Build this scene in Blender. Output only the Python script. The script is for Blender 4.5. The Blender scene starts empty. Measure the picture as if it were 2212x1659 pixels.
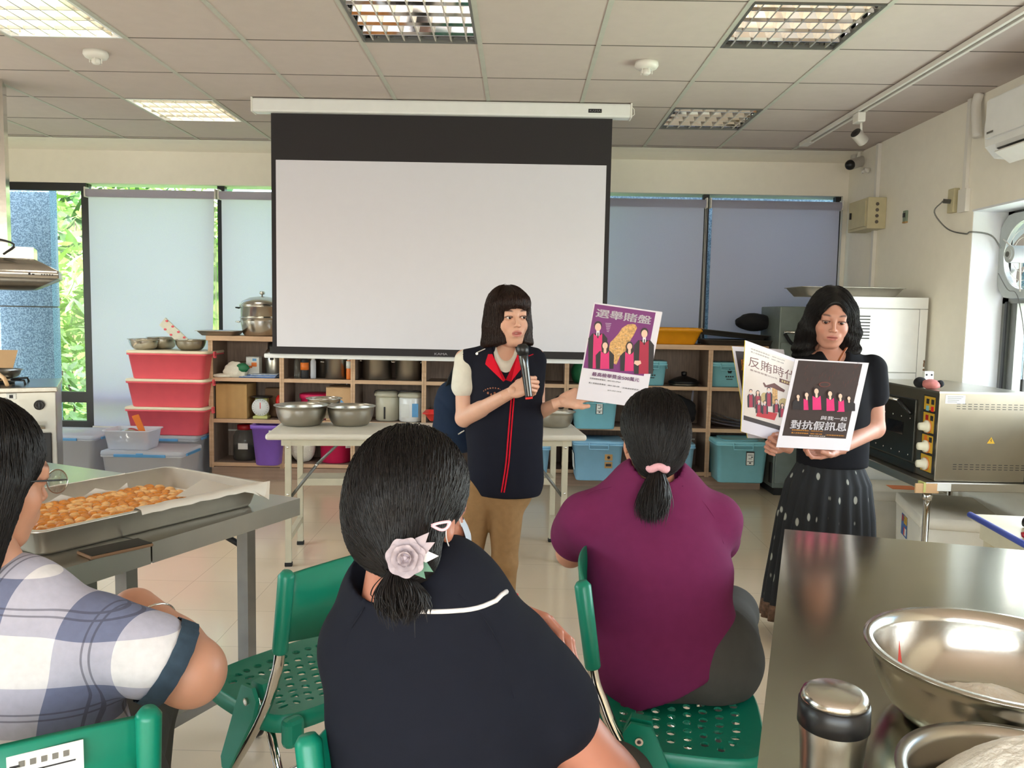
import bpy, bmesh, math, random
import numpy as np
from mathutils import Matrix, Vector

S = bpy.context.scene
COL = S.collection
R = math.radians
# ---------------------------------------------------------------- camera
CAMF, CAMP, CAMY, CAMR, CAMZ = 1753.7, 0.08595, -0.00816, -0.0190, 1.4
_f = Vector((math.sin(CAMY)*math.cos(CAMP), math.cos(CAMY)*math.cos(CAMP), -math.sin(CAMP)))
_r = Vector((math.cos(CAMY), -math.sin(CAMY), 0.0))
_d = _f.cross(_r)
_r2 = math.cos(CAMR)*_r + math.sin(CAMR)*_d
_d2 = -math.sin(CAMR)*_r + math.cos(CAMR)*_d
cam_data = bpy.data.cameras.new('camera')
cam = bpy.data.objects.new('camera', cam_data)
COL.objects.link(cam)
cam.matrix_world = Matrix(((_r2.x, -_d2.x, -_f.x, 0), (_r2.y, -_d2.y, -_f.y, 0), (_r2.z, -_d2.z, -_f.z, CAMZ), (0, 0, 0, 1)))
cam_data.sensor_width = 36.0
cam_data.lens = 36.0*CAMF/2212.0
cam_data.clip_start = 0.05
S.camera = cam

def at(px, py, X=None, Y=None, Z=None):
    """point of the place seen at a pixel of the photograph, on a plane X, Y or Z = const"""
    d = _r2*((px-1106.0)/CAMF) + _d2*((py-829.5)/CAMF) + _f
    o = Vector((0, 0, CAMZ))
    if X is not None: t = (X-o.x)/d.x
    elif Y is not None: t = (Y-o.y)/d.y
    else: t = (Z-o.z)/d.z
    return o + d*t

# ---------------------------------------------------------------- light and exposure
S.view_settings.view_transform = 'Standard'
S.view_settings.look = 'None'
S.view_settings.exposure = -0.14
S.view_settings.gamma = 1.0
S.view_settings.use_curve_mapping = False
W = bpy.data.worlds.new('sky'); S.world = W; W.use_nodes = True
_n = W.node_tree.nodes; _l = W.node_tree.links
_n.clear()
_sky = _n.new('ShaderNodeTexSky'); _sky.sky_type = 'NISHITA'; _sky.sun_disc = False
_sky.sun_elevation = R(58); _sky.sun_rotation = R(200); _sky.air_density = 1.2; _sky.dust_density = 2.0
_bg = _n.new('ShaderNodeBackground'); _bg.inputs[1].default_value = 1.25
_wo = _n.new('ShaderNodeOutputWorld')
_l.new(_sky.outputs[0], _bg.inputs[0]); _l.new(_bg.outputs[0], _wo.inputs[0])

def lamp(name, kind, loc, rot, energy, color, **kw):
    d = bpy.data.lights.new(name, kind); d.energy = energy; d.color = color
    for k, v in kw.items(): setattr(d, k, v)
    o = bpy.data.objects.new(name, d); COL.objects.link(o); o.location = loc; o.rotation_euler = rot
    return o
lamp('sun', 'SUN', (0, 0, 8), (R(42), R(-16), 0), 24.0, (1.0, 0.95, 0.86), angle=R(0.6))
# daylight through the windows of the room: each light sits in a window opening
AREA = dict(shape='RECTANGLE')
lamp('daylight_rear_window', 'AREA', (-0.3, -2.3, 1.55), (R(90), 0, 0), 100, (1.0, 0.97, 0.95), size=4.6, size_y=1.5, **AREA)
lamp('daylight_left_window', 'AREA', (-4.85, 2.6, 1.45), (R(90), 0, R(-90)), 60, (0.95, 1.0, 0.93), size=5.5, size_y=1.9, **AREA)
lamp('daylight_right_window', 'AREA', (3.02, 3.4, 1.35), (R(90), 0, R(90)), 110, (0.95, 0.98, 1.0), size=3.0, size_y=1.0, **AREA)
# ---------------------------------------------------------------- helpers: materials
MATS = {}
def mat(name, col, rough=.5, metal=0., var=.05, vscale=14., bump=0., bscale=60., **kw):
    """procedural principled material: colour broken up by noise, optional noise bump"""
    if name in MATS: return name
    m = bpy.data.materials.new(name); m.use_nodes = True
    nt = m.node_tree; n = nt.nodes; l = nt.links
    p = n['Principled BSDF']
    p.inputs['Roughness'].default_value = rough; p.inputs['Metallic'].default_value = metal
    tc = n.new('ShaderNodeTexCoord')
    nz = n.new('ShaderNodeTexNoise'); nz.inputs['Scale'].default_value = vscale; nz.inputs['Detail'].default_value = 4
    l.new(tc.outputs['Object'], nz.inputs['Vector'])
    rp = n.new('ShaderNodeMapRange'); rp.inputs[3].default_value = 1-var; rp.inputs[4].default_value = 1+var
    rp.inputs[1].default_value = .3; rp.inputs[2].default_value = .7
    l.new(nz.outputs[0], rp.inputs[0])
    mx = n.new('ShaderNodeVectorMath'); mx.operation = 'SCALE'
    if col == 'attr':
        a = n.new('ShaderNodeVertexColor'); a.layer_name = 'Col'; l.new(a.outputs[0], mx.inputs[0])
    elif isinstance(col, tuple): mx.inputs[0].default_value = col[:3]
    else:
        l.new(col(nt, tc), mx.inputs[0])
    l.new(rp.outputs[0], mx.inputs['Scale']); l.new(mx.outputs[0], p.inputs['Base Color'])
    if bump:
        b = n.new('ShaderNodeTexNoise'); b.inputs['Scale'].default_value = bscale; b.inputs['Detail'].default_value = 3
        l.new(tc.outputs['Object'], b.inputs['Vector'])
        if 'stretch' in kw:
            mp = n.new('ShaderNodeMapping'); mp.inputs['Scale'].default_value = kw['stretch']
            l.new(tc.outputs['Object'], mp.inputs[0]); l.new(mp.outputs[0], b.inputs['Vector'])
        bp = n.new('ShaderNodeBump'); bp.inputs['Strength'].default_value = bump; bp.inputs['Distance'].default_value = kw.get('bdist', .01)
        l.new(b.outputs[0], bp.inputs['Height']); l.new(bp.outputs[0], p.inputs['Normal'])
    for k, v in dict(spec='Specular IOR Level', trans='Transmission Weight', ior='IOR', sub='Subsurface Weight', coat='Coat Weight',
                     alpha='Alpha', sheen='Sheen Weight', aniso='Anisotropic').items():
        if k in kw: p.inputs[v].default_value = kw[k]
    if 'sub' in kw:
        p.inputs['Subsurface Radius'].default_value = (1, .35, .2); p.inputs['Subsurface Scale'].default_value = .008
    if 'emit' in kw:
        p.inputs['Emission Color'].default_value = (*kw['emit'][:3], 1); p.inputs['Emission Strength'].default_value = kw['emit'][3]
    MATS[name] = m
    return name
def srgb(r, g, b):
    f = lambda c: (c/255/12.92) if c/255 <= .04045 else ((c/255+.055)/1.055)**2.4
    return (f(r), f(g), f(b))
# ---------------------------------------------------------------- helpers: geometry
class G:
    """collects shapes; links them as ONE mesh object"""
    def __init__(s, m=None):
        s.v = []; s.n = 0; s.f = []; s.mi = []; s.sm = []; s.mats = []; s.m = m; s.T = None; s.col = []
    def add(s, v, f, m=None, smooth=False, col=None):
        m = m or s.m
        if m not in s.mats: s.mats.append(m)
        k = s.mats.index(m); v = np.asarray(v, float).reshape(-1, 3)
        if s.T is not None:
            A = np.array(s.T); v = v @ A[:3, :3].T + A[:3, 3]
        s.v.append(v); o = s.n; s.n += len(v)
        s.f.append((np.asarray(f) + o) if isinstance(f, np.ndarray) else [tuple(i+o for i in q) for q in f])
        s.mi.append(np.full(len(f), k)); s.sm.append(np.full(len(f), smooth))
        s.col.append(np.ones((len(v), 3)) if col is None else np.asarray(col))
        return s
    def box(s, c, size, m=None, bev=0., rot=None, seg=2):
        hx, hy, hz = size[0]/2, size[1]/2, size[2]/2
        bev = min(bev, .49*min(size))
        if bev > 0:
            bm = bmesh.new(); bmesh.ops.create_cube(bm, size=1.0)
            for w in bm.verts: w.co = Vector((w.co.x*size[0], w.co.y*size[1], w.co.z*size[2]))
            bmesh.ops.bevel(bm, geom=bm.edges[:], offset=bev, segments=seg, affect='EDGES', profile=.5)
            bm.verts.index_update()
            v = np.array([w.co[:] for w in bm.verts]); f = [tuple(w.index for w in q.verts) for q in bm.faces]; bm.free()
        else:
            v = np.array([(x, y, z) for x in (-hx, hx) for y in (-hy, hy) for z in (-hz, hz)])
            f = [(0, 1, 3, 2), (4, 6, 7, 5), (0, 4, 5, 1), (2, 3, 7, 6), (0, 2, 6, 4), (1, 5, 7, 3)]
        if rot is not None: v = v @ np.array(rot.to_3x3() if hasattr(rot, 'to_3x3') else rot).T
        return s.add(v + np.array(c[:]), f, m, False)
    def b2(s, a, b, m=None, bev=0.):
        a = np.array(a[:], float); b = np.array(b[:], float)
        return s.box((a+b)/2, np.abs(b-a), m, bev)
    def lathe(s, prof, c=(0, 0, 0), m=None, n=32, axis=(0, 0, 1), smooth=True, sx=1., sy=1.):
        prof = np.array(prof, float); k = len(prof); a = np.linspace(0, 2*np.pi, n, endpoint=False)
        v = np.stack([prof[:, None, 0]*np.cos(a)*sx, prof[:, None, 0]*np.sin(a)*sy, np.repeat(prof[:, 1:2], n, 1)], -1).reshape(-1, 3)
        q = np.array(Vector(axis).normalized().to_track_quat('Z', 'Y').to_matrix()); v = v @ q.T + np.array(c[:])
        f = [(i*n+j, i*n+(j+1) % n, (i+1)*n+(j+1) % n, (i+1)*n+j) for i in range(k-1) for j in range(n)]
        if prof[0, 0] > 1e-6: f.append(tuple(range(n-1, -1, -1)))
        if prof[-1, 0] > 1e-6: f.append(tuple((k-1)*n+j for j in range(n)))
        return s.add(v, f, m, smooth)
    def cyl(s, a, b, r, m=None, r2=None, n=16, smooth=True):
        a = Vector(a); b = Vector(b); r2 = r if r2 is None else r2
        return s.lathe([(1e-7, 0), (r, 0), (r, 0), (r2, (b-a).length), (r2, (b-a).length), (1e-7, (b-a).length)], a, m, n, b-a, smooth)
    def tube(s, pts, r, m=None, n=8, closed=False, cap=True, sy=1.):
        P = [Vector(p[:]) for p in pts]; k = len(P); rr = r if hasattr(r, '__len__') else [r]*k
        T = [((P[(i+1) % k]-P[i-1]) if closed else (P[min(i+1, k-1)]-P[max(i-1, 0)])).normalized() for i in range(k)]
        u = T[0].orthogonal().normalized(); v = []
        for i in range(k):
            u = (u - T[i]*u.dot(T[i])).normalized(); w = T[i].cross(u)
            for j in range(n):
                a = 2*math.pi*j/n; v.append(P[i] + u*(math.cos(a)*rr[i]) + w*(math.sin(a)*rr[i]*sy))
        f = [(i*n+j, i*n+(j+1) % n, ((i+1) % k)*n+(j+1) % n, ((i+1) % k)*n+j) for i in range(k if closed else k-1) for j in range(n)]
        if cap and not closed: f += [tuple(range(n-1, -1, -1)), tuple((k-1)*n+j for j in range(n))]
        return s.add(np.array([p[:] for p in v]), f, m, True)
    def prism(s, poly, o, u, w, d, m=None):
        """polygon (a,b) in the frame o + a*u + b*w, extruded by the vector d"""
        o, u, w, d = (np.array(x[:], float) for x in (o, u, w, d)); k = len(poly)
        P = np.array([o + a*u + b*w for a, b in poly]); v = np.concatenate([P, P+d])
        f = [tuple(range(k-1, -1, -1)), tuple(range(k, 2*k))] + [(i, (i+1) % k, (i+1) % k+k, i+k) for i in range(k)]
        return s.add(v, f, m)
    def quad(s, a, b, c, d, m=None): return s.add([a[:], b[:], c[:], d[:]], [(0, 1, 2, 3)], m)
    def ell(s, c, r, m=None, n=20, k=12, rot=None):
        t = np.linspace(0, np.pi, k+1); a = np.linspace(0, 2*np.pi, n, endpoint=False)
        v = np.stack([np.sin(t)[:, None]*np.cos(a)*r[0], np.sin(t)[:, None]*np.sin(a)*r[1], np.repeat(np.cos(t)[:, None], n, 1)*r[2]], -1).reshape(-1, 3)
        if rot is not None: v = v @ np.array(rot).T[:3, :3]
        f = [(i*n+j, (i+1)*n+j, (i+1)*n+(j+1) % n, i*n+(j+1) % n) for i in range(k) for j in range(n)]
        return s.add(v + np.array(c[:]), f, m, True)
    def text(s, body, o, u, w, size, m=None, align='LEFT', fit=None, ext=.0006, bold=0., hfit=None):
        """lettering standing on the frame o + u (reading direction) + w (up); fit = total width"""
        c = bpy.data.curves.new('lettering', 'FONT'); c.body = body; c.size = 1.0; c.align_x = align; c.resolution_u = 2
        ob = bpy.data.objects.new('lettering', c); COL.objects.link(ob); bpy.context.view_layer.update()
        me = bpy.data.meshes.new_from_object(ob.evaluated_get(bpy.context.evaluated_depsgraph_get()))
        v = np.array([p.co[:] for p in me.vertices]).reshape(-1, 3); f = [tuple(p.vertices) for p in me.polygons]
        bpy.data.objects.remove(ob); bpy.data.curves.remove(c); bpy.data.meshes.remove(me)
        if not len(v): return s
        sx = sy = size
        if fit: sx = fit/max(1e-6, v[:, 0].max()-v[:, 0].min())
        if hfit: sy = hfit/max(1e-6, v[:, 1].max()-v[:, 1].min())
        u = np.array(Vector(u).normalized()); w = np.array(Vector(w).normalized()); nn = np.cross(u, w)
        P = np.array(o[:]) + v[:, :1]*sx*u + v[:, 1:2]*sy*w + ext*nn
        for a, b in (((0, 0),) if not bold else ((0, 0), (1, .3), (-1, .3), (0, -.7))): s.add(P + u*(a*bold*sx) + w*(b*bold*sy), f, m)
        return s
    def obj(s, name, parent=None, loc=None, kind=None):
        V = np.concatenate(s.v) if s.v else np.zeros((0, 3)); inv = None
        if parent is not None: inv = np.array(WM[parent.name].inverted())
        elif loc is not None: V = V - np.array(loc[:])
        if inv is not None: V = V @ inv[:3, :3].T + inv[:3, 3]
        F = [tuple(q) for b in s.f for q in (b.tolist() if isinstance(b, np.ndarray) else b)]
        me = bpy.data.meshes.new(name); me.from_pydata(V.tolist(), [], F)
        for m in s.mats: me.materials.append(MATS[m])
        me.polygons.foreach_set('material_index', np.concatenate(s.mi).astype(np.int32))
        me.polygons.foreach_set('use_smooth', np.concatenate(s.sm).astype(bool))
        C = np.concatenate(s.col)
        if (C != 1).any():
            ca = me.color_attributes.new('Col', 'FLOAT_COLOR', 'POINT')
            ca.data.foreach_set('color', np.concatenate([C, np.ones((len(C), 1))], 1).ravel())
        me.update()
        o = bpy.data.objects.new(name, me); COL.objects.link(o)
        if parent is not None:
            o.parent = parent; WM[o.name] = WM[parent.name].copy()
        else:
            o.location = loc if loc is not None else (0, 0, 0); WM[o.name] = Matrix.Translation(o.location)
        if kind: o['kind'] = kind
        return o
WM = {}
def tag(o, label, cat, group=None):
    o['label'] = label; o['category'] = cat
    if group: o['group'] = group
    return o
def thing(name, label, cat, loc=(0, 0, 0), rz=0., group=None):
    o = bpy.data.objects.new(name, None); COL.objects.link(o); o.empty_display_size = .05
    o.location = loc; o.rotation_euler = (0, 0, rz); WM[o.name] = Matrix.Translation(Vector(loc)) @ Matrix.Rotation(rz, 4, 'Z')
    return tag(o, label, cat, group)
def solo(name, g, label, cat, group=None):
    """a thing that is one mesh; origin at the centre of its base"""
    V = np.concatenate(g.v); lo = V.min(0); hi = V.max(0)
    return tag(g.obj(name, None, ((lo[0]+hi[0])/2, (lo[1]+hi[1])/2, lo[2])), label, cat, group)
def struct(name, g): return g.obj(name, None, None, 'structure')
def local(g, o):
    """draw in the local frame of thing o"""
    g.T = WM[o.name]; return g
def dup(root, loc, rz, label, group=None):
    def cp(o, par):
        c = o.copy(); COL.objects.link(c); c.parent = par
        for ch in o.children: cp(ch, c)
        return c
    r = cp(root, None); r.location = loc; r.rotation_euler = (0, 0, rz); r['label'] = label
    if group: r['group'] = group
    WM[r.name] = Matrix.Translation(Vector(loc)) @ Matrix.Rotation(rz, 4, 'Z')
    return r
def rnd(seed): return random.Random(seed)
def spl(pts, n):
    """smooth curve through points (Catmull-Rom)"""
    P = [np.array(p[:], float) for p in pts]; P = [2*P[0]-P[1]] + P + [2*P[-1]-P[-2]]; out = []
    for i in range(1, len(P)-2):
        for t in np.linspace(0, 1, n, endpoint=False):
            a, b, c, d = P[i-1:i+3]
            out.append(.5*((2*b) + (c-a)*t + (2*a-5*b+4*c-d)*t*t + (3*b-a-3*c+d)*t**3))
    out.append(P[-2]); return out
# ---------------------------------------------------------------- materials
mat('ceiling_tile', srgb(199, 186, 178), .9, bump=.25, bscale=220, bdist=.002, var=.02)
mat('tbar', srgb(186, 186, 174), .6); mat('dark_gap', srgb(96, 88, 80), .8)
mat('wall_cream', srgb(242, 236, 222), .85, var=.015, bump=.08, bscale=300, bdist=.001)
mat('reveal_white', srgb(226, 228, 232), .6, var=.02)
mat('white_plastic', srgb(228, 224, 216), .4, var=.02); mat('white_gloss', srgb(232, 232, 230), .2, var=.02)
mat('black_frame', srgb(26, 27, 30), .4); mat('black_plastic', srgb(18, 18, 20), .35); mat('black_cloth', srgb(20, 21, 26), .9)
mat('grey_frame', srgb(120, 120, 116), .45, metal=.6)
mat('steel', srgb(196, 192, 184), .2, metal=1., var=.04, bump=.02, bscale=40)
mat('steel_brushed', srgb(176, 172, 162), .3, metal=1., var=.07, vscale=5, bump=.05, bscale=30, stretch=(1, 30, 1), bdist=.002)
mat('steel_dark', srgb(118, 114, 106), .34, metal=1., var=.08)
mat('chrome', srgb(215, 212, 205), .08, metal=1., var=.02)
mat('mirror_pan', srgb(225, 226, 230), .06, metal=1., var=.01)
mat('alu', srgb(206, 201, 193), .42, metal=1., var=.06, bump=.03)
mat('red_plastic', srgb(226, 40, 34), .35); mat('rubber', srgb(24, 24, 24), .7)
mat('paper_white', srgb(222, 216, 224), .6, var=.01)
mat('screen_white', srgb(214, 212, 220), .9, var=.008); mat('screen_black', srgb(44, 40, 42), .9, var=.06, vscale=200)
def _tiles(nt, tc):
    br = nt.nodes.new('ShaderNodeTexBrick'); br.offset = 0; br.inputs['Scale'].default_value = 1
    br.inputs['Brick Width'].default_value = .4; br.inputs['Row Height'].default_value = .4; br.inputs['Mortar Size'].default_value = .0016
    br.inputs['Mortar Smooth'].default_value = .3
    br.inputs['Color1'].default_value = (*srgb(222, 202, 174), 1); br.inputs['Color2'].default_value = (*srgb(224, 205, 178), 1)
    br.inputs['Mortar'].default_value = (*srgb(186, 168, 146), 1)
    mp = nt.nodes.new('ShaderNodeMapping'); mp.inputs['Location'].default_value = (1.25, -2.46, 0)
    nt.links.new(tc.outputs['Object'], mp.inputs[0]); nt.links.new(mp.outputs[0], br.inputs['Vector']); return br.outputs['Color']
mat('floor_tile', _tiles, .13, var=.02, vscale=3, spec=.6)
def _wood(c1, c2, sc=(1, 1, 14), s=9):
    def fn(nt, tc):
        mp = nt.nodes.new('ShaderNodeMapping'); mp.inputs['Scale'].default_value = sc
        nz = nt.nodes.new('ShaderNodeTexNoise'); nz.inputs['Scale'].default_value = s; nz.inputs['Detail'].default_value = 5
        cr = nt.nodes.new('ShaderNodeValToRGB'); cr.color_ramp.elements[0].position = .35; cr.color_ramp.elements[1].position = .65
        cr.color_ramp.elements[0].color = (*c1, 1); cr.color_ramp.elements[1].color = (*c2, 1)
        nt.links.new(tc.outputs['Object'], mp.inputs[0]); nt.links.new(mp.outputs[0], nz.inputs['Vector']); nt.links.new(nz.outputs[0], cr.inputs[0])
        return cr.outputs[0]
    return fn
mat('shelf_edge', _wood(srgb(196, 158, 124), srgb(210, 174, 140), (.4, 6, 6)), .45)
mat('shelf_panel', _wood(srgb(120, 100, 88), srgb(138, 118, 104), (1, 1, .12), 60), .6)
mat('shelf_plinth', _wood(srgb(160, 132, 112), srgb(176, 146, 124), (.2, 2, 6)), .5)
mat('cardboard', _wood(srgb(176, 136, 84), srgb(192, 152, 98), (3, 3, .1), 3), .8)
mat('cardboard_pale', srgb(206, 166, 122), .8)
def _trans(name, col, amt, rough=.8):
    m = bpy.data.materials.new(name); m.use_nodes = True; nt = m.node_tree; n = nt.nodes; l = nt.links; n.clear()
    o = n.new('ShaderNodeOutputMaterial'); d = n.new('ShaderNodeBsdfDiffuse'); t = n.new('ShaderNodeBsdfTranslucent'); mx = n.new('ShaderNodeMixShader')
    nz = n.new('ShaderNodeTexNoise'); nz.inputs['Scale'].default_value = 300; tc = n.new('ShaderNodeTexCoord'); l.new(tc.outputs['Object'], nz.inputs[0])
    rp = n.new('ShaderNodeMapRange'); rp.inputs[3].default_value = .93; rp.inputs[4].default_value = 1.05; l.new(nz.outputs[0], rp.inputs[0])
    v = n.new('ShaderNodeVectorMath'); v.operation = 'SCALE'; v.inputs[0].default_value = col; l.new(rp.outputs[0], v.inputs['Scale'])
    l.new(v.outputs[0], d.inputs[0]); l.new(v.outputs[0], t.inputs[0]); mx.inputs[0].default_value = amt
    l.new(d.outputs[0], mx.inputs[1]); l.new(t.outputs[0], mx.inputs[2]); l.new(mx.outputs[0], o.inputs[0]); MATS[name] = m
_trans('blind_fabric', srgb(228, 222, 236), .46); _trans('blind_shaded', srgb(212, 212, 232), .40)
def _glass(name, col, gl=.08, rough=.02, dif=0.):
    """thin see-through sheet: tinted transparency, a little gloss and, for frosted plastic, some diffuse"""
    m = bpy.data.materials.new(name); m.use_nodes = True; nt = m.node_tree; n = nt.nodes; l = nt.links; n.clear()
    o = n.new('ShaderNodeOutputMaterial'); t = n.new('ShaderNodeBsdfTransparent'); g = n.new('ShaderNodeBsdfGlossy'); mx = n.new('ShaderNodeMixShader')
    fr = n.new('ShaderNodeFresnel'); fr.inputs[0].default_value = 1.5; t.inputs[0].default_value = (*col, 1); g.inputs['Roughness'].default_value = rough
    hf = n.new('ShaderNodeMath'); hf.operation = 'MULTIPLY'; hf.inputs[1].default_value = .45; l.new(fr.outputs[0], hf.inputs[0]); l.new(hf.outputs[0], mx.inputs[0]); l.new(t.outputs[0], mx.inputs[1]); l.new(g.outputs[0], mx.inputs[2])
    if dif:
        d = n.new('ShaderNodeBsdfDiffuse'); d.inputs[0].default_value = (*col, 1); m2 = n.new('ShaderNodeMixShader'); m2.inputs[0].default_value = dif
        l.new(mx.outputs[0], m2.inputs[1]); l.new(d.outputs[0], m2.inputs[2]); l.new(m2.outputs[0], o.inputs[0])
    else: l.new(mx.outputs[0], o.inputs[0])
    MATS[name] = m
_glass('window_glass', (.96, .98, .97)); _glass('clear_plastic', (.93, .95, 1.0), dif=.42); _glass('jar_glass', (.8, .82, .8), dif=.06)
_glass('bag_plastic', (.9, .92, .92), dif=.3)
# ---------------------------------------------------------------- the room
CZ = 2.762; WY = 6.97; WX = 2.74; LX = -4.95; RY = -2.5; GX = -2.63; GY = 4.24
struct('floor', G('floor_tile').b2((LX-.2, RY-.2, -.12), (WX+.5, WY+.25, 0)))
LAMPS = {(0, -1): True, (0, 2): True, (3, -1): False, (6, -1): False, (6, 2): False}
g = G('ceiling_tile')
xs = sorted(set([LX] + [GX+.6*i for i in range(-3, 9)] + [WX])); ys = sorted(set([RY] + [GY+.6*j for j in range(-11, 5)] + [WY]))
for i in range(len(xs)-1):
    for j in range(len(ys)-1):
        ci = round((xs[i]-GX)/.6); cj = round((ys[j]-GY)/.6)
        if (ci, cj) in LAMPS and abs(xs[i]-GX-.6*ci) < .01: continue
        a, b, c, d = xs[i], xs[i+1], ys[j], ys[j+1]
        g.add([(a, c, CZ), (a, d, CZ), (b, d, CZ), (b, c, CZ)], [(0, 1, 2, 3)])
        lay = .0015
g.b2((LX, RY, CZ+.2), (WX+.4, WY+.2, CZ+.3), 'ceiling_tile')
for x in xs[1:-1]: g.b2((x-.012, RY, CZ-.004), (x+.012, WY, CZ+.002), 'tbar')
for y in ys[1:-1]:
    for i in range(len(xs)-1): g.b2((xs[i]+.013, y-.0035, CZ-.0015), (xs[i+1]-.013, y+.0035, CZ+.001), 'dark_gap')
struct('ceiling', g)
# back wall: header, sill, solid field behind the projection screen, end pier
g = G('wall_cream')
g.b2((LX-.2, WY, 2.44), (WX+.3, WY+.22, CZ+.3)); g.b2((LX-.2, WY, 0), (WX+.3, WY+.22, .34))
g.b2((-1.40, WY, .34), (.40, WY+.22, 2.44)); g.b2((2.70, WY, .34), (WX+.3, WY+.22, 2.44))
struct('wall_back', g)
g = G('wall_cream')
g.b2((WX, 5.03, 0), (WX+.3, WY+.01, CZ+.3)); g.b2((WX, RY, 2.08), (WX+.3, 5.03, CZ+.3)); g.b2((WX, RY, 0), (WX+.3, 5.03, .9))
g.b2((WX, RY, .9), (WX+.3, 1.2, 2.08))
g.b2((WX+.002, 5.026, .9), (WX+.3, 5.034, 2.08), 'reveal_white'); g.b2((WX-.004, 1.2, 2.072), (WX+.3, 5.03, 2.084), 'reveal_white')
g.b2((WX-.02, 1.2, .885), (WX+.3, 5.028, .905), 'reveal_white')
struct('wall_right', g)
g = G('wall_cream')
g.b2((LX-.2, RY, 0), (LX, -.2, CZ+.3)); g.b2((LX-.2, -.2, 0), (LX, 5.4, .45)); g.b2((LX-.2, -.2, 2.4), (LX, 5.4, CZ+.3)); g.b2((LX-.2, 5.4, 0), (LX, WY+.2, CZ+.3))
struct('wall_left', g)
g = G('wall_cream')
g.b2((LX-.2, RY-.2, 0), (WX+.3, RY, .75)); g.b2((LX-.2, RY-.2, 2.3), (WX+.3, RY, CZ+.3)); g.b2((LX-.2, RY-.2, .75), (-2.7, RY, 2.3)); g.b2((2.1, RY-.2, .75), (WX+.3, RY, 2.3))
struct('wall_rear', g)
# windows
def frame_window(name, x0, x1, z0, z1, y, bars_x=(), bars_z=(), d=.06, w=.05, m='black_frame', gl='window_glass'):
    g = G(m)
    for x in (x0, x1): g.b2((x-w/2, y, z0), (x+w/2, y+d, z1))
    for z in (z0, z1): g.b2((x0+w/2, y+.002, z-w/2), (x1-w/2, y+d-.002, z+w/2))
    for x in bars_x: g.b2((x-w/2, y+.001, z0+w/2), (x+w/2, y+d-.001, z1-w/2))
    for z in bars_z: g.b2((x0+w/2, y+.004, z-w*.75), (x1-w/2, y+d-.004, z+w*.75))
    g.b2((x0, y+d*.45, z0), (x1, y+d*.55, z1), gl)
    return struct(name, g)
frame_window('window_1', LX+.02, -1.42, .365, 2.50, WY+.04, (-3.738, -2.57), (.605,), w=.062)
frame_window('window_2', .42, 2.68, .365, 2.50, WY+.04, (1.563,), (.605,), w=.05)
G('black_frame').b2((LX+.02, WY+.01, 2.375), (-3.71, WY+.06, 2.44)).obj('trim_2', None, None, 'structure')
# right window in its recess: sliding sash under the exhaust fan
g = G('grey_frame'); X0 = WX+.21
for y in (1.23, 3.1, 4.99): g.b2((X0, y-.03, .91), (X0+.07, y+.03, 2.07))
g.b2((X0, 1.2, .905), (X0+.07, 5.02, .95)); g.b2((X0, 1.2, 2.03), (X0+.07, 5.02, 2.08), 'black_frame'); g.b2((X0, 1.2, 1.52), (X0+.07, 5.02, 1.555))
g.b2((X0+.01, 4.885, .95), (X0+.06, 4.945, 1.52)); g.b2((X0+.032, 1.2, .95), (X0+.036, 5.0, 1.53), 'window_glass')
g.b2((X0+.032, 1.2, 1.55), (X0+.036, 4.46, 2.04), 'window_glass')
g.b2((X0-.012, 4.955, .94), (X0-.002, 4.975, 1.53), 'black_frame')
struct('window_3', g)
g = G('white_gloss'); y = RY
for x in (-2.7, -1.1, .5, 2.1): g.b2((x-.03, y-.1, .75), (x+.03, y-.04, 2.3))
for z in (.78, 2.27): g.b2((-2.7, y-.098, z-.03), (2.1, y-.042, z+.03))
g.b2((-2.7, y-.075, .78), (2.1, y-.07, 2.27), 'window_glass'); struct('window_4', g)
g = G('black_frame')
for yy in (-.17, 1.2, 2.6, 4.0, 5.37): g.b2((LX-.1, yy-.03, .45), (LX-.04, yy+.03, 2.4))
for z in (.48, 2.37): g.b2((LX-.098, -.2, z-.03), (LX-.042, 5.4, z+.03))
g.b2((LX-.075, -.2, .48), (LX-.07, 5.4, 2.37), 'window_glass'); struct('window_5', g)
# curved plaster strip where the last ceiling row meets the back wall
g = G('wall_cream'); g.prism([(0, 0), (.28, 0), (.28, -.045), (.2, -.032), (.1, -.012)], (LX, WY-.28, CZ-.004), (0, 1, 0), (0, 0, 1), (WX-LX, 0, 0)); struct('trim_1', g)
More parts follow.
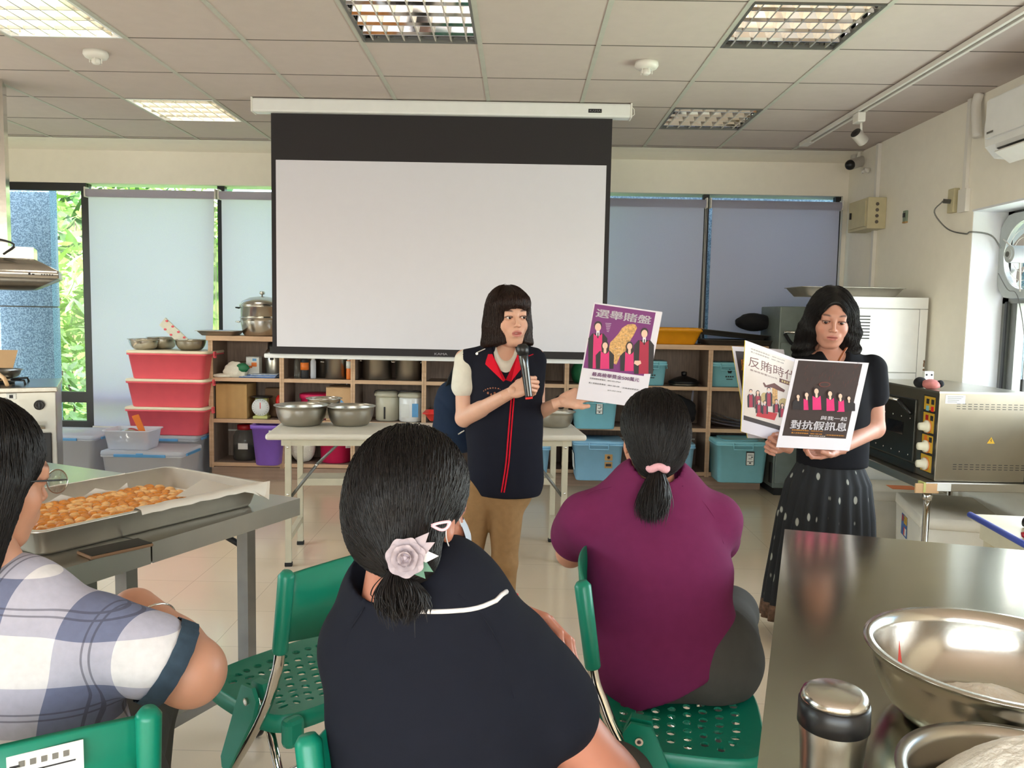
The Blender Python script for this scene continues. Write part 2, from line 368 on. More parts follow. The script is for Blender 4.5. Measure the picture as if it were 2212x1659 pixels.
# ---------------------------------------------------------------- roller blinds
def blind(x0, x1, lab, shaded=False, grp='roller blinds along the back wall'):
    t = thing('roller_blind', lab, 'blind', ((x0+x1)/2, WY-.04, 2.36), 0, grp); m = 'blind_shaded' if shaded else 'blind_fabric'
    xw = x1-x0; n = 24; nz = 14; v = []; zz = np.linspace(2.36, .37, nz)
    for j, z in enumerate(zz):
        s = (j/(nz-1))
        for i in range(n+1):
            u = i/n; v.append((x0+.012 + u*(xw-.024) - .05*s*s*max(0, u-.8)*5*(0 if shaded else 1), WY-.04 - .012*math.sin(u*math.pi)*s - .03*s*max(0, u-.85)*6, z))
    G(m).add(v, [(j*(n+1)+i, j*(n+1)+i+1, (j+1)*(n+1)+i+1, (j+1)*(n+1)+i) for j in range(nz-1) for i in range(n)], smooth=True).obj('fabric', t)
    G(m).cyl((x0, WY-.035, 2.352), (x1, WY-.035, 2.352), .034, n=24).obj('roller', t)
    G('white_plastic').box(((x0-.006), WY-.035, 2.357), (.012, .07, .085), bev=.004).obj('bracket', t)
    G('white_plastic').box(((x1+.006), WY-.035, 2.357), (.012, .07, .085), bev=.004).obj('bracket', t)
    G('white_plastic').cyl((x0+.01, WY-.052, .36), (x1-.02, WY-.052, .36), .011).obj('bottom_bar', t)
    G('white_plastic').tube([(x1-.004, WY-.06, 2.36), (x1-.002, WY-.062, 1.3), (x1-.004, WY-.06, .8), (x1+.006, WY-.06, .8), (x1+.008, WY-.06, 2.36)], .0022, n=5).obj('pull_chain', t)
blind(-3.676, -2.588, 'lit pale roller blind beside the uncovered window, behind the red storage bins')
blind(-2.548, -1.42, 'lit pale roller blind half hidden by the projection screen, behind the steamer pot')
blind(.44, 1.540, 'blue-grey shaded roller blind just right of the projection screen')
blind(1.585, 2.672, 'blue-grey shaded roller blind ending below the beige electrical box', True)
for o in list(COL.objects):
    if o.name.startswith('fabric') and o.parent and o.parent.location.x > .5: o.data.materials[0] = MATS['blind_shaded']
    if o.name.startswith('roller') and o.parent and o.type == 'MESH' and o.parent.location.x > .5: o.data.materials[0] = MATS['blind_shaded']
# ---------------------------------------------------------------- louvred ceiling lights
mat('tube_on', (1, 1, 1), .4, emit=(1.0, .97, .90, 9.0)); mat('tube_off', srgb(225, 225, 222), .3); mat('louvre_white', srgb(225, 220, 205), .25, metal=.7, var=.01)
def ceiling_light(ci, cj, on, lab):
    x0 = GX+.6*ci+.012; x1 = x0+.576; y0 = GY+.6*cj+.004; y1 = y0+.592; xm = (x0+x1)/2
    t = thing('ceiling_light', lab, 'ceiling light', (xm, (y0+y1)/2, CZ), 0, 'louvred ceiling lights')
    g = G('grey_frame' if not on else 'white_gloss')
    for a, b in (((x0, y0), (x1, y0+.012)), ((x0, y1-.012), (x1, y1)), ((x0, y0+.012), (x0+.012, y1-.012)), ((x1-.012, y0+.012), (x1, y1-.012))):
        g.b2((*a, CZ-.006), (*b, CZ+.012))
    g.obj('frame', t)
    m = 'mirror_pan'; g = G(m if not on else 'louvre_white')
    g.b2((x0, y0, CZ+.095), (x1, y1, CZ+.1)); g.b2((x0, y0, CZ+.01), (x0+.004, y1, CZ+.1)); g.b2((x1-.004, y0, CZ+.01), (x1, y1, CZ+.1))
    g.b2((x0, y0, CZ+.01), (x1, y0+.004, CZ+.1)); g.b2((x0, y1-.004, CZ+.01), (x1, y1, CZ+.1)); g.obj('housing', t)
    Y = [y0+.1+.131*k for k in range(4)]
    for k in range(3):
        y = (Y[k]+Y[k+1])/2; G('tube_on' if on else 'tube_off').cyl((x0+.01, y, CZ+.068), (x1-.01, y, CZ+.068), .013, n=12).obj('tube', t)
    g = G('mirror_pan' if not on else 'louvre_white')
    for k in range(4):      # parabolic lengthwise vanes
        w = .040; g.prism([(-.004, 0), (-.012, .012), (-.030, .050), (.030, .050), (.012, .012), (.004, 0)], (x0+.012, Y[k], CZ+.0), (0, 1, 0), (0, 0, 1), (x1-x0-.024, 0, 0))
    for k in range(7):
        x = x0+.012+(x1-x0-.024)*(k+.5)/7; g.prism([(-.004, 0), (-.001, .04), (.001, .04), (.004, 0)], (x, y0+.014, CZ-.001), (1, 0, 0), (0, 0, 1), (0, y1-y0-.028, 0), 'louvre_white')
    g.obj('louvre', t)
    if on:
        a = lamp('ceiling_light_glow', 'AREA', (0, 0, .045), (0, 0, 0), 14, (1, .96, .88), shape='RECTANGLE', size=.5, size_y=.5); a.parent = t
ceiling_light(0, -1, True, 'glowing louvred ceiling light, the nearer and larger-looking lit one at top left')
ceiling_light(0, 2, True, 'glowing louvred ceiling light beyond the left smoke detector, left of the screen case')
ceiling_light(3, -1, False, 'unlit louvred ceiling light above the middle of the projection screen')
ceiling_light(6, -1, False, 'unlit louvred ceiling light, the nearer of two on the right, left of the track rail')
ceiling_light(6, 2, False, 'unlit louvred ceiling light right of the screen case, farther and smaller-looking')
def smoke(x, y, lab):
    t = thing('smoke_detector', lab, 'smoke detector', (x, y, CZ), 0, 'smoke detectors')
    g = local(G('white_plastic'), t); g.lathe([(1e-6, 0), (.062, 0), (.064, -.02), (.055, -.034), (.04, -.038), (1e-6, -.038)], (0, 0, 0)); g.obj('body', t)
    g = local(G('white_plastic'), t); g.lathe([(.022, -.036), (.024, -.058), (.016, -.066), (1e-6, -.066)], (0, 0, 0), n=20)
    for k in range(5): a = k*1.2566; g.box((.031*math.cos(a), .031*math.sin(a), -.05), (.004, .004, .026))
    g.obj('sensor_cage', t)
smoke(-2.305, 4.474, 'white round smoke detector near the two lit ceiling lights')
smoke(.654, 4.501, 'white round smoke detector between the unlit ceiling lights on the right')
# track rail with its one spotlight
t = thing('track_rail', 'long pale lighting track running along the ceiling near the right wall', 'track light rail', (2.16, 3.0, CZ-.03))
g = G('white_plastic'); g.b2((2.13, -1.0, CZ-.03), (2.148, 6.28, CZ-.005)); g.b2((2.172, -1.0, CZ-.03), (2.19, 6.28, CZ-.005)); g.b2((2.148, -1.0, CZ-.012), (2.172, 6.28, CZ-.006), 'black_plastic')
g.b2((2.128, 6.28, CZ-.032), (2.192, 6.42, CZ-.004)); g.obj('rail', t)
t = thing('spotlight', 'small white track spotlight hanging from the ceiling rail near the back right corner', 'spotlight', (2.16, 5.38, CZ-.2))
G('white_plastic').box((2.16, 5.38, CZ-.062), (.05, .09, .062), bev=.006).obj('adapter', t)
G('white_plastic').tube([(2.175, 5.38, CZ-.09), (2.178, 5.38, CZ-.15)], .008).obj('arm', t)
p = Vector((2.165, 5.385, CZ-.175)); d = Vector((-.62, -.35, .42)).normalized()
g = G('white_plastic').cyl(p-d*.055, p+d*.035, .036, n=28); g.cyl(p+d*.035, p+d*.037, .033, 'black_plastic', n=24); g.obj('lamp_head', t)
# ---------------------------------------------------------------- projection screen
SY = 5.38; tl = at(546, 214, Y=SY); cz1 = CZ-.006
sx0, sx1 = at(548, 230, Y=SY).x, at(1362, 240, Y=SY).x
t = thing('projection_screen', 'pulled-down white projection screen with black border hanging from its ceiling case', 'projection screen', ((sx0+sx1)/2, SY, 1.1))
g = G('white_gloss'); g.b2((sx0, SY-.045, cz1-.088), (sx1, SY+.045, cz1), bev=.012)
for x in (sx0, sx1): g.box((x, SY, cz1-.043), (.012, .094, .094), 'white_plastic', bev=.004)
g.obj('case', t)
g = G('black_plastic'); g.b2((sx1-.275, SY-.0465, cz1-.062), (sx1-.19, SY-.0455, cz1-.038)); g.text('KAMA', (sx1-.268, SY-.0468, cz1-.056), (1, 0, 0), (0, 0, 1), .017, 'paper_white', fit=.07, bold=.02); g.obj('case_badge', t)
g = G('white_plastic'); g.tube([(sx1+.005, SY-.01, cz1-.01), (sx1+.022, SY-.012, cz1-.03), (sx1+.024, SY-.012, cz1-.06), (sx1+.006, SY-.01, cz1-.075)], .003); g.obj('case_cord', t)
fx0, fx1 = at(587, 500, Y=SY).x, at(1316, 500, Y=SY).x; fz0 = 1.10; fz1 = cz1-.08
g = G('screen_black'); g.b2((fx0, SY-.002, fz0), (fx1, SY+.002, fz1)); g.obj('fabric', t)
wx0, wx1 = at(597, 500, Y=SY).x, at(1306, 500, Y=SY).x; wz1 = (at(595, 345, Y=SY).z+at(1308, 358, Y=SY).z)/2; wz0 = at(597, 748, Y=SY).z
G('screen_white').b2((wx0, SY-.0042, wz0), (wx1, SY-.002, wz1)).obj('projection_surface', t)
bx0, bx1 = at(572, 768, Y=SY).x, at(1262, 778, Y=SY).x+.12
G('white_gloss').cyl((bx0, SY, fz0-.006), (bx1, SY, fz0-.006), .0145, n=20).obj('bottom_bar', t)
g = G('paper_white'); pb = at(938, 768, Y=SY); g.text('KAMA', (pb.x, SY-.003, fz0+.02), (1, 0, 0), (0, 0, 1), .02, fit=.085, bold=.03); g.obj('border_logo', t)
# ---------------------------------------------------------------- fixtures on the right wall
t = thing('security_camera', 'white bullet security camera with black lens in the back right ceiling corner', 'camera', (2.60, 6.7, 2.5))
p = at(1837, 356, Y=6.62); q = p+Vector((.13, .10, .05))
G('white_plastic').cyl(p, q, .042, n=24).obj('body', t); G('black_plastic').ell(p-(q-p).normalized()*.004, (.04, .04, .04)).obj('lens', t)
g = G('white_plastic').tube([q-Vector((.05, .04, .0)), q+Vector((.0, .03, .10)), (WX-.03, 6.8, 2.72)], .014); g.cyl((WX-.03, 6.8, 2.70), (WX-.03, 6.8, 2.755), .03); g.obj('mount', t)
g = G('white_plastic'); g.tube([(WX-.012, 6.55, 2.58), (WX-.05, 6.55, 2.585)], .02); g.tube([(WX-.05, 6.55, 2.585), (WX-.07, 6.52, 2.56)], .012); solo('conduit_joint', g, 'small white round conduit fitting on the wall right of the security camera', 'fitting')
# electrical box at the corner
mat('box_beige', srgb(196, 186, 150), .5)
t = thing('electrical_box', 'beige metal electrical box on the right wall at the edge of the blinds', 'electrical box', (WX-.06, 6.5, 1.95))
ex0, ez1, ez0 = WX-.14, at(1845, 424, Y=6.2).z, at(1845, 492, Y=6.2).z
g = G('box_beige'); g.b2((ex0, 6.22, ez0), (WX-.001, 6.58, ez1), bev=.004); g.obj('cabinet', t)
g = G('box_beige'); g.b2((ex0-.008, 6.25, ez0+.02), (ex0, 6.54, ez1-.02)); g.b2((ex0-.02, 6.5, (ez0+ez1)/2-.02), (ex0-.008, 6.515, (ez0+ez1)/2+.03), 'black_plastic'); g.obj('door', t)
g = G('box_beige')
for k in range(4): g.lathe([(.010, 0), (.013, .001), (.013, -.001), (.010, -.001)], (WX-.07, 6.2195, ez0+.05+k*(ez1-ez0-.1)/3), axis=(0, -1, 0), n=20, m='dark_gap')
g.obj('knockout', t)
g = G('white_plastic'); g.b2((WX-.028, 6.36, ez1), (WX-.001, 6.40, CZ-.01)); g.b2((WX-.028, 6.36, .9), (WX-.001, 6.40, ez0)); solo('wiring_duct', g, 'pale vertical wiring duct above and below the beige electrical box', 'wiring duct')
p = at(1958, 468, X=WX); mat('outlet_green', srgb(126, 142, 124), .5)
g = G('outlet_green'); g.box((WX-.008, p.y, p.z), (.016, .05, .085), bev=.004); g.box((WX-.018, p.y, p.z+.01), (.006, .03, .03), 'black_plastic'); g.box((WX-.008, p.y, p.z-.04), (.017, .05, .01), 'cardboard'); solo('wall_switch', g, 'small greenish wall plate alone on the right wall', 'wall plate')
# pipe, outlet with cord, air conditioner
g = G('white_plastic'); yy = 5.0
g.tube(spl([(WX-.028, yy, CZ-.002), (WX-.04, yy, CZ-.06), (WX-.045, yy-.02, 2.62), (WX-.05, yy-.05, 2.5)], 5), .027, n=14); solo('refrigerant_pipe', g, 'thick white pipe curving from the ceiling to the air conditioner', 'pipe')
g = G('white_plastic'); g.b2((WX-.022, 5.10, 2.22), (WX-.001, 5.135, CZ)); g.b2((WX-.03, 5.07, 2.08), (WX-.001, 5.16, 2.22)); solo('cable_duct', g, 'thin white cable duct running from the ceiling down to the outlet by the fan', 'cable duct')
t = thing('wall_outlet', 'beige wall outlet box with a grey plug beside the exhaust fan', 'outlet', (WX-.02, 5.22, 2.1))
g = G('box_beige'); g.box((WX-.018, 5.235, 2.165), (.036, .075, .15), bev=.004); g.obj('housing', t)
g = G('grey_frame'); g.cyl((WX-.036, 5.235, 2.16), (WX-.075, 5.25, 2.165), .014); g.obj('plug', t)
pts = [(WX-.075, 5.25, 2.165), (WX-.10, 5.3, 2.10), (WX-.04, 5.24, 1.99), (WX-.006, 5.09, 1.945), (WX-.01, 5.02, 1.95), (WX+.10, 5.0, 1.93), (WX+.155, 4.98, 1.85)]
solo('power_cord', G('grey_frame').tube(spl(pts, 6), .0045, n=6), 'thin grey power cord looping from the outlet to the exhaust fan', 'cord')
t = thing('air_conditioner', 'white wall-mounted air conditioner at the right edge, open louvre below', 'air conditioner', (WX-.11, 4.4, 2.36))
prof = [(0, .0), (-.07, -.035), (-.15, -.03), (-.205, .03), (-.215, .13), (-.2, .285), (-.15, .30), (0, .30)]
ay1 = at(2129, 250, X=WX-.215).y; az = 2.33
G('white_gloss').prism([(a, b) for a, b in prof], (WX-.002, ay1, az), (1, 0, 0), (0, 0, 1), (0, -.95, 0)).obj('housing', t)
g = G('white_gloss'); g.prism([(-.012, .0), (.012, 0), (.012, .2), (-.012, .2)], (WX-.222, ay1-.04, az+.065), (1, 0, .06), (0, 0, 1), (0, -.87, 0)); g.obj('front_panel', t)
g = G('black_plastic'); g.prism([(-.19, .012), (-.09, -.0345), (-.092, -.040), (-.195, .008)], (WX, ay1-.09, az), (1, 0, 0), (0, 0, 1), (0, -.8, 0))
for k in range(9): g.box((WX-.15, ay1-.14-k*.085, az-.018), (.08, .006, .02), 'white_plastic')
g.obj('air_outlet', t)
g = G('white_plastic'); g.prism([(-.2, -.005), (-.115, -.062), (-.112, -.056), (-.196, .003)], (WX-.01, ay1-.1, az-.01), (1, 0, 0), (0, 0, 1), (0, -.78, 0)); g.obj('flap', t)
g = G('grey_frame')
for k in range(5): g.box((WX-.2362, ay1-.065-.012*k, az+.092), (.001, .009, .011))
g.obj('maker_mark', t)
# exhaust fan in the window
fx = WX+.17; fy, fz = 4.775, 1.80
t = thing('exhaust_fan', 'square grey exhaust fan mounted in the top of the right window', 'exhaust fan', (fx, fy, fz-.24))
g = G('grey_frame'); mat('fan_grey', srgb(176, 182, 182), .5); n = 40; ro = .2; v = []; f = []
for k in range(n):
    a = 2*math.pi*k/n; c, s = math.cos(a), math.sin(a); q = .25/max(abs(c), abs(s)); q = min(q, .3)
    for xx in (0, .03): v += [(fx+xx, fy+c*ro, fz+s*ro), (fx+xx, fy+c*q, fz+s*q)]
for k in range(n):
    a = 4*k; b = 4*((k+1) % n); f += [(a, a+1, b+1, b), (a+2, b+2, b+3, a+3), (a, b, b+2, a+2), (a+1, a+3, b+3, b+1)]
G('fan_grey').add(v, f).obj('frame', t)
mat('fan_blade', srgb(178, 164, 156), .45); mat('motor_white', srgb(205, 210, 212), .4)
for k in range(5):
    a0 = 2*math.pi*k/5+.3; v = []
    for i in range(7):
        r = .04+.148*i/6; w = .16+.36*math.sin(min(1, i/5)*1.9)*.9
        for j in range(5):
            aa = a0 + (j/4-.5)*w*1.3 + .25*i/6; v.append((fx+.05+.045*(j/4-.5), fy+r*math.cos(aa), fz+r*math.sin(aa)))
    v2 = [(x+.003, y, z) for x, y, z in v]; q = [(i*5+j, i*5+j+1, (i+1)*5+j+1, (i+1)*5+j) for i in range(6) for j in range(4)]
    G('fan_blade').add(v+v2, q+[tuple(35+w for w in reversed(p)) for p in q], smooth=True).obj('blade', t)
g = G('motor_white').cyl((fx-.085, fy, fz), (fx+.03, fy, fz), .05, n=28); g.cyl((fx-.095, fy, fz), (fx-.085, fy, fz), .034); g.cyl((fx-.099, fy, fz), (fx-.094, fy, fz), .016, 'grey_frame'); g.obj('motor', t)
g = G('white_plastic')
for k in range(3):
    a = 2.09*k+.5; g.tube([(fx-.02, fy+.045*math.cos(a), fz+.045*math.sin(a)), (fx-.012, fy+.215*math.cos(a), fz+.215*math.sin(a))], .005, n=6)
for r in (.1, .15, .19): g.tube([(fx-.004, fy+r*math.cos(a), fz+r*math.sin(a)) for a in np.linspace(0, 2*np.pi, 40, endpoint=False)], .0016, n=5, closed=True)
g.obj('guard', t)
g = G('grey_frame').tube(spl([(fx-.03, fy+.19, fz-.1), (fx-.02, fy+.1, fz-.2), (fx-.02, fy, fz-.24), (fx-.02, fy-.1, fz-.5), (fx-.02, fy-.105, fz-.72)], 5), .003, n=5); g.box((fx-.02, fy-.105, fz-.76), (.016, .022, .085), 'black_plastic', bev=.004); solo('pull_switch', g, 'black inline switch dangling on a thin cord below the exhaust fan', 'switch')
# ---------------------------------------------------------------- outside the windows
mat('grass', srgb(120, 160, 70), .9, var=.4, vscale=8, bump=.6, bscale=30); mat('bank', srgb(96, 120, 60), .9, var=.4, vscale=4, bump=.5)
def _granite(nt, tc):
    v = nt.nodes.new('ShaderNodeTexNoise'); v.inputs['Scale'].default_value = 90; v.inputs['Detail'].default_value = 2
    c = nt.nodes.new('ShaderNodeValToRGB'); c.color_ramp.elements[0].position = .42; c.color_ramp.elements[1].position = .6
    c.color_ramp.elements[0].color = (*srgb(84, 108, 130), 1); c.color_ramp.elements[1].color = (*srgb(140, 162, 182), 1)
    nt.links.new(tc.outputs['Object'], v.inputs['Vector']); nt.links.new(v.outputs[0], c.inputs[0]); return c.outputs[0]
mat('granite', _granite, .6)
o = G('grass').b2((-14, 7.2, -.3), (8, 24, -.02)).obj('garden_ground', None, None, 'structure')
px1 = at(112, 600, Y=7.75).x; zj = at(50, 662, Y=7.75).z
g = G('granite'); g.b2((-6.4, 7.75, zj+.006), (px1, 7.87, 3.4)); g.b2((-6.4, 7.75, -.1), (px1, 7.87, zj-.006)); g.b2((-6.39, 7.76, zj-.01), (px1-.01, 7.86, zj+.01), 'dark_gap')
solo('granite_pillar', g, 'blue-grey speckled granite pillar outside the uncovered left window', 'pillar')
g = G('granite').b2((.55, 7.6, -.1), (3.4, 7.9, 3.2)); solo('shade_wall', g, 'grey wall added outside to shade the blinds on the right', 'wall')  # added wall, hidden behind the blinds, keeps outdoor light off them
mat('leaf_green', srgb(150, 186, 92), .5, var=.35, vscale=6); mat('leaf_pale', srgb(214, 228, 168), .45, var=.25, vscale=6); mat('leaf_dark', srgb(58, 96, 44), .55, var=.3, vscale=6); mat('bark', srgb(120, 96, 80), .8)
def leaves(c, rad, n, ln, wd, mats, seed, up=.3):
    """a bush: a cloud of bent leaf blades round a centre"""
    r = np.random.RandomState(seed); g = G(mats[0])
    for k in range(n):
        d = r.normal(size=3); d /= np.linalg.norm(d); p = np.array(c) + d*np.array(rad)*r.uniform(.35, 1)
        a = r.uniform(0, 6.28); e = r.uniform(-.6, .6)+up; t = np.array([math.cos(a)*math.cos(e), math.sin(a)*math.cos(e), math.sin(e)])
        s = np.cross(t, r.normal(size=3)); s /= np.linalg.norm(s); nn = np.cross(t, s); L = ln*r.uniform(.5, 1.2); w = wd*r.uniform(.6, 1.1)
        g.add([p, p+t*L*.4+s*w+nn*L*.05, p+t*L*.4-s*w+nn*L*.05, p+t*L*.8+s*w*.6-nn*L*.03, p+t*L*.8-s*w*.6-nn*L*.03, p+t*L-nn*L*.12], [(0, 2, 1), (1, 2, 4, 3), (3, 4, 5)], mats[int(r.rand()*len(mats))])
    return g
B = [((-5.6, 9.3, .45), (1.3, .8, .55), 900, .16, .035, ['leaf_pale', 'leaf_green'], 'low leafy bush of pale rounded leaves seen through the bottom of the left window'),
     ((-5.5, 10.2, 1.3), (1.6, .9, .8), 800, .42, .045, ['leaf_pale', 'leaf_green', 'leaf_green'], 'mid-height ginger-like plant with long arching leaves outside the left window'),
     ((-5.9, 11.5, 2.6), (2.0, .9, .9), 700, .40, .05, ['leaf_green', 'leaf_pale', 'leaf_dark'], 'tall bush with long bright leaves above the arching plant outside'),
     ((-6.2, 13.0, 4.3), (2.6, 1.2, 1.2), 1500, .2, .05, ['leaf_pale', 'leaf_green'], 'high tree crown of small bright leaves at the top of the left window')]
for i, (c, rad, n, ln, wd, ms, lab) in enumerate(B):
    t = thing('garden_bush', lab, 'plant', (c[0], c[1], 0), 0, 'garden plants outside the left window')
    leaves(c, rad, n, ln, wd, ms, 5+i).obj('foliage', t)
    r = rnd(i); g = G('bark')
    for k in range(5): x = c[0]+r.uniform(-.6, .6); g.tube([(x, c[1], -.05), (x+r.uniform(-.1, .1), c[1], c[2]*.5), (x+r.uniform(-.3, .3), c[1], c[2]+.2)], .03 if i == 3 else .012)
    g.obj('stem', t)
G('bank').b2((-12, 14.5, -.1), (3, 15, 3.2)).obj('hillside', None, None, 'structure')
c = (4.9, 7.4, 1.1); t = thing('garden_tree', 'small sunlit tree seen through the right window under the exhaust fan', 'tree', (5.0, 7.6, 0))
leaves((5.2, 7.9, 1.35), (1.4, .9, .75), 1500, .13, .035, ['leaf_pale', 'leaf_green'], 31).obj('foliage', t); G('bark').tube([(5.2, 7.9, -.05), (5.15, 7.9, .8), (5.3, 7.9, 1.5)], .05).obj('trunk', t)
G('grass').b2((3.2, -4, -.3), (9, 7.1, -.02)).obj('lawn', None, None, 'structure')
g = G('granite').b2((3.14, 5.12, -.1), (3.5, 5.6, 3.0)); solo('outside_column', g, 'speckled grey column just outside the right window frame', 'column')
# ---------------------------------------------------------------- containers
def rrect(w, d, r, n=5):
    out = []
    for cx, cy, a0 in ((w/2-r, d/2-r, 0), (-w/2+r, d/2-r, 90), (-w/2+r, -d/2+r, 180), (w/2-r, -d/2+r, 270)):
        for k in range(n+1): a = R(a0+90*k/n); out.append((cx+r*math.cos(a), cy+r*math.sin(a)))
    return out
def loft(g, rings, m=None, cap0=True, cap1=True, smooth=True):
    """rings: list of equally long closed point loops"""
    k = len(rings[0]); v = np.array([p for r in rings for p in r]); n = len(rings)
    f = [(i*k+j, i*k+(j+1) % k, (i+1)*k+(j+1) % k, (i+1)*k+j) for i in range(n-1) for j in range(k)]
    if cap0: f.append(tuple(range(k-1, -1, -1)))
    if cap1: f.append(tuple((n-1)*k+j for j in range(k)))
    return g.add(v, f, m, smooth)
def taper(g, c, z0, z1, b, t, r=.03, m=None, wall=0., floor=.006, rz=0., rim=0.):
    """rounded tapered box; wall>0 leaves it open at the top"""
    ca, sa = math.cos(rz), math.sin(rz)
    def ring(w, d, z, rr): return [(c[0]+x*ca-y*sa, c[1]+x*sa+y*ca, z) for x, y in rrect(w, d, max(.002, min(rr, w/2-.001, d/2-.001)))]
    L = [ring(b[0]-.012, b[1]-.012, z0, r), ring(b[0], b[1], z0+.008, r)]
    if rim: L += [ring(t[0], t[1], z1-rim, r), ring(t[0]+.02, t[1]+.02, z1-rim, r), ring(t[0]+.022, t[1]+.022, z1, r)]
    else: L += [ring(t[0], t[1], z1, r)]
    if wall: L += [ring(t[0]-2*wall, t[1]-2*wall, z1, r), ring(b[0]-2*wall, b[1]-2*wall, z0+floor+.006, r), ring(b[0]-2*wall-.02, b[1]-2*wall-.02, z0+floor, r)]
    return loft(g, L, m)
mat('bin_red', srgb(236, 92, 104), .4, var=.03); mat('lid_cream', srgb(236, 222, 192), .4, var=.02); mat('bin_blue', srgb(134, 196, 208), .4, var=.03); mat('bin_blue2', srgb(142, 192, 222), .4, var=.03)
mat('clip_blue', srgb(96, 158, 206), .35); mat('label_white', srgb(228, 228, 222), .6); mat('ink', srgb(34, 34, 38), .6); mat('bin_purple', srgb(132, 92, 190), .4); mat('bin_yellow', srgb(226, 150, 18), .45)
mat('magenta', srgb(206, 30, 82), .4); mat('cloth_blue', srgb(70, 104, 160), .8, var=.3, vscale=30); mat('paper_news', srgb(180, 190, 205), .7, var=.3, vscale=40)
mat('olive', srgb(196, 196, 120), .5); mat('pickle', srgb(52, 40, 22), .5, var=.4, vscale=40); mat('lid_red', srgb(170, 26, 34), .4); mat('green_print', srgb(30, 110, 70), .5)
mat('orange', srgb(232, 120, 40), .5); mat('brown_box', srgb(122, 92, 66), .8); mat('kettle', srgb(196, 190, 168), .35); mat('flower', srgb(228, 222, 206), .9, bump=.5, bscale=90)
mat('black_box', srgb(38, 38, 40), .5)
def storage_bin(c, z0, w, d, h, m, lidm, lab, grp=None, label=None, clips='bin', rz=0., name='storage_bin', lidh=.022, emblem=False):
    t = thing(name, lab, 'storage bin', (c[0], c[1], z0), rz, grp); g = local(G(m), t)
    taper(g, (0, 0), 0, h-lidh, (w*.86, d*.86), (w*.95, d*.95), .035, rim=.012, wall=.004 if m == 'clear_plastic' else 0); g.obj('body', t)
    g = local(G(lidm), t); taper(g, (0, 0), h-lidh, h, (w, d), (w*.985, d*.985), .04)
    if emblem: taper(g, (0, 0), h, h+.006, (w*.7, d*.7), (w*.66, d*.66), .03)
    g.obj('lid', t)
    if clips == 'bin':
        for s in (-1, 1): g = local(G(lidm), t); g.tube([(s*w*.0-.075, -d*.49-.004, h-lidh*.5), (-.075, -d*.5-.008, h-.06), (.075, -d*.5-.008, h-.06), (.075, -d*.49-.004, h-lidh*.5)] if s < 0 else [(.495*w, -.05, h-.015), (.5*w+.008, -.05, h-.06), (.5*w+.008, .05, h-.06), (.495*w, .05, h-.015)], .005, n=6); g.obj('handle', t)
    elif clips == 'side':
        for s in (-1, 1): g = local(G(m), t); g.box((s*(w*.5+.004), -d*.12, h-.03), (.012, .05, .05), bev=.004); g.box((s*(w*.5+.006), -d*.12, h-.05), (.02, .03, .014), bev=.003); g.obj('latch', t)
    elif clips == 'blue':
        g = local(G('clip_blue'), t); g.box((0, -d*.5-.004, h-.028), (w*.62, .012, .022), bev=.004); g.box((0, -d*.5-.006, h-.016), (.05, .012, .016), bev=.003); g.obj('latch', t)
        g = local(G('clip_blue'), t); g.box((w*.5+.004, 0, h-.028), (.012, d*.6, .022), bev=.004); g.obj('latch', t)
    if label:
        u, zz, lw, lh, kind = label; y = -d*(.43+.045*(zz/h))-.004
        if kind == 'tag':
            g = local(G('black_box'), t); g.box((u, y, zz), (lw, .003, lh)); g.box((u, y-.002, zz-.004), (lw*.84, .002, lh*.86), 'label_white')
            for k, (a, b) in enumerate(((.6, .25), (.4, -.02), (.7, -.22))): g.box((u, y-.0034, zz+lh*b), (lw*a, .001, lh*.04), 'ink')
            g.box((u+lw*.2, y-.0034, zz+lh*.1), (lw*.2, .001, lh*.08), 'ink'); g.box((u, y-.0034, zz-lh*.33), (lw*.25, .001, lh*.09), 'ink')
        elif kind == 'flower':
            g = local(G('ink'), t)
            for k in range(5): a = k*1.2566+.314; g.lathe([(1e-6, 0), (.009, 0), (.009, .001)], (u+.011*math.cos(a+.0), y, zz+.03+.011*math.sin(a)), axis=(0, -1, 0), n=10)
            [g.box((u-.027+.018*k, y, zz-.014), (.012, .001, .011)) for k in range(4)]; g.box((u, y, zz-.035), (.05, .001, .006))
        elif kind == 'tan':
            g = local(G('cardboard'), t); g.box((u, y, zz+.03), (lw, .002, lh*.45)); g.box((u, y, zz-.03), (lw, .002, lh*.45)); g.box((u, y-.002, zz-.03), (lw*.7, .001, .02), 'ink'); g.lathe([(1e-6, 0), (.012, 0), (.012, .001)], (u, y-.002, zz+.03), 'ink', axis=(0, -1, 0), n=10)
        g.obj('label', t)
    return t
def bowl_prof(r, h, rb, th=.0025, lip=.012):
    P = [(1e-6, 0), (rb, 0)]
    for k in range(1, 9): a = k/8*math.pi/2; P.append((rb+(r-rb)*math.sin(a)**.9, h*(1-math.cos(a))**.95 if k < 8 else h))
    P = P[:-1]+[(r, h-.002), (r+lip, h), (r+lip, h+.003), (r-.001, h+.003)]
    for k in range(7, 0, -1): a = k/8*math.pi/2; P.append((rb+(r-rb)*math.sin(a)**.9-th, h*(1-math.cos(a))**.95+th))
    P.append((1e-6, th)); return P
def bowl(c, r, h, rb, lab, grp=None, m='steel', tilt=None, name='mixing_bowl', n=56):
    t = bpy.data.objects
    g = G(m); T = Matrix.Translation(Vector(c[:]))
    if tilt is not None: T = T @ tilt
    g.T = T; g.lathe(bowl_prof(r, h, rb), n=n)
    return tag(g.obj(name, None, c), lab, 'bowl', grp)
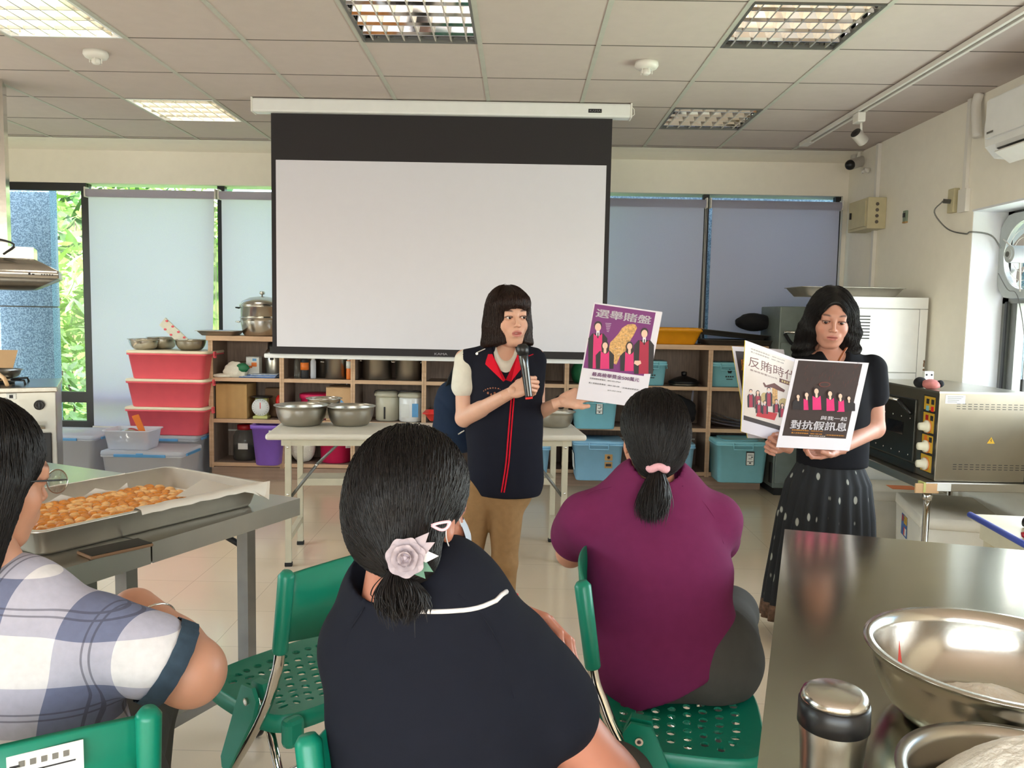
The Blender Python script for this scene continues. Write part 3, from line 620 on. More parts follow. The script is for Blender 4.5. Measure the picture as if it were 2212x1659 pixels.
def pot(c, r, h, lab, grp='steel stock pots on the shelf', m='steel_brushed', lid=False):
    t = thing('stock_pot', lab, 'pot', c, 0, grp); g = local(G(m), t)
    g.lathe([(1e-6, 0), (r-.006, 0), (r, .008), (r, h-.004), (r+.005, h), (r+.005, h+.004), (r-.002, h+.003), (r-.004, h-.01), (r-.004, .012), (1e-6, .01)], n=40); g.obj('body', t)
    for s in (-1, 1):
        g = local(G('chrome'), t); g.tube(spl([(s*(r-.001), -.04, h-.03), (s*(r+.03), -.035, h-.028), (s*(r+.03), .035, h-.028), (s*(r-.001), .04, h-.03)], 4), .005, n=6); g.obj('handle', t)
    if lid:
        g = local(G(m), t); g.lathe([(r+.006, h+.004), (r+.004, h+.012), (r*.6, h+.04), (.02, h+.052), (1e-6, h+.052)], n=36); g.obj('lid', t)
        g = local(G('black_plastic'), t); g.lathe([(.008, h+.05), (.008, h+.07), (.022, h+.078), (.02, h+.09), (1e-6, h+.092)]); g.obj('lid_knob', t)
    return t
def carton(a, b, m, lab, grp=None, marks=None, rz=0., name='cardboard_box', cat='box'):
    a = Vector(a); b = Vector(b); c = ((a.x+b.x)/2, (a.y+b.y)/2, a.z); t = thing(name, lab, cat, c, rz, grp); w, d, h = b-a
    g = local(G(m), t); g.box((0, 0, h/2-.002), (w, d, h-.004), bev=.003); g.obj('body', t)
    g = local(G(m), t); g.box((0, -d/4-.0005, h-.001), (w, d/2-.002, .003)); g.box((0, d/4+.0005, h-.001), (w, d/2-.002, .003)); g.obj('flap', t)
    if marks: g = local(G('ink'), t); marks(g, w, d, h); g.obj('printing', t)
    return t
# ---------------------------------------------------------------- the long storage shelf
FY = 6.57; BY = 6.92; DX = [-2.51+.58*k for k in range(8)] + [1.99]
ZS = (.14, .50, .84, 1.18)
t = thing('storage_shelf', 'long low wooden storage shelf of open cubbies along the back wall', 'shelf', ((DX[0]+DX[-1])/2, (FY+BY)/2, 0))
for x in DX: G('shelf_panel').b2((x-.018, FY+.012, .10), (x+.018, BY-.01, 1.14)).b2((x-.018, FY, .10), (x-.0008, FY+.012, 1.14), 'shelf_edge').b2((x+.0008, FY, .10), (x+.018, FY+.012, 1.14), 'shelf_edge').obj('divider', t)
for k in range(8):
    for z in ZS[:3]: G('shelf_panel').b2((DX[k]+.018, FY+.014, z-.03), (DX[k+1]-.018, BY-.01, z)).b2((DX[k]+.018, FY+.002, z-.03), (DX[k+1]-.018, FY+.014, z), 'shelf_edge').obj('shelf_board', t)
G('shelf_edge').b2((DX[0]-.03, FY-.015, 1.14), (DX[-1]+.02, BY, 1.18), bev=.003).obj('top_board', t)
G('shelf_panel').b2((DX[0], BY-.01, .1), (DX[-1], BY, 1.14)).obj('back_panel', t)
G('shelf_plinth').b2((DX[0]-.01, FY+.03, 0), (DX[-1]+.01, BY, .10)).obj('plinth', t)
def cx(k, u): return DX[k]+.018 + (DX[k+1]-DX[k]-.036)*u
# cell contents ---- first column
z = ZS[2]
g = G('alu').cyl((cx(0, .20), 6.74, z), (cx(0, .20), 6.74, z+.115), .038, n=24); g.cyl((cx(0, .20), 6.74, z+.115), (cx(0, .20), 6.74, z+.12), .035, 'steel'); solo('tin_can', g, 'left one of two pale tins in the top left cubby', 'can', 'tins in the top left cubby')
g = G('alu').cyl((cx(0, .34), 6.78, z), (cx(0, .34), 6.78, z+.12), .037, n=24); g.cyl((cx(0, .34), 6.78, z+.12), (cx(0, .34), 6.78, z+.124), .034, 'steel'); solo('tin_can', g, 'right one of two pale tins in the top left cubby, beside the white carton', 'can', 'tins in the top left cubby')
def _mk(g, w, d, h): g.box((w*.15, -d/2-.001, h*.86), (w*.3, .002, h*.12), 'clip_blue'); g.box((w*.12, -d/2-.001, h*.62), (w*.4, .002, h*.2), 'orange'); g.box((-w*.2, -d/2-.001, h*.5), (w*.35, .002, h*.1), 'orange'); g.box((0, -d/2-.001, h*.2), (w*.9, .002, h*.3), 'label_white')
carton((cx(0, .42), 6.70, z), (cx(0, .62), 6.78, z+.165), 'label_white', 'small white and orange carton in the top left cubby', marks=_mk, name='food_carton')
def lump(c, r, n, seed, m, amp=.3, zmin=None, sub=3, freq=6.):
    """crumpled soft lump"""
    bm = bmesh.new(); bmesh.ops.create_icosphere(bm, subdivisions=sub, radius=1.0); rs = np.random.RandomState(seed); K = rs.normal(size=(n, 3))*freq; ph = rs.uniform(0, 6.28, n)
    v = np.array([w.co[:] for w in bm.verts]); f = [tuple(w.index for w in q.verts) for q in bm.faces]; bm.free()
    s = 1+amp*np.abs(np.sin(v@K.T*.5+ph)).mean(1)*1.2-amp*.5; v = v*s[:, None]*np.array(r)+np.array(c)
    if zmin is not None: v[:, 2] = np.maximum(v[:, 2], zmin)
    return v, f
v, f = lump((cx(0, .3), 6.64, z+.045), (.085, .05, .07), 7, 3, 'paper_white', .5, z+.001, 4)
g = G('flower').add(v, f, smooth=True); v, f = lump((cx(0, .42), 6.62, z+.08), (.05, .03, .035), 5, 4, '', .3, z, 3); g.add(v, f, 'green_print', True); v, f = lump((cx(0, .12), 6.61, z+.012), (.08, .04, .016), 5, 8, '', .4, z+.001, 3); g.add(v, f, 'flower', True)
solo('crumpled_bag', g, 'crumpled white cloth bag with green print in the top left cubby', 'bag')
g = G('paper_news')
for k in range(4): g.box((cx(0, .70)-.02+.012*k, 6.66+.005*k, z+.005+.007*k), (.30-.03*k, .15, .006), ('cloth_blue', 'paper_news')[k % 2], rot=Matrix.Rotation(.08*k-.1, 3, 'Z'))
solo('folded_papers', g, 'flat pile of blue and white folded papers below the vacuum flask', 'papers')
t = thing('vacuum_flask', 'steel pump flask with a black top behind the bottom left corner of the screen', 'flask', (cx(0, .8), 6.80, z))
g = local(G('steel_brushed'), t); g.lathe([(1e-6, 0), (.07, 0), (.075, .01), (.075, .2), (.06, .225), (.05, .23)], n=32); g.obj('body', t)
g = local(G('black_plastic'), t); g.lathe([(.052, .228), (.055, .24), (.052, .285), (.03, .292), (1e-6, .292)], n=28); g.box((0, -.075, .20), (.03, .02, .12), bev=.006); g.obj('pump_top', t)
z = ZS[1]
carton((cx(0, .02), 6.60, z), (cx(0, .49), 6.84, z+.285), 'cardboard', 'plain brown corrugated box in the middle left cubby')
carton((cx(0, .66), 6.78, z), (cx(0, .98), 6.89, z+.24), 'brown_box', 'dim brown box behind the kitchen scale')
t = thing('kitchen_scale', 'round white-dial kitchen scale with an olive body', 'scale', (cx(0, .68), 6.66, z))
g = local(G('olive'), t); g.box((0, 0, .012), (.12, .1, .024), bev=.005); g.box((0, .01, .09), (.10, .07, .16), bev=.01); g.obj('body', t)
g = local(G('label_white'), t); g.lathe([(1e-6, -.002), (.072, -.002), (.074, 0), (.07, .012), (1e-6, .012)], (0, -.028, .095), axis=(0, -1, 0), n=36)
for k in range(20): a = k*.31416; g.box((.06*math.cos(a), -.0405, .095+.06*math.sin(a)), (.002, .001, .008), 'ink', rot=Matrix.Rotation(-(a-math.pi/2), 3, 'Y'))
g.box((0, -.041, .11), (.006, .001, .05), 'red_plastic'); g.obj('dial', t)
g = local(G('black_plastic'), t); g.lathe([(1e-6, .175), (.085, .178), (.09, .184), (1e-6, .182)], n=32); g.obj('weighing_pan', t)
v, f = lump((cx(0, .93), 6.70, z+.14), (.03, .04, .05), 4, 11, '', .3); g = G('red_plastic').add(v, f, smooth=True); g.cyl((cx(0, .93), 6.70, z), (cx(0, .93), 6.70, z+.12), .022, 'black_plastic'); solo('red_topped_jar', g, 'small dark jar with a red top right of the kitchen scale', 'jar')
z = ZS[0]
t = thing('pickle_jar', 'large glass pickle jar with red lid and white label in the bottom left cubby', 'jar', (cx(0, .38), 6.74, z))
g = local(G('jar_glass'), t); g.lathe([(1e-6, 0), (.09, 0), (.1, .01), (.1, .2), (.075, .245), (.062, .25), (.062, .262)], n=40); g.obj('glass', t)
g = local(G('pickle'), t); g.lathe([(1e-6, .004), (.09, .004), (.095, .012), (.095, .105), (1e-6, .11)], n=36); g.obj('pickles', t)
g = local(G('lid_red'), t); g.lathe([(.066, .255), (.068, .29), (.06, .296), (1e-6, .297)], n=32); g.obj('lid', t)
g = local(G('label_white'), t); g.prism([(-.04, .1), (.04, .1), (.04, .15), (-.04, .15)], (.01, -.1012, 0), (1, .0, 0), (0, 0, 1), (0, .004, 0)); g.obj('label', t)
t = thing('small_jar', 'small clear jar between the pickle jar and purple bin', 'jar', (cx(0, .68), 6.68, z))
g = local(G('jar_glass'), t); g.lathe([(1e-6, 0), (.034, 0), (.036, .006), (.036, .07), (.024, .09)], n=24); g.obj('glass', t); g = local(G('steel'), t); g.lathe([(.026, .088), (.026, .105), (1e-6, .106)], n=20); g.obj('lid', t); g = local(G('green_print'), t); g.lathe([(1e-6, .003), (.033, .003), (.033, .05), (1e-6, .05)], n=20); g.obj('contents', t)
t = thing('purple_bin', 'purple plastic bin standing at the bottom of the first shelf column', 'bin', (at(578, 1000, Y=6.50).x, 6.56, z))
g = local(G('bin_purple'), t); taper(g, (0, 0), 0, .33, (.19, .19), (.245, .22), .045, wall=.004, rim=.03); g.obj('body', t); g = local(G('label_white'), t); g.box((.07, -.124, .285), (.08, .01, .016), bev=.004); g.obj('handle_tab', t)
# second column
z = ZS[2]
def bottle(name, x, y, z, prof, m, lab, cat='bottle', grp='bottles in the second shelf column', band=None, top=None):
    t = thing(name, lab, cat, (x, y, z), 0, grp); g = local(G(m), t); g.lathe(prof, n=24); g.obj('body', t); r = max(p[0] for p in prof)
    if band: g = local(G(band[0]), t); g.lathe([(r+.0006, band[1]), (r+.0012, band[1]), (r+.0012, band[2]), (r+.0006, band[2])], n=24); g.obj('label', t)
    if top: h = prof[-1][1]; g = local(G(top), t); g.lathe([(prof[-1][0]+.002, h-.004), (prof[-1][0]+.002, h+.02), (1e-6, h+.021)], n=16); g.obj('cap', t)
bottle('glass_bottle', cx(1, .14), 6.68, z, [(1e-6, 0), (.022, 0), (.024, .01), (.024, .13), (.012, .165)], 'jar_glass', 'clear glass bottle nearest the divider, left of the black spray can', top='steel')
bottle('spray_can', cx(1, .27), 6.66, z, [(1e-6, 0), (.031, 0), (.033, .004), (.033, .15), (.02, .165)], 'black_box', 'black spray can with an orange and red label', 'spray can', band=('orange', .07, .13), top='steel')
bottle('glass_bottle', cx(1, .40), 6.66, z, [(1e-6, 0), (.02, 0), (.022, .01), (.022, .14), (.012, .16)], 'clear_plastic', 'narrow clear bottle right of the black spray can', top='label_white')
pot((cx(1, .50), 6.80, z), .075, .175, 'dark pot behind the small bottles under the left end of the screen', m='steel_dark')
pot((cx(1, .73), 6.72, z), .095, .165, 'shiny steel pot left of the orange bottle')
bottle('orange_bottle', cx(1, .95), 6.65, z, [(1e-6, 0), (.022, 0), (.024, .006), (.024, .15), (.014, .158)], 'orange', 'white-topped orange bottle against the divider', band=('label_white', .09, .15), top='label_white')
z = ZS[1]
t = thing('magenta_tub', 'magenta round tub with a small white sticker on the middle shelf', 'tub', (cx(1, .42), 6.74, z), 0, 'magenta tubs')
g = local(G('magenta'), t); g.lathe([(1e-6, 0), (.115, 0), (.125, .01), (.13, .17), (.142, .172), (.142, .205), (.13, .21), (.06, .215), (1e-6, .216)], n=44); g.obj('body', t); g = local(G('label_white'), t); g.box((.055, -.128, .15), (.045, .012, .045)); g.obj('sticker', t)
def _mk2(g, w, d, h):
    g.prism([(-.022, 0), (.022, 0), (0, .022)], (w*.12, -d/2-.0015, h*.55), (1, 0, 0), (0, 0, 1), (0, .001, 0), 'clip_blue'); g.box((w*.12, -d/2-.001, h*.5), (.026, .002, .02), 'clip_blue'); g.box((-w*.2, -d/2-.001, h*.35), (.004, .002, .03)); g.box((-w*.2, -d/2-.001, h*.36), (.02, .002, .003)); g.box((-w*.2, -d/2-.001, h*.60), (.003, .002, .018))
carton((cx(1, .62), 6.60, z), (cx(1, .99), 6.85, z+.275), 'cardboard_pale', 'pale cardboard box with a small blue house mark', marks=_mk2)
z = ZS[0]
dup(bpy.data.objects['magenta_tub'], (cx(1, .72), 6.73, z), .6, 'magenta tub on the bottom shelf seen below the white folding table', 'magenta tubs')
v, f = lump((cx(1, .22), 6.70, z+.13), (.10, .1, .14), 6, 21, '', .15, z+.001); solo('white_sack', G('flower').add(v, f, smooth=True), 'plump off-white sack on the bottom shelf behind the table leg', 'sack')
g = G('steel_brushed').box((cx(2, .1), 6.48, .10), (1.1, .14, .008)); 
# third column: two stock pots and two insulated pots
z = ZS[2]
pot((cx(2, .28), 6.74, z), .12, .18, 'left of the two large stock pots below the middle of the screen'); pot((cx(2, .76), 6.72, z), .105, .175, 'right of the two large stock pots below the middle of the screen')
z = ZS[1]
def kettle(x, y, lab, m, panel):
    t = thing('insulated_pot', lab, 'pot', (x, y, z), 0, 'insulated pots'); g = local(G(m), t); g.lathe([(1e-6, 0), (.09, 0), (.1, .01), (.1, .19), (.095, .2)], n=36); g.obj('body', t)
    g = local(G('kettle'), t); g.lathe([(.1, .2), (.112, .205), (.112, .225), (.1, .235), (.07, .25), (1e-6, .255)], n=36); g.obj('lid', t)
    g = local(G('black_plastic'), t); g.tube(spl([(-.11, -.01, .20), (-.09, -.07, .25), (0, -.105, .255), (.09, -.07, .25), (.11, -.01, .20)], 5), .006 if panel else .004, n=6); g.obj('handle', t)
    g = local(G('black_plastic' if not panel else 'label_white'), t)
    if panel: g.prism([(-.07, .04), (-.005, .04), (-.005, .15), (-.07, .15)], (0, -.1015, 0), (1, 0, 0), (0, 0, 1), (0, .02, 0)); g.box((.045, -.094, .1), (.05, .012, .11), 'clip_blue')
    else: g.box((-.01, -.1, .07), (.014, .006, .1))
    g.obj('front_panel', t)
kettle(cx(2, .45), 6.72, 'grey-beige insulated pot with a round lid on the middle shelf', 'kettle', False); kettle(cx(2, .82), 6.68, 'cream insulated pot with printed panels and a black strap handle', 'white_gloss', True)
# fourth and fifth columns, beside the speaker
carton((cx(3, .2), 6.62, ZS[1]), (cx(3, .5), 6.80, ZS[1]+.12), 'cardboard_pale', 'small tan box behind the red tray')
def snack(x, y, z, lab):
    v, f = lump((x, y, z+.075), (.085, .03, .08), 6, 5, '', .25, z+.001); g = G('green_print').add(v, f, smooth=True); g.ell((x+.0, y-.02, z+.09), (.05, .025, .04), 'orange'); g.ell((x-.03, y-.024, z+.04), (.03, .022, .025), 'clip_blue'); solo('snack_packet', g, lab, 'packet')
snack(cx(4, .55), 6.66, ZS[2], 'green and orange snack packet on the shelf right of the speaker')
g = G('black_box'); g.prism([(0, 0), (.2, 0), (.17, .13), (.03, .15)], (cx(4, .5), 6.72, ZS[1]), (1, 0, 0), (0, 0, 1), (0, .12, 0)); g.prism([(0, 0), (.08, .02), (.05, -.05)], (cx(4, .62), 6.715, ZS[1]+.14), (1, 0, 0), (0, 0, 1), (0, .003, 0), 'alu'); solo('dark_pouch', g, 'dark grey pouch on the shelf behind the speaker wrist', 'pouch')
v, f = lump((cx(5, .2), 6.72, ZS[2]+.09), (.08, .07, .1), 6, 9, '', .3, ZS[2]+.001); solo('dark_bag', G('green_print').add(v, f, smooth=True), 'dark green bag partly behind the left edge of the held poster', 'bag')
# blue bins
BB = 'light blue storage bins on the shelf'
storage_bin((cx(5, .38), 6.56), ZS[1], .36, .34, .27, 'bin_blue', 'bin_blue', 'light blue bin with a barcode tag, directly below the held poster', BB, (.03, .17, .055, .095, 'tag'))
t5 = storage_bin((cx(5, .42), 6.46), ZS[0]-.035, .40, .36, .315, 'bin_blue2', 'bin_blue2', 'light blue bin on the bottom shelf with two tan stickers, nearest the folding table', BB, (.08, .16, .06, .11, 'tan'))
g = local(G('label_white'), t5); g.box((-.19, -.06, .15), (.004, .16, .13), rot=Matrix.Rotation(-.06, 3, 'Y')); g.obj('side_label', t5)
storage_bin((cx(6, .13), 6.72), ZS[2], .3, .26, .20, 'bin_blue', 'bin_blue', 'small light blue bin with a flower mark, right of the held poster', BB, (.02, .10, .05, .05, 'flower'))
storage_bin((cx(6, .40), 6.50), ZS[0]-.035, .40, .36, .30, 'bin_blue2', 'bin_blue2', 'light blue bin on the bottom shelf behind the purple shirt', BB)
storage_bin((cx(7, .36), 6.72), ZS[2], .32, .26, .20, 'bin_blue', 'bin_blue', 'small light blue bin with a flower mark, left of the fanned posters', BB, (.0, .10, .05, .05, 'flower'))
storage_bin((cx(7, .50), 6.50), ZS[0]-.035, .42, .38, .33, 'bin_blue', 'bin_blue', 'large light blue bin with a tag, bottom shelf beside the grey machine', BB, (.06, .20, .065, .11, 'tag'), emblem=True)
storage_bin((cx(4, .42), 6.52), ZS[0]-.035, .42, .34, .26, 'bin_blue2', 'bin_blue2', 'light blue bin seen under the right end of the folding table', BB)
g = G('black_plastic'); g.lathe([(1e-6, .06), (.03, .055), (.1, .03), (.125, .012), (.128, 0), (.12, .002), (1e-6, .03)], (cx(6, .70), 6.72, ZS[2]+.02), n=36); g.lathe([(.02, .058), (.024, .09), (1e-6, .095)], (cx(6, .70), 6.72, ZS[2]+.02)); g.lathe([(1e-6, -.0), (.12, 0), (.126, .018), (1e-6, .02)], (cx(6, .70), 6.72, ZS[2]), 'steel_dark'); solo('black_pan', g, 'round black lidded pan beside the small flower-marked bin', 'pan')
v, f = lump((cx(6, .55), 6.72, ZS[1]+.12), (.18, .12, .13), 8, 13, '', .3, ZS[1]+.001, 4); solo('black_bag', G('black_cloth').add(v, f, smooth=True), 'slumped black bag on the middle shelf behind the purple-shirted person', 'bag')
g = G('paper_white')
for k in range(4): g.add([(cx(7, .05)+x, 6.62+y+.01*k, ZS[1]+.10*(1-x/.4)**2*(1 if k % 2 else .5)+.012*k+.002) for x in np.linspace(0, .38, 8) for y in (0, .2)], [(2*i, 2*i+1, 2*i+3, 2*i+2) for i in range(7)], ('paper_white', 'paper_news')[k % 2], True)
solo('curled_papers', g, 'curling white papers on the middle shelf of the last column', 'papers')
# on top of the shelf
zt = 1.18
g = G('alu'); taper(g, (at(479, 715, Y=6.7).x, 6.68), zt, zt+.04, (.26, .22), (.31, .27), .02, wall=.003, rim=.004); solo('baking_tray', g, 'small pale metal tray at the left end of the shelf top', 'tray')
t = thing('steamer_pot', 'two-tier steel steamer pot with domed lid on the left end of the shelf', 'steamer', (at(567, 720, Y=6.74).x, 6.74, zt))
g = local(G('steel'), t); g.lathe([(1e-6, 0), (.14, 0), (.155, .02), (.175, .12), (.175, .145), (.18, .148), (.176, .155)], n=48); g.obj('lower_pot', t)
g = local(G('steel'), t); g.lathe([(.165, .15), (.172, .155), (.172, .235), (.18, .238), (.18, .245), (.17, .246)], n=48); g.obj('steamer_tier', t)
g = local(G('steel'), t); g.lathe([(.18, .244), (.182, .25), (.16, .285), (.1, .315), (.03, .326), (1e-6, .327)], n=48); g.lathe([(.006, .325), (.006, .34), (.022, .345), (.024, .36), (.016, .368), (1e-6, .37)], m='chrome', n=24); g.obj('lid', t)
for zz in (.11, .225):
    for s in (-1, 1): g = local(G('chrome' if zz < .2 else 'black_plastic'), t); g.tube(spl([(s*.172, -.05, zz), (s*.205, -.045, zz+.006), (s*.208, .045, zz+.006), (s*.172, .05, zz)], 4), .006, n=6); g.obj('handle', t)
g = G('bin_yellow'); taper(g, (at(1455, 718, Y=6.7).x, 6.70), zt, zt+.135, (.32, .24), (.40, .30), .03, wall=.004, rim=.03); solo('yellow_crate', g, 'orange-yellow plastic tub on top of the shelf beside the held poster', 'tub')
mat('dark_tray', srgb(92, 88, 84), .45, metal=.6)
def dtray(c, rot, lab):
    g = G('dark_tray'); g.T = Matrix.Translation(Vector(c)) @ rot; taper(g, (0, 0), 0, .045, (.52, .30), (.58, .36), .03, wall=.003, rim=.004); tag(g.obj('baking_tray', None, c), lab, 'tray', 'dark baking trays on the shelf')
dtray((1.78, 6.72, zt+.001), Matrix.Rotation(0, 4, 'Z'), 'lower dark baking tray at the right end of the shelf top'); dtray((1.72, 6.72, zt+.064), Matrix.Rotation(R(5.0), 4, 'Y'), 'upper dark baking tray tipped on top of the other')
v, f = lump((1.93, 6.74, zt+.19), (.14, .1, .07), 8, 19, '', .25, zt+.11, 4); solo('black_pouch', G('black_cloth').add(v, f, smooth=True), 'black fabric pouch lying on the dark trays against the grey machine', 'bag')
# ---------------------------------------------------------------- left corner: bins and clear boxes
x = at(357, 800, Y=6.45).x; RB = 'stacked red bins with cream lids'
for k, lab in enumerate(('lowest red storage bin with cream lid in the stack by the shelf', 'middle red storage bin with cream lid in the stack of three', 'topmost red storage bin with cream lid, two steel bowls on it')):
    storage_bin((x+.01*k, 6.62), .377+.226*k, .66, .42, .226, 'bin_red', 'lid_cream', lab, RB, clips='side')
zb = .377+.226*3
bowl((at(312, 750, Y=6.6).x, 6.60, zb), .118, .085, .055, 'shiny steel bowl at front left on the topmost red bin', 'bowls on the red bins'); bowl((at(342, 750, Y=6.7).x+.02, 6.74, zb+.001), .118, .095, .055, 'shiny steel bowl just behind the other on the topmost red bin', 'bowls on the red bins')
bowl((at(410, 750, Y=6.58).x, 6.60, zb), .118, .085, .055, 'steel bowl holding the red-spotted packet on the topmost red bin', 'bowls on the red bins', 'steel_brushed')
g = G('flower'); p = Vector((at(410, 740, Y=6.6).x-.05, 6.62, zb+.06)); d = Vector((-.16, 0, .15)); g.prism([(-.05, 0), (.05, 0), (.05, .25), (-.05, .25)], p, (.5, 0, .6), d.normalized(), (0, .02, 0))
for k in range(7): q = p+d.normalized()*(.03+.032*k)+Vector((.5, 0, .6)).normalized()*(.03*(-1)**k); g.ell(q+Vector((0, -.002, 0)), (.012, .002, .009), 'bin_red', 8, 6)
solo('spotted_packet', g, 'white packet with red spots leaning out of a steel bowl', 'packet')
CB = 'clear storage boxes with blue clips'
storage_bin((-2.95, 6.62), .0, .78, .46, .375, 'clear_plastic', 'clear_plastic', 'clear lidded box carrying the stack of red bins', CB, clips='blue', lidh=.03)
c2 = storage_bin((at(300, 1000, Y=6.0).x+.05, 6.12), .0, .62, .42, .33, 'clear_plastic', 'clear_plastic', 'nearest clear lidded box with dark kitchenware inside, below the small open box', CB, clips='blue', lidh=.03)
c3 = storage_bin((-3.62, 6.40), .0, .72, .46, .40, 'clear_plastic', 'clear_plastic', 'clear lidded box with white sheets inside under the left window', CB, clips='blue', lidh=.03)
v, f = lump((-3.62, 6.38, .17), (.26, .15, .14), 8, 23, '', .3, .01, 4); solo('white_sheets', G('flower').add(v, f, smooth=True), 'crumpled white sheets inside the clear box under the window', 'cloth')
cc = c2.location
g = G('steel_dark'); g.T = Matrix.Translation((cc.x+.05, cc.y-.02, .012)) @ Matrix.Rotation(.3, 4, 'Z'); g.lathe(bowl_prof(.15, .11, .08), n=32); g.obj('dark_pan', None, (cc.x+.05, cc.y-.02, .012)); tag(bpy.data.objects['dark_pan'], 'dark metal pan inside the nearest clear box', 'pan')
x0 = at(278, 1000, Y=6.0).x; t = thing('open_clear_box', 'small open frosted box holding a tilted steel bowl and an orange scraper', 'storage box', (x0, 6.08, .331))
g = local(G('clear_plastic'), t); taper(g, (0, 0), 0, .15, (.30, .21), (.34, .25), .03, wall=.003, rim=.008); g.obj('body', t)
g = G('steel'); g.T = Matrix.Translation((x0-.0, 6.08, .43)) @ Matrix.Rotation(R(38), 4, 'Y') @ Matrix.Rotation(R(-150), 4, 'X'); g.lathe(bowl_prof(.105, .08, .04), n=40); tag(g.obj('mixing_bowl', None, (x0, 6.08, .37)), 'small steel bowl tipped upside down in the open frosted box', 'bowl')
g = G('orange'); g.prism([(-.018, 0), (.018, 0), (.026, .22), (-.026, .22)], (x0+.10, 6.10, .36), (1, 0, .3), (-.42, 0, 1), (0, .006, 0)); solo('orange_scraper', g, 'orange plastic scraper sticking out of the open frosted box', 'scraper')
v, f = lump((x0-.03, 6.08, .37), (.10, .07, .03), 5, 27, '', .3, .345); solo('dark_utensil', G('black_plastic').add(v, f, smooth=True), 'dark ladle lying in the open frosted box', 'utensil')
# ---------------------------------------------------------------- cooking range with hood at the left edge
t = thing('cooking_range', 'stainless cooking range with dark oven door at the left edge', 'stove', (-3.35, 5.2, 0))
kx1 = at(120, 900, Y=4.95).x; ky0, ky1 = 4.95, 5.65; kx0 = kx1-1.15; kz = .86
g = G('steel_brushed'); g.b2((kx0, ky0+.02, .1), (kx1, ky1, kz), bev=.006); g.obj('body', t)
g = G('steel'); g.b2((kx0-.01, ky0-.01, kz), (kx1+.01, ky1, kz+.03), bev=.004); g.obj('cooktop', t)
g = G('black_box'); g.b2((kx0+.35, ky0-.012, .14), (kx1-.03, ky0+.02, .60), bev=.006); g.b2((kx0+.45, ky0-.018, .2), (kx1-.1, ky0-.012, .5), 'mirror_pan'); g.obj('oven_door', t)
g = G('chrome'); g.tube([(kx0+.4, ky0-.05, .645), (kx1-.06, ky0-.05, .645)], .012); g.obj('door_handle', t)
for k in range(4):
    g = G('black_plastic'); x = kx1-.09-.2*k; g.cyl((x, ky0+.02, .78), (x, ky0-.025, .78), .03, n=24); g.box((x, ky0-.03, .78), (.012, .016, .05), bev=.003); g.obj('knob', t)
for k in range(4):
    g = G('label_white').box((kx1-.24-.13*k, ky0+.013, .835), (.05, .016, .035)); g.box((kx1-.24-.13*k, ky0+.004, .835), (.02, .002, .02), 'ink'); g.obj('switch_plate', t)
for (x, y) in ((kx0+.3, 5.3), (kx1-.3, 5.3)):
    g = G('black_plastic')
    for a in range(4): q = a*math.pi/2+.78; g.tube([(x+.05*math.cos(q), y+.05*math.sin(q), kz+.055), (x+.16*math.cos(q), y+.16*math.sin(q), kz+.055), (x+.17*math.cos(q), y+.17*math.sin(q), kz+.03)], .007, n=6)
    g.lathe([(.05, kz+.03), (.055, kz+.042), (1e-6, kz+.044)], (x, y, 0)); g.obj('burner', t)
for x in (kx0+.08, kx1-.08):
    for y in (ky0+.1, ky1-.08): G('steel').cyl((x, y, 0), (x, y, .11), .024).obj('leg', t)
wz = kz+.061
t = thing('frying_pan', 'steel frying pan with a pale handle on the cooking range', 'pan', (kx1-.36, 5.3, wz)); g = local(G('steel_dark'), t); g.lathe(bowl_prof(.15, .055, .09), n=40); g.obj('body', t)
g = local(G('cardboard_pale'), t); g.tube([(.03, -.16, .05), (.08, -.27, .02), (.1, -.33, -.015)], .012); g.obj('handle', t)
def _fold(g, w, d, h): pass
cb = at(128, 775, Y=5.5).x
t = thing('cardboard_sheet', 'folded brown cardboard with printed characters standing on the range', 'cardboard', (cb-.3, 5.55, kz+.03))
g = G('cardboard_pale'); g.prism([(-.62, 0), (0, 0), (.05, .2), (-.62, .215)], (cb-.02, 5.56, kz+.031), (1, 0, 0), (0, .12, 1), (0, .006, 0)); g.prism([(-.4, -.16), (0.0, -.12), (-.05, .0), (-.4, .0)], (cb-.02, 5.55, kz+.036), (1, 0, 0), (0, 1, 0), (0, 0, .006)); g.obj('board', t)
g = G('ink'); [g.prism([(0, 0), (.016, .004), (.014, .022), (-.002, .018)], (cb-.30+.035*j, 5.5605-.0005*i, kz+.06+.027*i), (1, 0, 0), (0, .12, 1), (0, -.001, 0)) for j in range(2) for i in range(4)]; g.obj('printing', t)
hx = at(115, 590, Y=4.9).x; t = thing('range_hood', 'stainless slant-front range hood hanging above the cooking range', 'range hood', (-3.3, 5.2, 1.5))
hz = at(100, 600, Y=4.9).z
def _hr(i, z_): return [(hx-.45+x, 5.10+y, hz+z_) for x, y in rrect(.9-2*i, .5-2*min(i, .16), .01)]
loft(G('steel'), [_hr(.008, -.002), _hr(0, .0), _hr(0, .045), _hr(.13, .115), _hr(.14, .12)]).obj('canopy', t)
loft(G('steel_dark'), [_hr(.20, -.075), _hr(.14, -.07), _hr(.01, -.003)]).obj('filter_box', t)
g = G('steel'); g.b2((hx-.62, 5.0, hz+.12), (hx-.14, 5.3, hz+.19)); g.b2((hx-.52, 5.05, hz+.19), (hx-.28, 5.28, CZ)); g.obj('duct', t)
g = G('black_plastic').tube(spl([(hx-.3, 4.99, hz+.14), (hx-.24, 4.97, hz+.2), (hx-.35, 4.97, hz+.23), (hx-.5, 4.98, hz+.2)], 4), .006); g.obj('cord', t)
g = G('ink').box((hx-.155, 4.848, hz+.022), (.012, .003, .014)); g.box((hx-.135, 4.848, hz+.020), (.014, .003, .008))
for k in range(5): g.box((hx-.09+.014*k, 4.848, hz+.02), (.008, .003, .008))
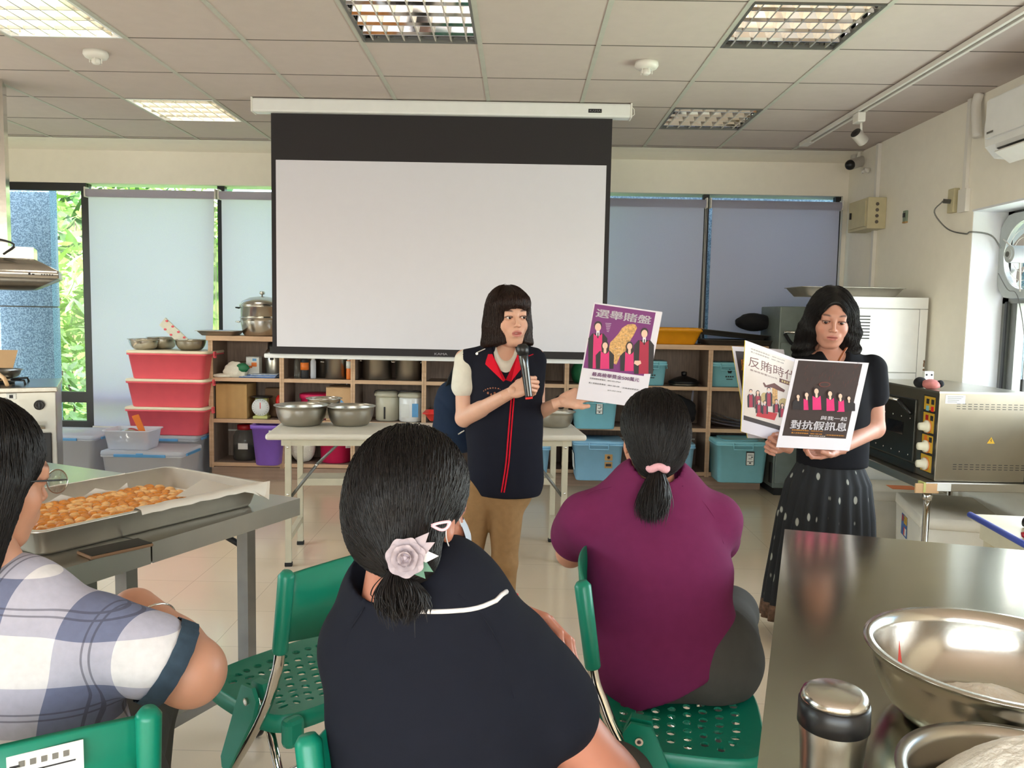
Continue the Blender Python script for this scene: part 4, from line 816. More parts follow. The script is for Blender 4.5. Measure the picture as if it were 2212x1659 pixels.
g.obj('controls', t)
# the cooking corner is turned towards the room
_pv = Vector((at(60, 900, Y=4.95).x, 4.95, 0)); _rt = R(27)
for _o in [o for o in COL.objects if o.parent is None and o.name in ('cooking_range', 'frying_pan', 'cardboard_sheet', 'range_hood')]:
    _d = Matrix.Rotation(_rt, 3, 'Z') @ (Vector(_o.location)-Vector((kx1, ky0, 0))); _o.location = _pv+_d+Vector((0.12, .1, 0)); _o.rotation_euler.z += _rt
# ---------------------------------------------------------------- white folding table
def frame_pt(c, rz): return Matrix.Translation(Vector(c)) @ Matrix.Rotation(rz, 4, 'Z')
mat('table_cream', srgb(208, 200, 184), .45, var=.03); mat('leg_cream', srgb(196, 188, 164), .4)
a = at(572, 948, Z=.71); b = at(1268, 950, Z=.71); ang = math.atan2(b.y-a.y, b.x-a.x); L = (b-a).length; TD = .50
t = thing('folding_table', 'long cream folding table with steel bowls on it in front of the shelf', 'table', (a.x, a.y, 0), ang)
g = local(G('table_cream'), t); g.b2((0, 0, .702), (L, TD, .735), bev=.012); g.obj('tabletop', t)
g = local(G('leg_cream'), t); g.b2((.08, .03, .668), (L-.08, .05, .702)); g.b2((.08, TD-.05, .668), (L-.08, TD-.03, .702)); g.obj('apron', t)
for x in (.115, L-.115):
    for y in (.04, TD-.04):
        g = local(G('leg_cream'), t); g.b2((x-.016, y-.012, .02), (x+.016, y+.012, .70)); g.obj('leg', t)
        f_ = local(G('rubber'), t).b2((x-.02, y-.016, 0), (x+.02, y+.016, .022), bev=.003).obj('foot', t)
    g = local(G('leg_cream'), t); g.b2((x-.014, .052, .14), (x+.014, TD-.052, .172)); g.obj('stretcher', t)
    s = 1 if x < L/2 else -1
    g = local(G('grey_frame'), t); g.tube([(x+s*.01, .045, .38), (x+s*.15, .05, .56)], .009, n=6); g.tube([(x+s*.15, .052, .56), (x+s*.28, .05, .69)], .009, n=6)
    for q in ((x, .026, .66), (x+s*.15, .04, .56), (x, .026, .40)): g.ell(q, (.007, .004, .007), 'chrome', 8, 6)
    g.obj('folding_brace', t)
g = local(G('leg_cream'), t); g.b2((.13, .30, .40), (L-.13, .48, .43)); g.b2((.13, .285, .395), (L-.13, .30, .435)); g.obj('lower_shelf', t)
tz = .735
WBL = 'steel bowls on the folding table'
def tb(px, py, r, h, rb, lab, m='steel_brushed'): p = at(px, py, Z=tz); return bowl((p.x, p.y, tz), r, h, rb, lab, WBL, m)
p1 = at(635, 926, Z=tz); p2 = at(745, 926, Z=tz)
bowl((p1.x, p1.y+.16, tz), .145, .115, .085, 'leftmost large steel bowl on the folding table', WBL, 'steel_brushed'); bowl((p2.x, p2.y+.16, tz), .135, .11, .08, 'large steel bowl on the folding table, right of the leftmost one', WBL, 'steel_brushed')
p = at(696, 905, Z=tz); bowl((p.x-.005, p.y+.07, tz), .10, .12, .055, 'smaller steel bowl behind and between the two large ones', WBL, 'steel')
p = at(1203, 930, Z=tz); bowl((p.x, p.y+.16, tz), .105, .09, .06, 'steel bowl of pale food near the right end of the folding table', WBL, 'steel_brushed')
g = G('flower'); v, f = lump((p.x, p.y+.16, tz+.06), (.09, .09, .03), 7, 3, '', .3, None, 4); g.add(v, f, smooth=True)
tag(g.obj('bowl_contents', None, (p.x, p.y+.16, tz+.04)), 'pale food heaped in the bowl by the speaker', 'food')['kind'] = 'stuff'
p = at(938, 912, Z=tz); g = G('red_plastic'); taper(g, (p.x+.02, p.y+.12), tz, tz+.05, (.12, .16), (.17, .21), .02, wall=.003, rim=.003); solo('red_tray', g, 'small red plastic tray beside the speaker on the folding table', 'tray')
# ---------------------------------------------------------------- stainless tables at the left
C0 = at(648, 1076, Z=.8); u = Vector((-.910, .414, 0)).normalized(); ang = math.atan2(u.y, u.x)+math.pi; w = Vector((math.sin(ang), -math.cos(ang), 0))
def steel_table(o, L, D, lab, castor=False):
    """local x runs from the left end to the right end, y from near to far"""
    t = thing('steel_table', lab, 'table', (o.x, o.y, 0), ang, 'stainless folding tables at the left'); g = local(G('steel_brushed'), t)
    g.b2((-L, -D, .796), (0, 0, .80)); g.b2((-L, -D, .745), (0, -D+.004, .796)); g.b2((-L, -.004, .745), (0, 0, .796)); g.b2((-.004, -D+.004, .745), (0, -.004, .796)); g.b2((-L, -D+.004, .745), (-L+.004, -.004, .796)); g.obj('tabletop', t)
    for x in (-.17, -L+.17):
        for y in (-.06, -D+.06):
            g = local(G('steel_dark'), t); g.b2((x-.022, y-.018, .06), (x+.022, y+.018, .75)); g.obj('leg', t)
            g = local(G('black_plastic'), t); g.lathe([(1e-6, -.012), (.036, -.012), (.042, -.008), (.042, .008), (.036, .012), (1e-6, .012)], (x+.03, y, .042), axis=(.25, 1, 0), n=28); g.b2((x+.004, y-.016, .03), (x+.05, y+.016, .075), 'steel'); g.obj('castor', t)
        g = local(G('steel_dark'), t); g.b2((x-.015, -D+.075, .17), (x+.015, -.075, .205)); g.obj('stretcher', t)
        s = -1 if x > -L/2 else 1
        g = local(G('black_box'), t); g.tube([(x, -.05, .62), (x+s*.35, -.05, .735)], .01, n=6); g.b2((x+s*.05, -.056, .66), (x+s*.22, -.05, .73), 'steel_dark'); g.obj('folding_brace', t)
    return t
steel_table(C0, 1.5, .575, 'far stainless folding table at the left, under the tray of golden pastries'); C1 = C0+w*.58; steel_table(C1, 1.5, .60, 'near stainless folding table at the left, with the phone on its corner seam')
# tray of pastries
tc = at(90, 1168, Z=.802); e = Vector((.62, .785, 0)).normalized()
A = at(566, 1046, Z=.865); D_ = at(372, 1014, Z=.865); tu = (A-at(80, 1152, Z=.865)); tl = tu.length; tu.normalize(); tv = Vector((-tu.y, tu.x, 0)); tw = .45
tang = math.atan2(tu.y, tu.x); tcn = A-tu*tl/2+tv*tw/2
t = thing('pastry_tray', 'deep grey metal tray of golden pastries on the steel table', 'tray', (tcn.x, tcn.y, .8005), tang)
g = local(G('alu'), t); taper(g, (0, 0), 0, .068, (tl-.03, tw-.03), (tl, tw), .03, wall=.003, rim=.005); g.obj('body', t)
mat('bake_paper', srgb(206, 196, 182), .55, var=.02)
g = local(G('bake_paper'), t); n = 14; v = []
for i in range(n+1):
    x = -tl*.12+(tl*.60)*i/n
    for j, (yy, zz) in enumerate(((-tw/2+.05, .012), (-tw/2+.025, .05), (-tw/2+.006, .074), (-tw/2-.018, .070), (-tw/2-.02, .058-.035*max(0, i/n-.8)*5))): v.append((x+(0 if j < 3 else .02*(i/n)), yy+.002*math.sin(i*1.7+j), zz+.0015*math.sin(i*2.3)))
g.add([q for q in v], [(i*5+j, i*5+j+1, (i+1)*5+j+1, (i+1)*5+j) for i in range(n) for j in range(4)], smooth=True)
g.prism([(tl*.30, -tw/2+.03), (tl*.49, -tw/2+.04), (tl*.47, tw*.05), (tl*.20, -tw*.2)], (0, 0, .052), (1, 0, 0), (0, 1, .06), (0, 0, .001))
g.add([(tl*.45, -tw/2+.03, .064), (tl*.52, -tw/2-.02, .075), (tl*.5, -tw/2-.03, .02), (tl*.40, -tw/2-.012, .07)], [(0, 1, 2, 3)])
v = [(-tl*.25+tl*.52*i/10, tw/2-.02+.01*j, .01+.03*j+.002*math.sin(i*2)) for i in range(11) for j in range(3)]; g.add(v, [(i*3+j, i*3+j+1, i*3+j+4, i*3+j+3) for i in range(10) for j in range(2)], smooth=True)
g.obj('baking_paper', t)
mat('pastry', srgb(222, 138, 44), .45, var=.25, vscale=60, bump=.3, bscale=120); mat('pastry_pale', srgb(236, 180, 110), .4, var=.2, vscale=70)
r = rnd(4); protos = []
for k in range(6):
    v, f = lump((0, 0, .011), (.0200, .0170, .0150), 5, 40+k, '', .22, .001, 2, 2.5); g = G('pastry' if k < 4 else 'pastry_pale').add(v, f, smooth=True)
    o = g.obj('pastry', None); protos.append(o)
T0 = WM[t.name]; cnt = 0; nx, ny = 22, 13; first = True; used = set()
for i in range(nx):
    for j in range(ny):
        x = -tl/2+.05+(tl-.15)*(i+.5*(j % 2))/nx+r.uniform(-.007, .007); y = -tw/2+.05+(tw-.09)*j/ny+r.uniform(-.007, .007)
        if x > tl*.33 and y < -.10+ (x-tl*.33)*2.0: continue
        if cnt >= 298: continue
        k = r.randrange(6); lo = T0 @ Vector((x, y, .012))
        if k in used: o = protos[k].copy(); COL.objects.link(o)
        else: o = protos[k]; used.add(k)
        o.location = lo; o.rotation_euler = (0, 0, r.uniform(0, 6.28)); o.scale = (1, 1, 1)
        tag(o, 'golden glazed pastry ball lying in the deep metal tray', 'pastry', 'golden pastries in the tray'); cnt += 1
# phone
pc = at(250, 1184, Z=.806); t = thing('smartphone', 'dark smartphone in a case lying on the steel table edge', 'phone', (pc.x, pc.y, .8005), tang-.12)
g = local(G('brown_box'), t); g.box((0, 0, .004), (.155, .075, .008), bev=.003); g.obj('case', t); mat('phone_glass', srgb(22, 24, 28), .06, spec=.8); g = local(G('phone_glass'), t); g.box((0, 0, .0085), (.148, .069, .001)); g.obj('screen', t)
# ---------------------------------------------------------------- right foreground steel worktop and what stands on it
Pa, Pb, Pc = at(1695, 1143, Z=.8), at(2137, 1182, Z=.8), at(1636, 1657, Z=.8); ua = (Pb-Pa).normalized(); uc = (Pc-Pa).normalized()
q1 = Pa; q2 = Pa+ua*1.5; q3 = Pa+ua*1.5+uc*1.7; q4 = Pa+uc*1.75
mat('steel_top', srgb(182, 180, 164), .15, metal=1., var=.08, vscale=3, bump=.04, bscale=12, bdist=.003)
t = thing('steel_worktop', 'large stainless work table filling the lower right corner', 'table', ((q1.x+q3.x)/2, (q1.y+q3.y)/2, 0))
g = G('steel_top'); P = [(p.x, p.y) for p in (q1, q4, q3, q2)]; g.prism(P, (0, 0, .794), (1, 0, 0), (0, 1, 0), (0, 0, .006)); g.obj('tabletop', t)
g = G('steel_brushed')
for a, b in ((q1, q2), (q2, q3), (q3, q4), (q4, q1)):
    d = (b-a).normalized(); nn = Vector((-d.y, d.x, 0)); nn = nn if nn.dot((q1+q3)/2-a) > 0 else -nn; g.prism([(0, 0), ((b-a).length, 0), ((b-a).length, -.05), (0, -.05)], (a.x, a.y, .794), d, (0, 0, 1), nn*.003)
g.obj('edge_skirt', t)
cen = (q1+q3)/2
for a in (q1, q2, q3, q4): p = a+(cen-a).normalized()*.12; G('steel_brushed').cyl((p.x, p.y, 0), (p.x, p.y, .79), .019).obj('leg', t)
p = (q1*.55+q3*.45); g = G('steel_brushed'); g.prism([((x-cen.x)*.86+cen.x, (y-cen.y)*.86+cen.y) for x, y in P], (0, 0, .2), (1, 0, 0), (0, 1, 0), (0, 0, .012)); g.obj('lower_shelf', t)
BW = 'large steel bowls on the work table'
pb = at(2075, 1545, Z=.8); bcx, bcy = at(2065, 1365, Z=.95).x, at(2065, 1365, Z=.95).y
R1 = .185; c1 = at(2080, 1470, Z=.93); c1 = Vector((c1.x, c1.y, .8)); rl = at(1852, 1365, Z=.925)
bowl((.728, 1.178, .8005), .178, .108, .11, 'larger shiny steel bowl with a little flour, beyond the flour-filled one', BW, 'steel', n=96)
bowl((.597, .872, .8005), .140, .078, .085, 'steel bowl heaped with white flour at the bottom right', BW, 'steel_brushed', n=96)
mat('flour', srgb(238, 232, 220), .95, var=.02, bump=.8, bscale=90, bdist=.006)
def mound(name, c, r, h, seed, lab, lumps=.006):
    rs = np.random.RandomState(seed); n = 60; k = 24; K = rs.normal(size=(24, 2)); ph = rs.uniform(0, 6.28, 24); v = []
    for i in range(k+1):
        for j in range(n):
            rr = r*i/k; a = 2*math.pi*j/n; x, y = rr*math.cos(a), rr*math.sin(a)
            z = h*max(0, 1-(i/k)**1.7) + lumps*float(np.mean(np.abs(np.sin((K@np.array([x, y]))*140+ph)))*2-1)*(1-(i/k)**6) + lumps*.9*float(np.mean(np.sin((K@np.array([x, y]))*45+ph)))*3*(1-i/k)
            v.append((x, y, z))
    g = G('flour'); g.T = Matrix.Translation(Vector(c)); g.add(v, [(i*n+j, i*n+(j+1) % n, (i+1)*n+(j+1) % n, (i+1)*n+j) for i in range(k) for j in range(n)], smooth=True)
    o = tag(g.obj(name, None, c), lab, 'flour'); o['kind'] = 'stuff'
mound('flour_heap', (.600, .872, .845), .124, .090, 2, 'white flour heaped in the nearer steel bowl'); mound('flour_patch', (.715, 1.165, .812), .115, .045, 5, 'low patch of flour at the bottom of the shiny bowl')
p = at(1950, 1400, Z=.9); g = G('red_plastic').prism([(0, 0), (.018, .012), (.004, .055), (-.012, .02)], (.597, 1.215, .85), (.6, .8, 0), (.0, .2, 1), (.001, .001, 0)); solo('red_packet', g, 'small red packet scrap stuck inside the shiny bowl', 'packet')
t = thing('vacuum_tumbler', 'steel vacuum tumbler with a black band and steel cap, front of the work table', 'tumbler', (.396, .965, .8005))
zt_ = .132; g = local(G('steel_brushed'), t); g.lathe([(1e-6, 0), (.033, 0), (.036, .006), (.037, .06), (.0385, .085), (.041, .105), (.0405, zt_-.022)], n=56); g.obj('body', t)
g = local(G('black_plastic'), t); g.lathe([(.0405, zt_-.030), (.0425, zt_-.028), (.042, zt_), (.039, zt_+.002)], n=56); g.obj('band', t)
g = local(G('steel'), t); g.lathe([(.040, zt_), (.040, zt_+.006), (.037, zt_+.013), (.03, zt_+.0165), (1e-6, zt_+.018)], n=56); g.obj('cap', t)
# ---------------------------------------------------------------- right side: cabinet, machine, oven on its stand, foam boxes
t = thing('white_cabinet', 'tall white metal cabinet with chipped edges and side vents behind the oven', 'cabinet', (2.4, 5.6, 0))
cy = 5.45; x1 = 2.715; x0 = x1-.60; hz_ = at(1990, 643, Y=cy).z
g = G('white_gloss'); g.b2((x0, cy+.03, 0), (x1, cy+.42, hz_), bev=.004); g.obj('body', t)
g = G('white_gloss'); g.b2((x0, cy, hz_-.075), (x1, cy+.03, hz_), bev=.003); g.obj('top_rail', t)
g = G('white_gloss'); g.b2((x0+.02, cy+.002, hz_-.50), (x1-.055, cy+.03, hz_-.08), bev=.002); g.obj('upper_door', t)
g = G('white_gloss'); g.b2((x0+.02, cy+.002, hz_-.62), (x1-.055, cy+.03, hz_-.505), bev=.002); g.b2((x0+.02, cy+.002, hz_-.70), (x1-.055, cy+.03, hz_-.625), bev=.002); g.b2((x0+.02, cy+.002, .05), (x1-.055, cy+.03, hz_-.705), bev=.002); g.obj('lower_panel', t)
g = G('white_gloss'); g.b2((x1-.052, cy, .0), (x1, cy+.03, hz_-.078), bev=.002)
r = rnd(9)
for k in range(16): g.ell((x1-.002-r.random()*.006, cy-.001, hz_-.42-r.random()*.3), (.006*r.random()+.002, .002, .008), 'brown_box', 6, 4)
g.obj('side_rail', t)
g = G('ink'); vx = at(1868, 700, Y=cy).x
for k in range(8): z_ = hz_-.13-k*.021; g.b2((vx-.05, cy-.001, z_-.0035), (vx+.035, cy+.003, z_+.0035))
g.obj('vent_slots', t)
g = G('alu'); taper(g, (at(1822, 620, Y=5.66).x, 5.66), hz_, hz_+.062, (.60, .32), (.68, .38), .03, wall=.003, rim=.004); solo('cabinet_tray', g, 'long shallow grey metal tray on top of the white cabinet', 'tray')
mat('machine_grey', srgb(122, 132, 128), .5, metal=.3, var=.08)
t = thing('dough_machine', 'tall grey-green machine with a vent grille at the end of the shelf', 'machine', (2.25, 6.6, 0)); mx0 = 2.03
g = G('machine_grey'); g.b2((mx0, 6.38, .06), (mx0+.46, 6.88, 1.50), bev=.008); g.b2((mx0+.02, 6.40, 0), (mx0+.44, 6.86, .06), 'black_box'); g.obj('body', t)
g = G('machine_grey'); g.b2((mx0+.01, 6.355, .1), (mx0+.45, 6.38, 1.22), bev=.006); g.obj('front_door', t)
g = G('black_box'); g.b2((mx0+.12, 6.348, 1.09), (mx0+.19, 6.356, 1.17))
for k in range(5): g.b2((mx0+.125, 6.344, 1.095+.015*k), (mx0+.185, 6.348, 1.102+.015*k), 'grey_frame')
g.obj('vent_grille', t)
g = G('steel'); g.tube([(mx0+.02, 6.33, 1.30), (mx0+.2, 6.32, 1.30)], .012); g.obj('handle', t)
g = G('black_box'); g.b2((mx0-.014, 6.39, .1), (mx0, 6.44, .26)); g.obj('door_latch', t)
pts = spl([(mx0+.02, 6.31, 1.29), (mx0+.08, 6.29, 1.21), (mx0+.17, 6.29, 1.24), (mx0+.22, 6.31, 1.30), (mx0+.30, 6.29, 1.19), (mx0+.38, 6.31, 1.27)], 5)
solo('hanging_strap', G('black_cloth').tube(pts, .014, n=8), 'black strap draped over the handle of the grey machine', 'strap')
t = thing('oven_stand', 'low steel stand under the deck oven with a taped corner', 'stand', (2.4, 4.6, 0)); oy0, oy1, ox0, ox1 = 4.10, 4.98, 2.08, 2.70; oz = .585
g = G('steel_brushed'); g.b2((ox0, oy0, oz-.045), (ox1, oy1, oz), bev=.004); g.obj('top', t)
for x in (ox0+.035, ox1-.035):
    for y in (oy0+.035, oy1-.035): G('chrome').cyl((x, y, 0), (x, y, oz-.045), .0165).obj('leg', t)
G('steel').lathe([(.018, 0), (.026, .01), (.024, .03), (.018, .04)], (ox0+.035, oy0+.035, oz-.10), n=24).obj('leg_collar', t)
g = G('cardboard_pale'); g.box((ox0+.01, oy0-.002, oz-.03), (.12, .012, .05), bev=.003); g.box((ox0+.095, oy0-.007, oz-.022), (.07, .004, .038), 'label_white'); g.box((ox0-.004, oy0+.02, oz-.025), (.012, .06, .05), 'olive'); g.obj('taped_corner', t)
mat('oven_dark', srgb(70, 70, 66), .3, metal=.85, var=.1); mat('panel_yellow', srgb(206, 162, 40), .45); mat('oven_steel', srgb(150, 142, 128), .3, metal=1., var=.1, vscale=4); mat('knob_cream', srgb(240, 234, 212), .35)
t = thing('deck_oven', 'stainless deck oven with yellow control panel and three cream knobs', 'oven', (2.35, 4.55, oz+.002)); a0, a1, b0, b1, c0, c1 = at(2027, 900, Y=4.13).x, 2.60, 4.13, 4.96, oz+.002, at(2030, 848, Y=4.13).z
g = G('oven_steel'); g.b2((a0, b0, c0), (a1, b1, c1), bev=.003); g.b2((a0-.004, b0-.004, c1-.004), (a1+.004, b1+.004, c1+.006), 'steel_brushed'); g.obj('body', t)
g = G('oven_dark'); g.b2((a0-.012, b0+.22, c0+.06), (a0, b1-.03, c1-.06), bev=.003); g.b2((a0-.016, b0+.34, c0+.19), (a0-.012, b1-.30, c0+.26), 'phone_glass')
for k in range(9): g.ell((a0-.013, b0+.27+.05*(k % 5)*2, c0+.09+.2*(k // 5)), (.002, .005, .005), 'chrome', 8, 5)
g.obj('door', t)
g = G('chrome'); g.tube([(a0-.045, b0+.34, c1-.075), (a0-.045, b1-.12, c1-.075)], .008); g.tube([(a0-.045, b0+.345, c1-.075), (a0-.02, b0+.25, c1-.14)], .011, 'black_plastic'); g.obj('door_handle', t)
g = G('oven_dark'); g.b2((a0-.01, b0+.20, c0+.004), (a0, b1-.02, c0+.05)); g.obj('lower_panel', t)
pw = .13; g = G('black_box'); g.b2((a0-.004, b0+.02, c0+.03), (a0, b0+.02+pw, c1-.025)); H = (c1-.025)-(c0+.03)
for k, (q0, q1_) in enumerate(((.0, .24), (.25, .50), (.51, .79), (.80, 1.0))): g.b2((a0-.006, b0+.03, c0+.035+H*q0), (a0-.004, b0+.01+pw, c0+.025+H*q1_), 'panel_yellow')
for (yy, zz, m_) in ((.05, .95, 'ink'), (.10, .95, 'ink'), (.05, .86, 'red_plastic'), (.10, .86, 'bin_blue'), (.05, .74, 'ink'), (.1, .74, 'lid_red'), (.05, .46, 'ink'), (.10, .47, 'orange')): g.b2((a0-.008, b0+yy-.012, c0+.02+H*zz-.013), (a0-.006, b0+yy+.014, c0+.02+H*zz+.013), m_)
g.obj('control_panel', t)
for k, q in enumerate((.60, .34, .11)):
    z_ = c0+.03+H*q; y_ = b0+.085
    g = G('orange').lathe([(1e-6, .0), (.036, 0), (.036, .0015), (1e-6, .0015)], (a0-.006, y_, z_), axis=(-1, 0, 0), n=28); g.lathe([(.032, .0), (.032, .012), (.022, .016), (.019, .045), (1e-6, .047)], (a0-.0075, y_, z_), 'knob_cream', axis=(-1, 0, 0), n=28); g.obj('knob', t)
g = G('ink')
for zz in (c0+.075, c1-.07):
    for rr in range(3):
        for k in range(13): x = a0+.09+k*.029; g.b2((x, b0-.001, zz-.012+.012*rr), (x+.018, b0+.002, zz-.009+.012*rr))
g.obj('vent_slots', t)
g = G('panel_yellow'); pc_ = Vector((a0+.275, b0-.0015, c0+.20)); g.prism([(-.02, 0), (.02, 0), (0, .034)], pc_, (1, 0, 0), (0, 0, 1), (0, .001, 0)); g.prism([(-.002, .006), (.004, .014), (.0, .014), (.003, .026), (-.005, .015), (0, .015)], pc_+Vector((0, -.001, 0)), (1, 0, 0), (0, 0, 1), (0, .0005, 0), 'ink'); g.obj('warning_sign', t)
g = G('label_white'); g.b2((a0+.03, b0-.001, c1-.055), (a0+.13, b0+.001, c1-.012))
for k in range(4): g.b2((a0+.04, b0-.0018, c1-.022-.009*k), (a0+.12-.01*k, b0-.001, c1-.019-.009*k), 'grey_frame')
g.obj('rating_plate', t)
v, f = lump((a0+.03, b0+.15, c1+.03), (.04, .05, .024), 6, 33, '', .35, c1+.0065, 3, 4); mat('pink_cloth', srgb(196, 120, 116), .8, var=.2); g = G('pink_cloth').add(v, f, smooth=True); v, f = lump((a0-.005, b0+.2, c1+.035), (.03, .035, .028), 6, 34, '', .2, c1+.0065, 3, 3); g.add(v, f, 'black_cloth', True); v, f = lump((a0+.06, b0+.12, c1+.035), (.018, .02, .018), 5, 35, '', .2, c1+.0065, 3, 3); g.add(v, f, 'black_cloth', True); solo('pink_glove', g, 'crumpled pink and black glove on top of the deck oven', 'glove')
t = thing('dice_box', 'small white box with black dots standing beside the glove at the cabinet corner', 'box', (a0+.19, b1-.1, c1+.007)); bx_ = at(2005, 800, Y=4.55).x
g = G('label_white').box((bx_, 4.55, c1+.045), (.052, .03, .075), bev=.004); g.obj('body', t); g = G('ink')
for dx in (-.014, .014):
    for dz in (-.018, .018): g.lathe([(1e-6, 0), (.006, 0), (.006, .0008), (1e-6, .0008)], (bx_+dx, 4.535, c1+.045+dz), axis=(0, -1, 0), n=14)
g.obj('dots', t)
v, f = lump((2.66, 4.2, oz+.12), (.03, .1, .12), 6, 44, '', .3, oz+.001, 3); mat('teal_dark', srgb(30, 52, 58), .7); solo('dark_cloth', G('teal_dark').add(v, f, smooth=True), 'dark teal cloth hanging at the right end of the deck oven', 'cloth')
mat('foam', srgb(226, 220, 206), .85, var=.05, vscale=6, bump=.1, bscale=200)
def foam_box(c, w, d, h, rz, lab, sticker=0):
    t = thing('foam_box', lab, 'box', (c[0], c[1], 0), rz, 'white foam boxes under the oven'); g = local(G('foam'), t); taper(g, (0, 0), .0, h-.06, (w*.93, d*.93), (w*.98, d*.98), .02); g.obj('body', t)
    g = local(G('foam'), t); taper(g, (0, 0), h-.06, h, (w, d), (w*.99, d*.99), .02); g.obj('lid', t)
    if sticker == 1:
        g = local(G('cloth_blue'), t); g.T = WM[t.name] @ Matrix.Rotation(R(-90), 4, 'Z') @ Matrix.Translation((-.06, 0, .045)); y = -w*.475-.006; g.box((0, y, h*.5), (.14, .003, .12)); g.box((.035, y-.002, h*.6), (.07, .002, .045), 'panel_yellow'); g.T = None; Q_ = WM[t.name] @ Matrix.Rotation(R(-90), 4, 'Z') @ Matrix.Translation((-.06, 0, .045)); g.text('サンふじ', Q_ @ Vector((.006, y-.0035, h*.58)), Q_.to_3x3() @ Vector((1, 0, 0)), (0, 0, 1), .03, 'ink', fit=.058); g.T = Q_
        g.ell((-.04, y-.002, h*.6), (.02, .001, .02), 'lid_red', 16, 8); g.box((.012, y-.002, h*.42), (.02, .002, .045), 'red_plastic'); g.box((.045, y-.002, h*.42), (.035, .002, .04), 'label_white'); g.obj('sticker', t)
    if sticker == 2: g = local(G('orange'), t); g.box((w*.05, -d*.1, h+.001), (.16, .12, .002)); g.obj('sticker', t)
foam_box((2.45, 5.19), .48, .40, .34, -.1, 'white foam box with an orange sticker on its lid, farther back under the oven', 2)
foam_box((2.42, 4.50), .42, .66, .37, R(-14), 'white foam box with a blue and yellow fruit sticker, nearer under the oven', 1)
# small cream table with blue edge, lower right
t = thing('plastic_table', 'small cream plastic table with a blue rubber edge at the right border', 'table', (1.75, 2.6, 0)); e0, e1 = at(2098, 1113, Z=.70), at(2214, 1177, Z=.70); du = (e1-e0).normalized(); dn = Vector((-du.y, du.x, 0)); dn = dn if dn.x > 0 else -dn
mat('blue_edge', srgb(70, 92, 190), .4); mat('cream_plastic', srgb(222, 214, 186), .4)
e1 = e0+du*.75; G('cream_plastic').prism([(0, 0), (.75, 0), (.75, .45), (0, .45)], e0+Vector((0, 0, -.015)), du, dn, (0, 0, .02)).obj('tabletop', t)
g = G('blue_edge').tube([e0-du*.01, e1], .011, n=12); g.obj('edge_strip', t)
G('cream_plastic').prism([(.03, 0), (.72, 0), (.72, -.06), (.03, -.06)], e0+dn*.02+Vector((0, 0, -.016)), du, (0, 0, 1), dn*.02).obj('apron', t)
for a, b in ((.05, .05), (.70, .05), (.05, .40), (.70, .40)): p = e0+du*a+dn*b; G('cream_plastic').cyl((p.x, p.y, 0), (p.x, p.y, .685), .022).obj('leg', t)
p = e0+du*.17+dn*.10; q = p+du*.2+dn*.14
g = G('black_plastic').tube([p+Vector((0, 0, .024)), q+Vector((0, 0, .024))], .017, n=14); solo('black_roller', g, 'thick black cylinder lying on the blue-edged table', 'roller')
p = e0+du*.26+dn*.07; q = p+du*.10+dn*.04; solo('marker_pen', G('black_plastic').cyl(p+Vector((0, 0, .013)), q+Vector((0, 0, .013)), .0065), 'black marker pen in front of the thick black cylinder', 'pen')
p = e0+du*.33+dn*.04; v, f = lump((p.x, p.y, p.z+.017), (.025, .02, .012), 5, 51, '', .3, p.z+.006, 2); solo('red_black_item', G('lid_red').add(v, f, smooth=True), 'small red and black item at the right border on the blue-edged table', 'item')
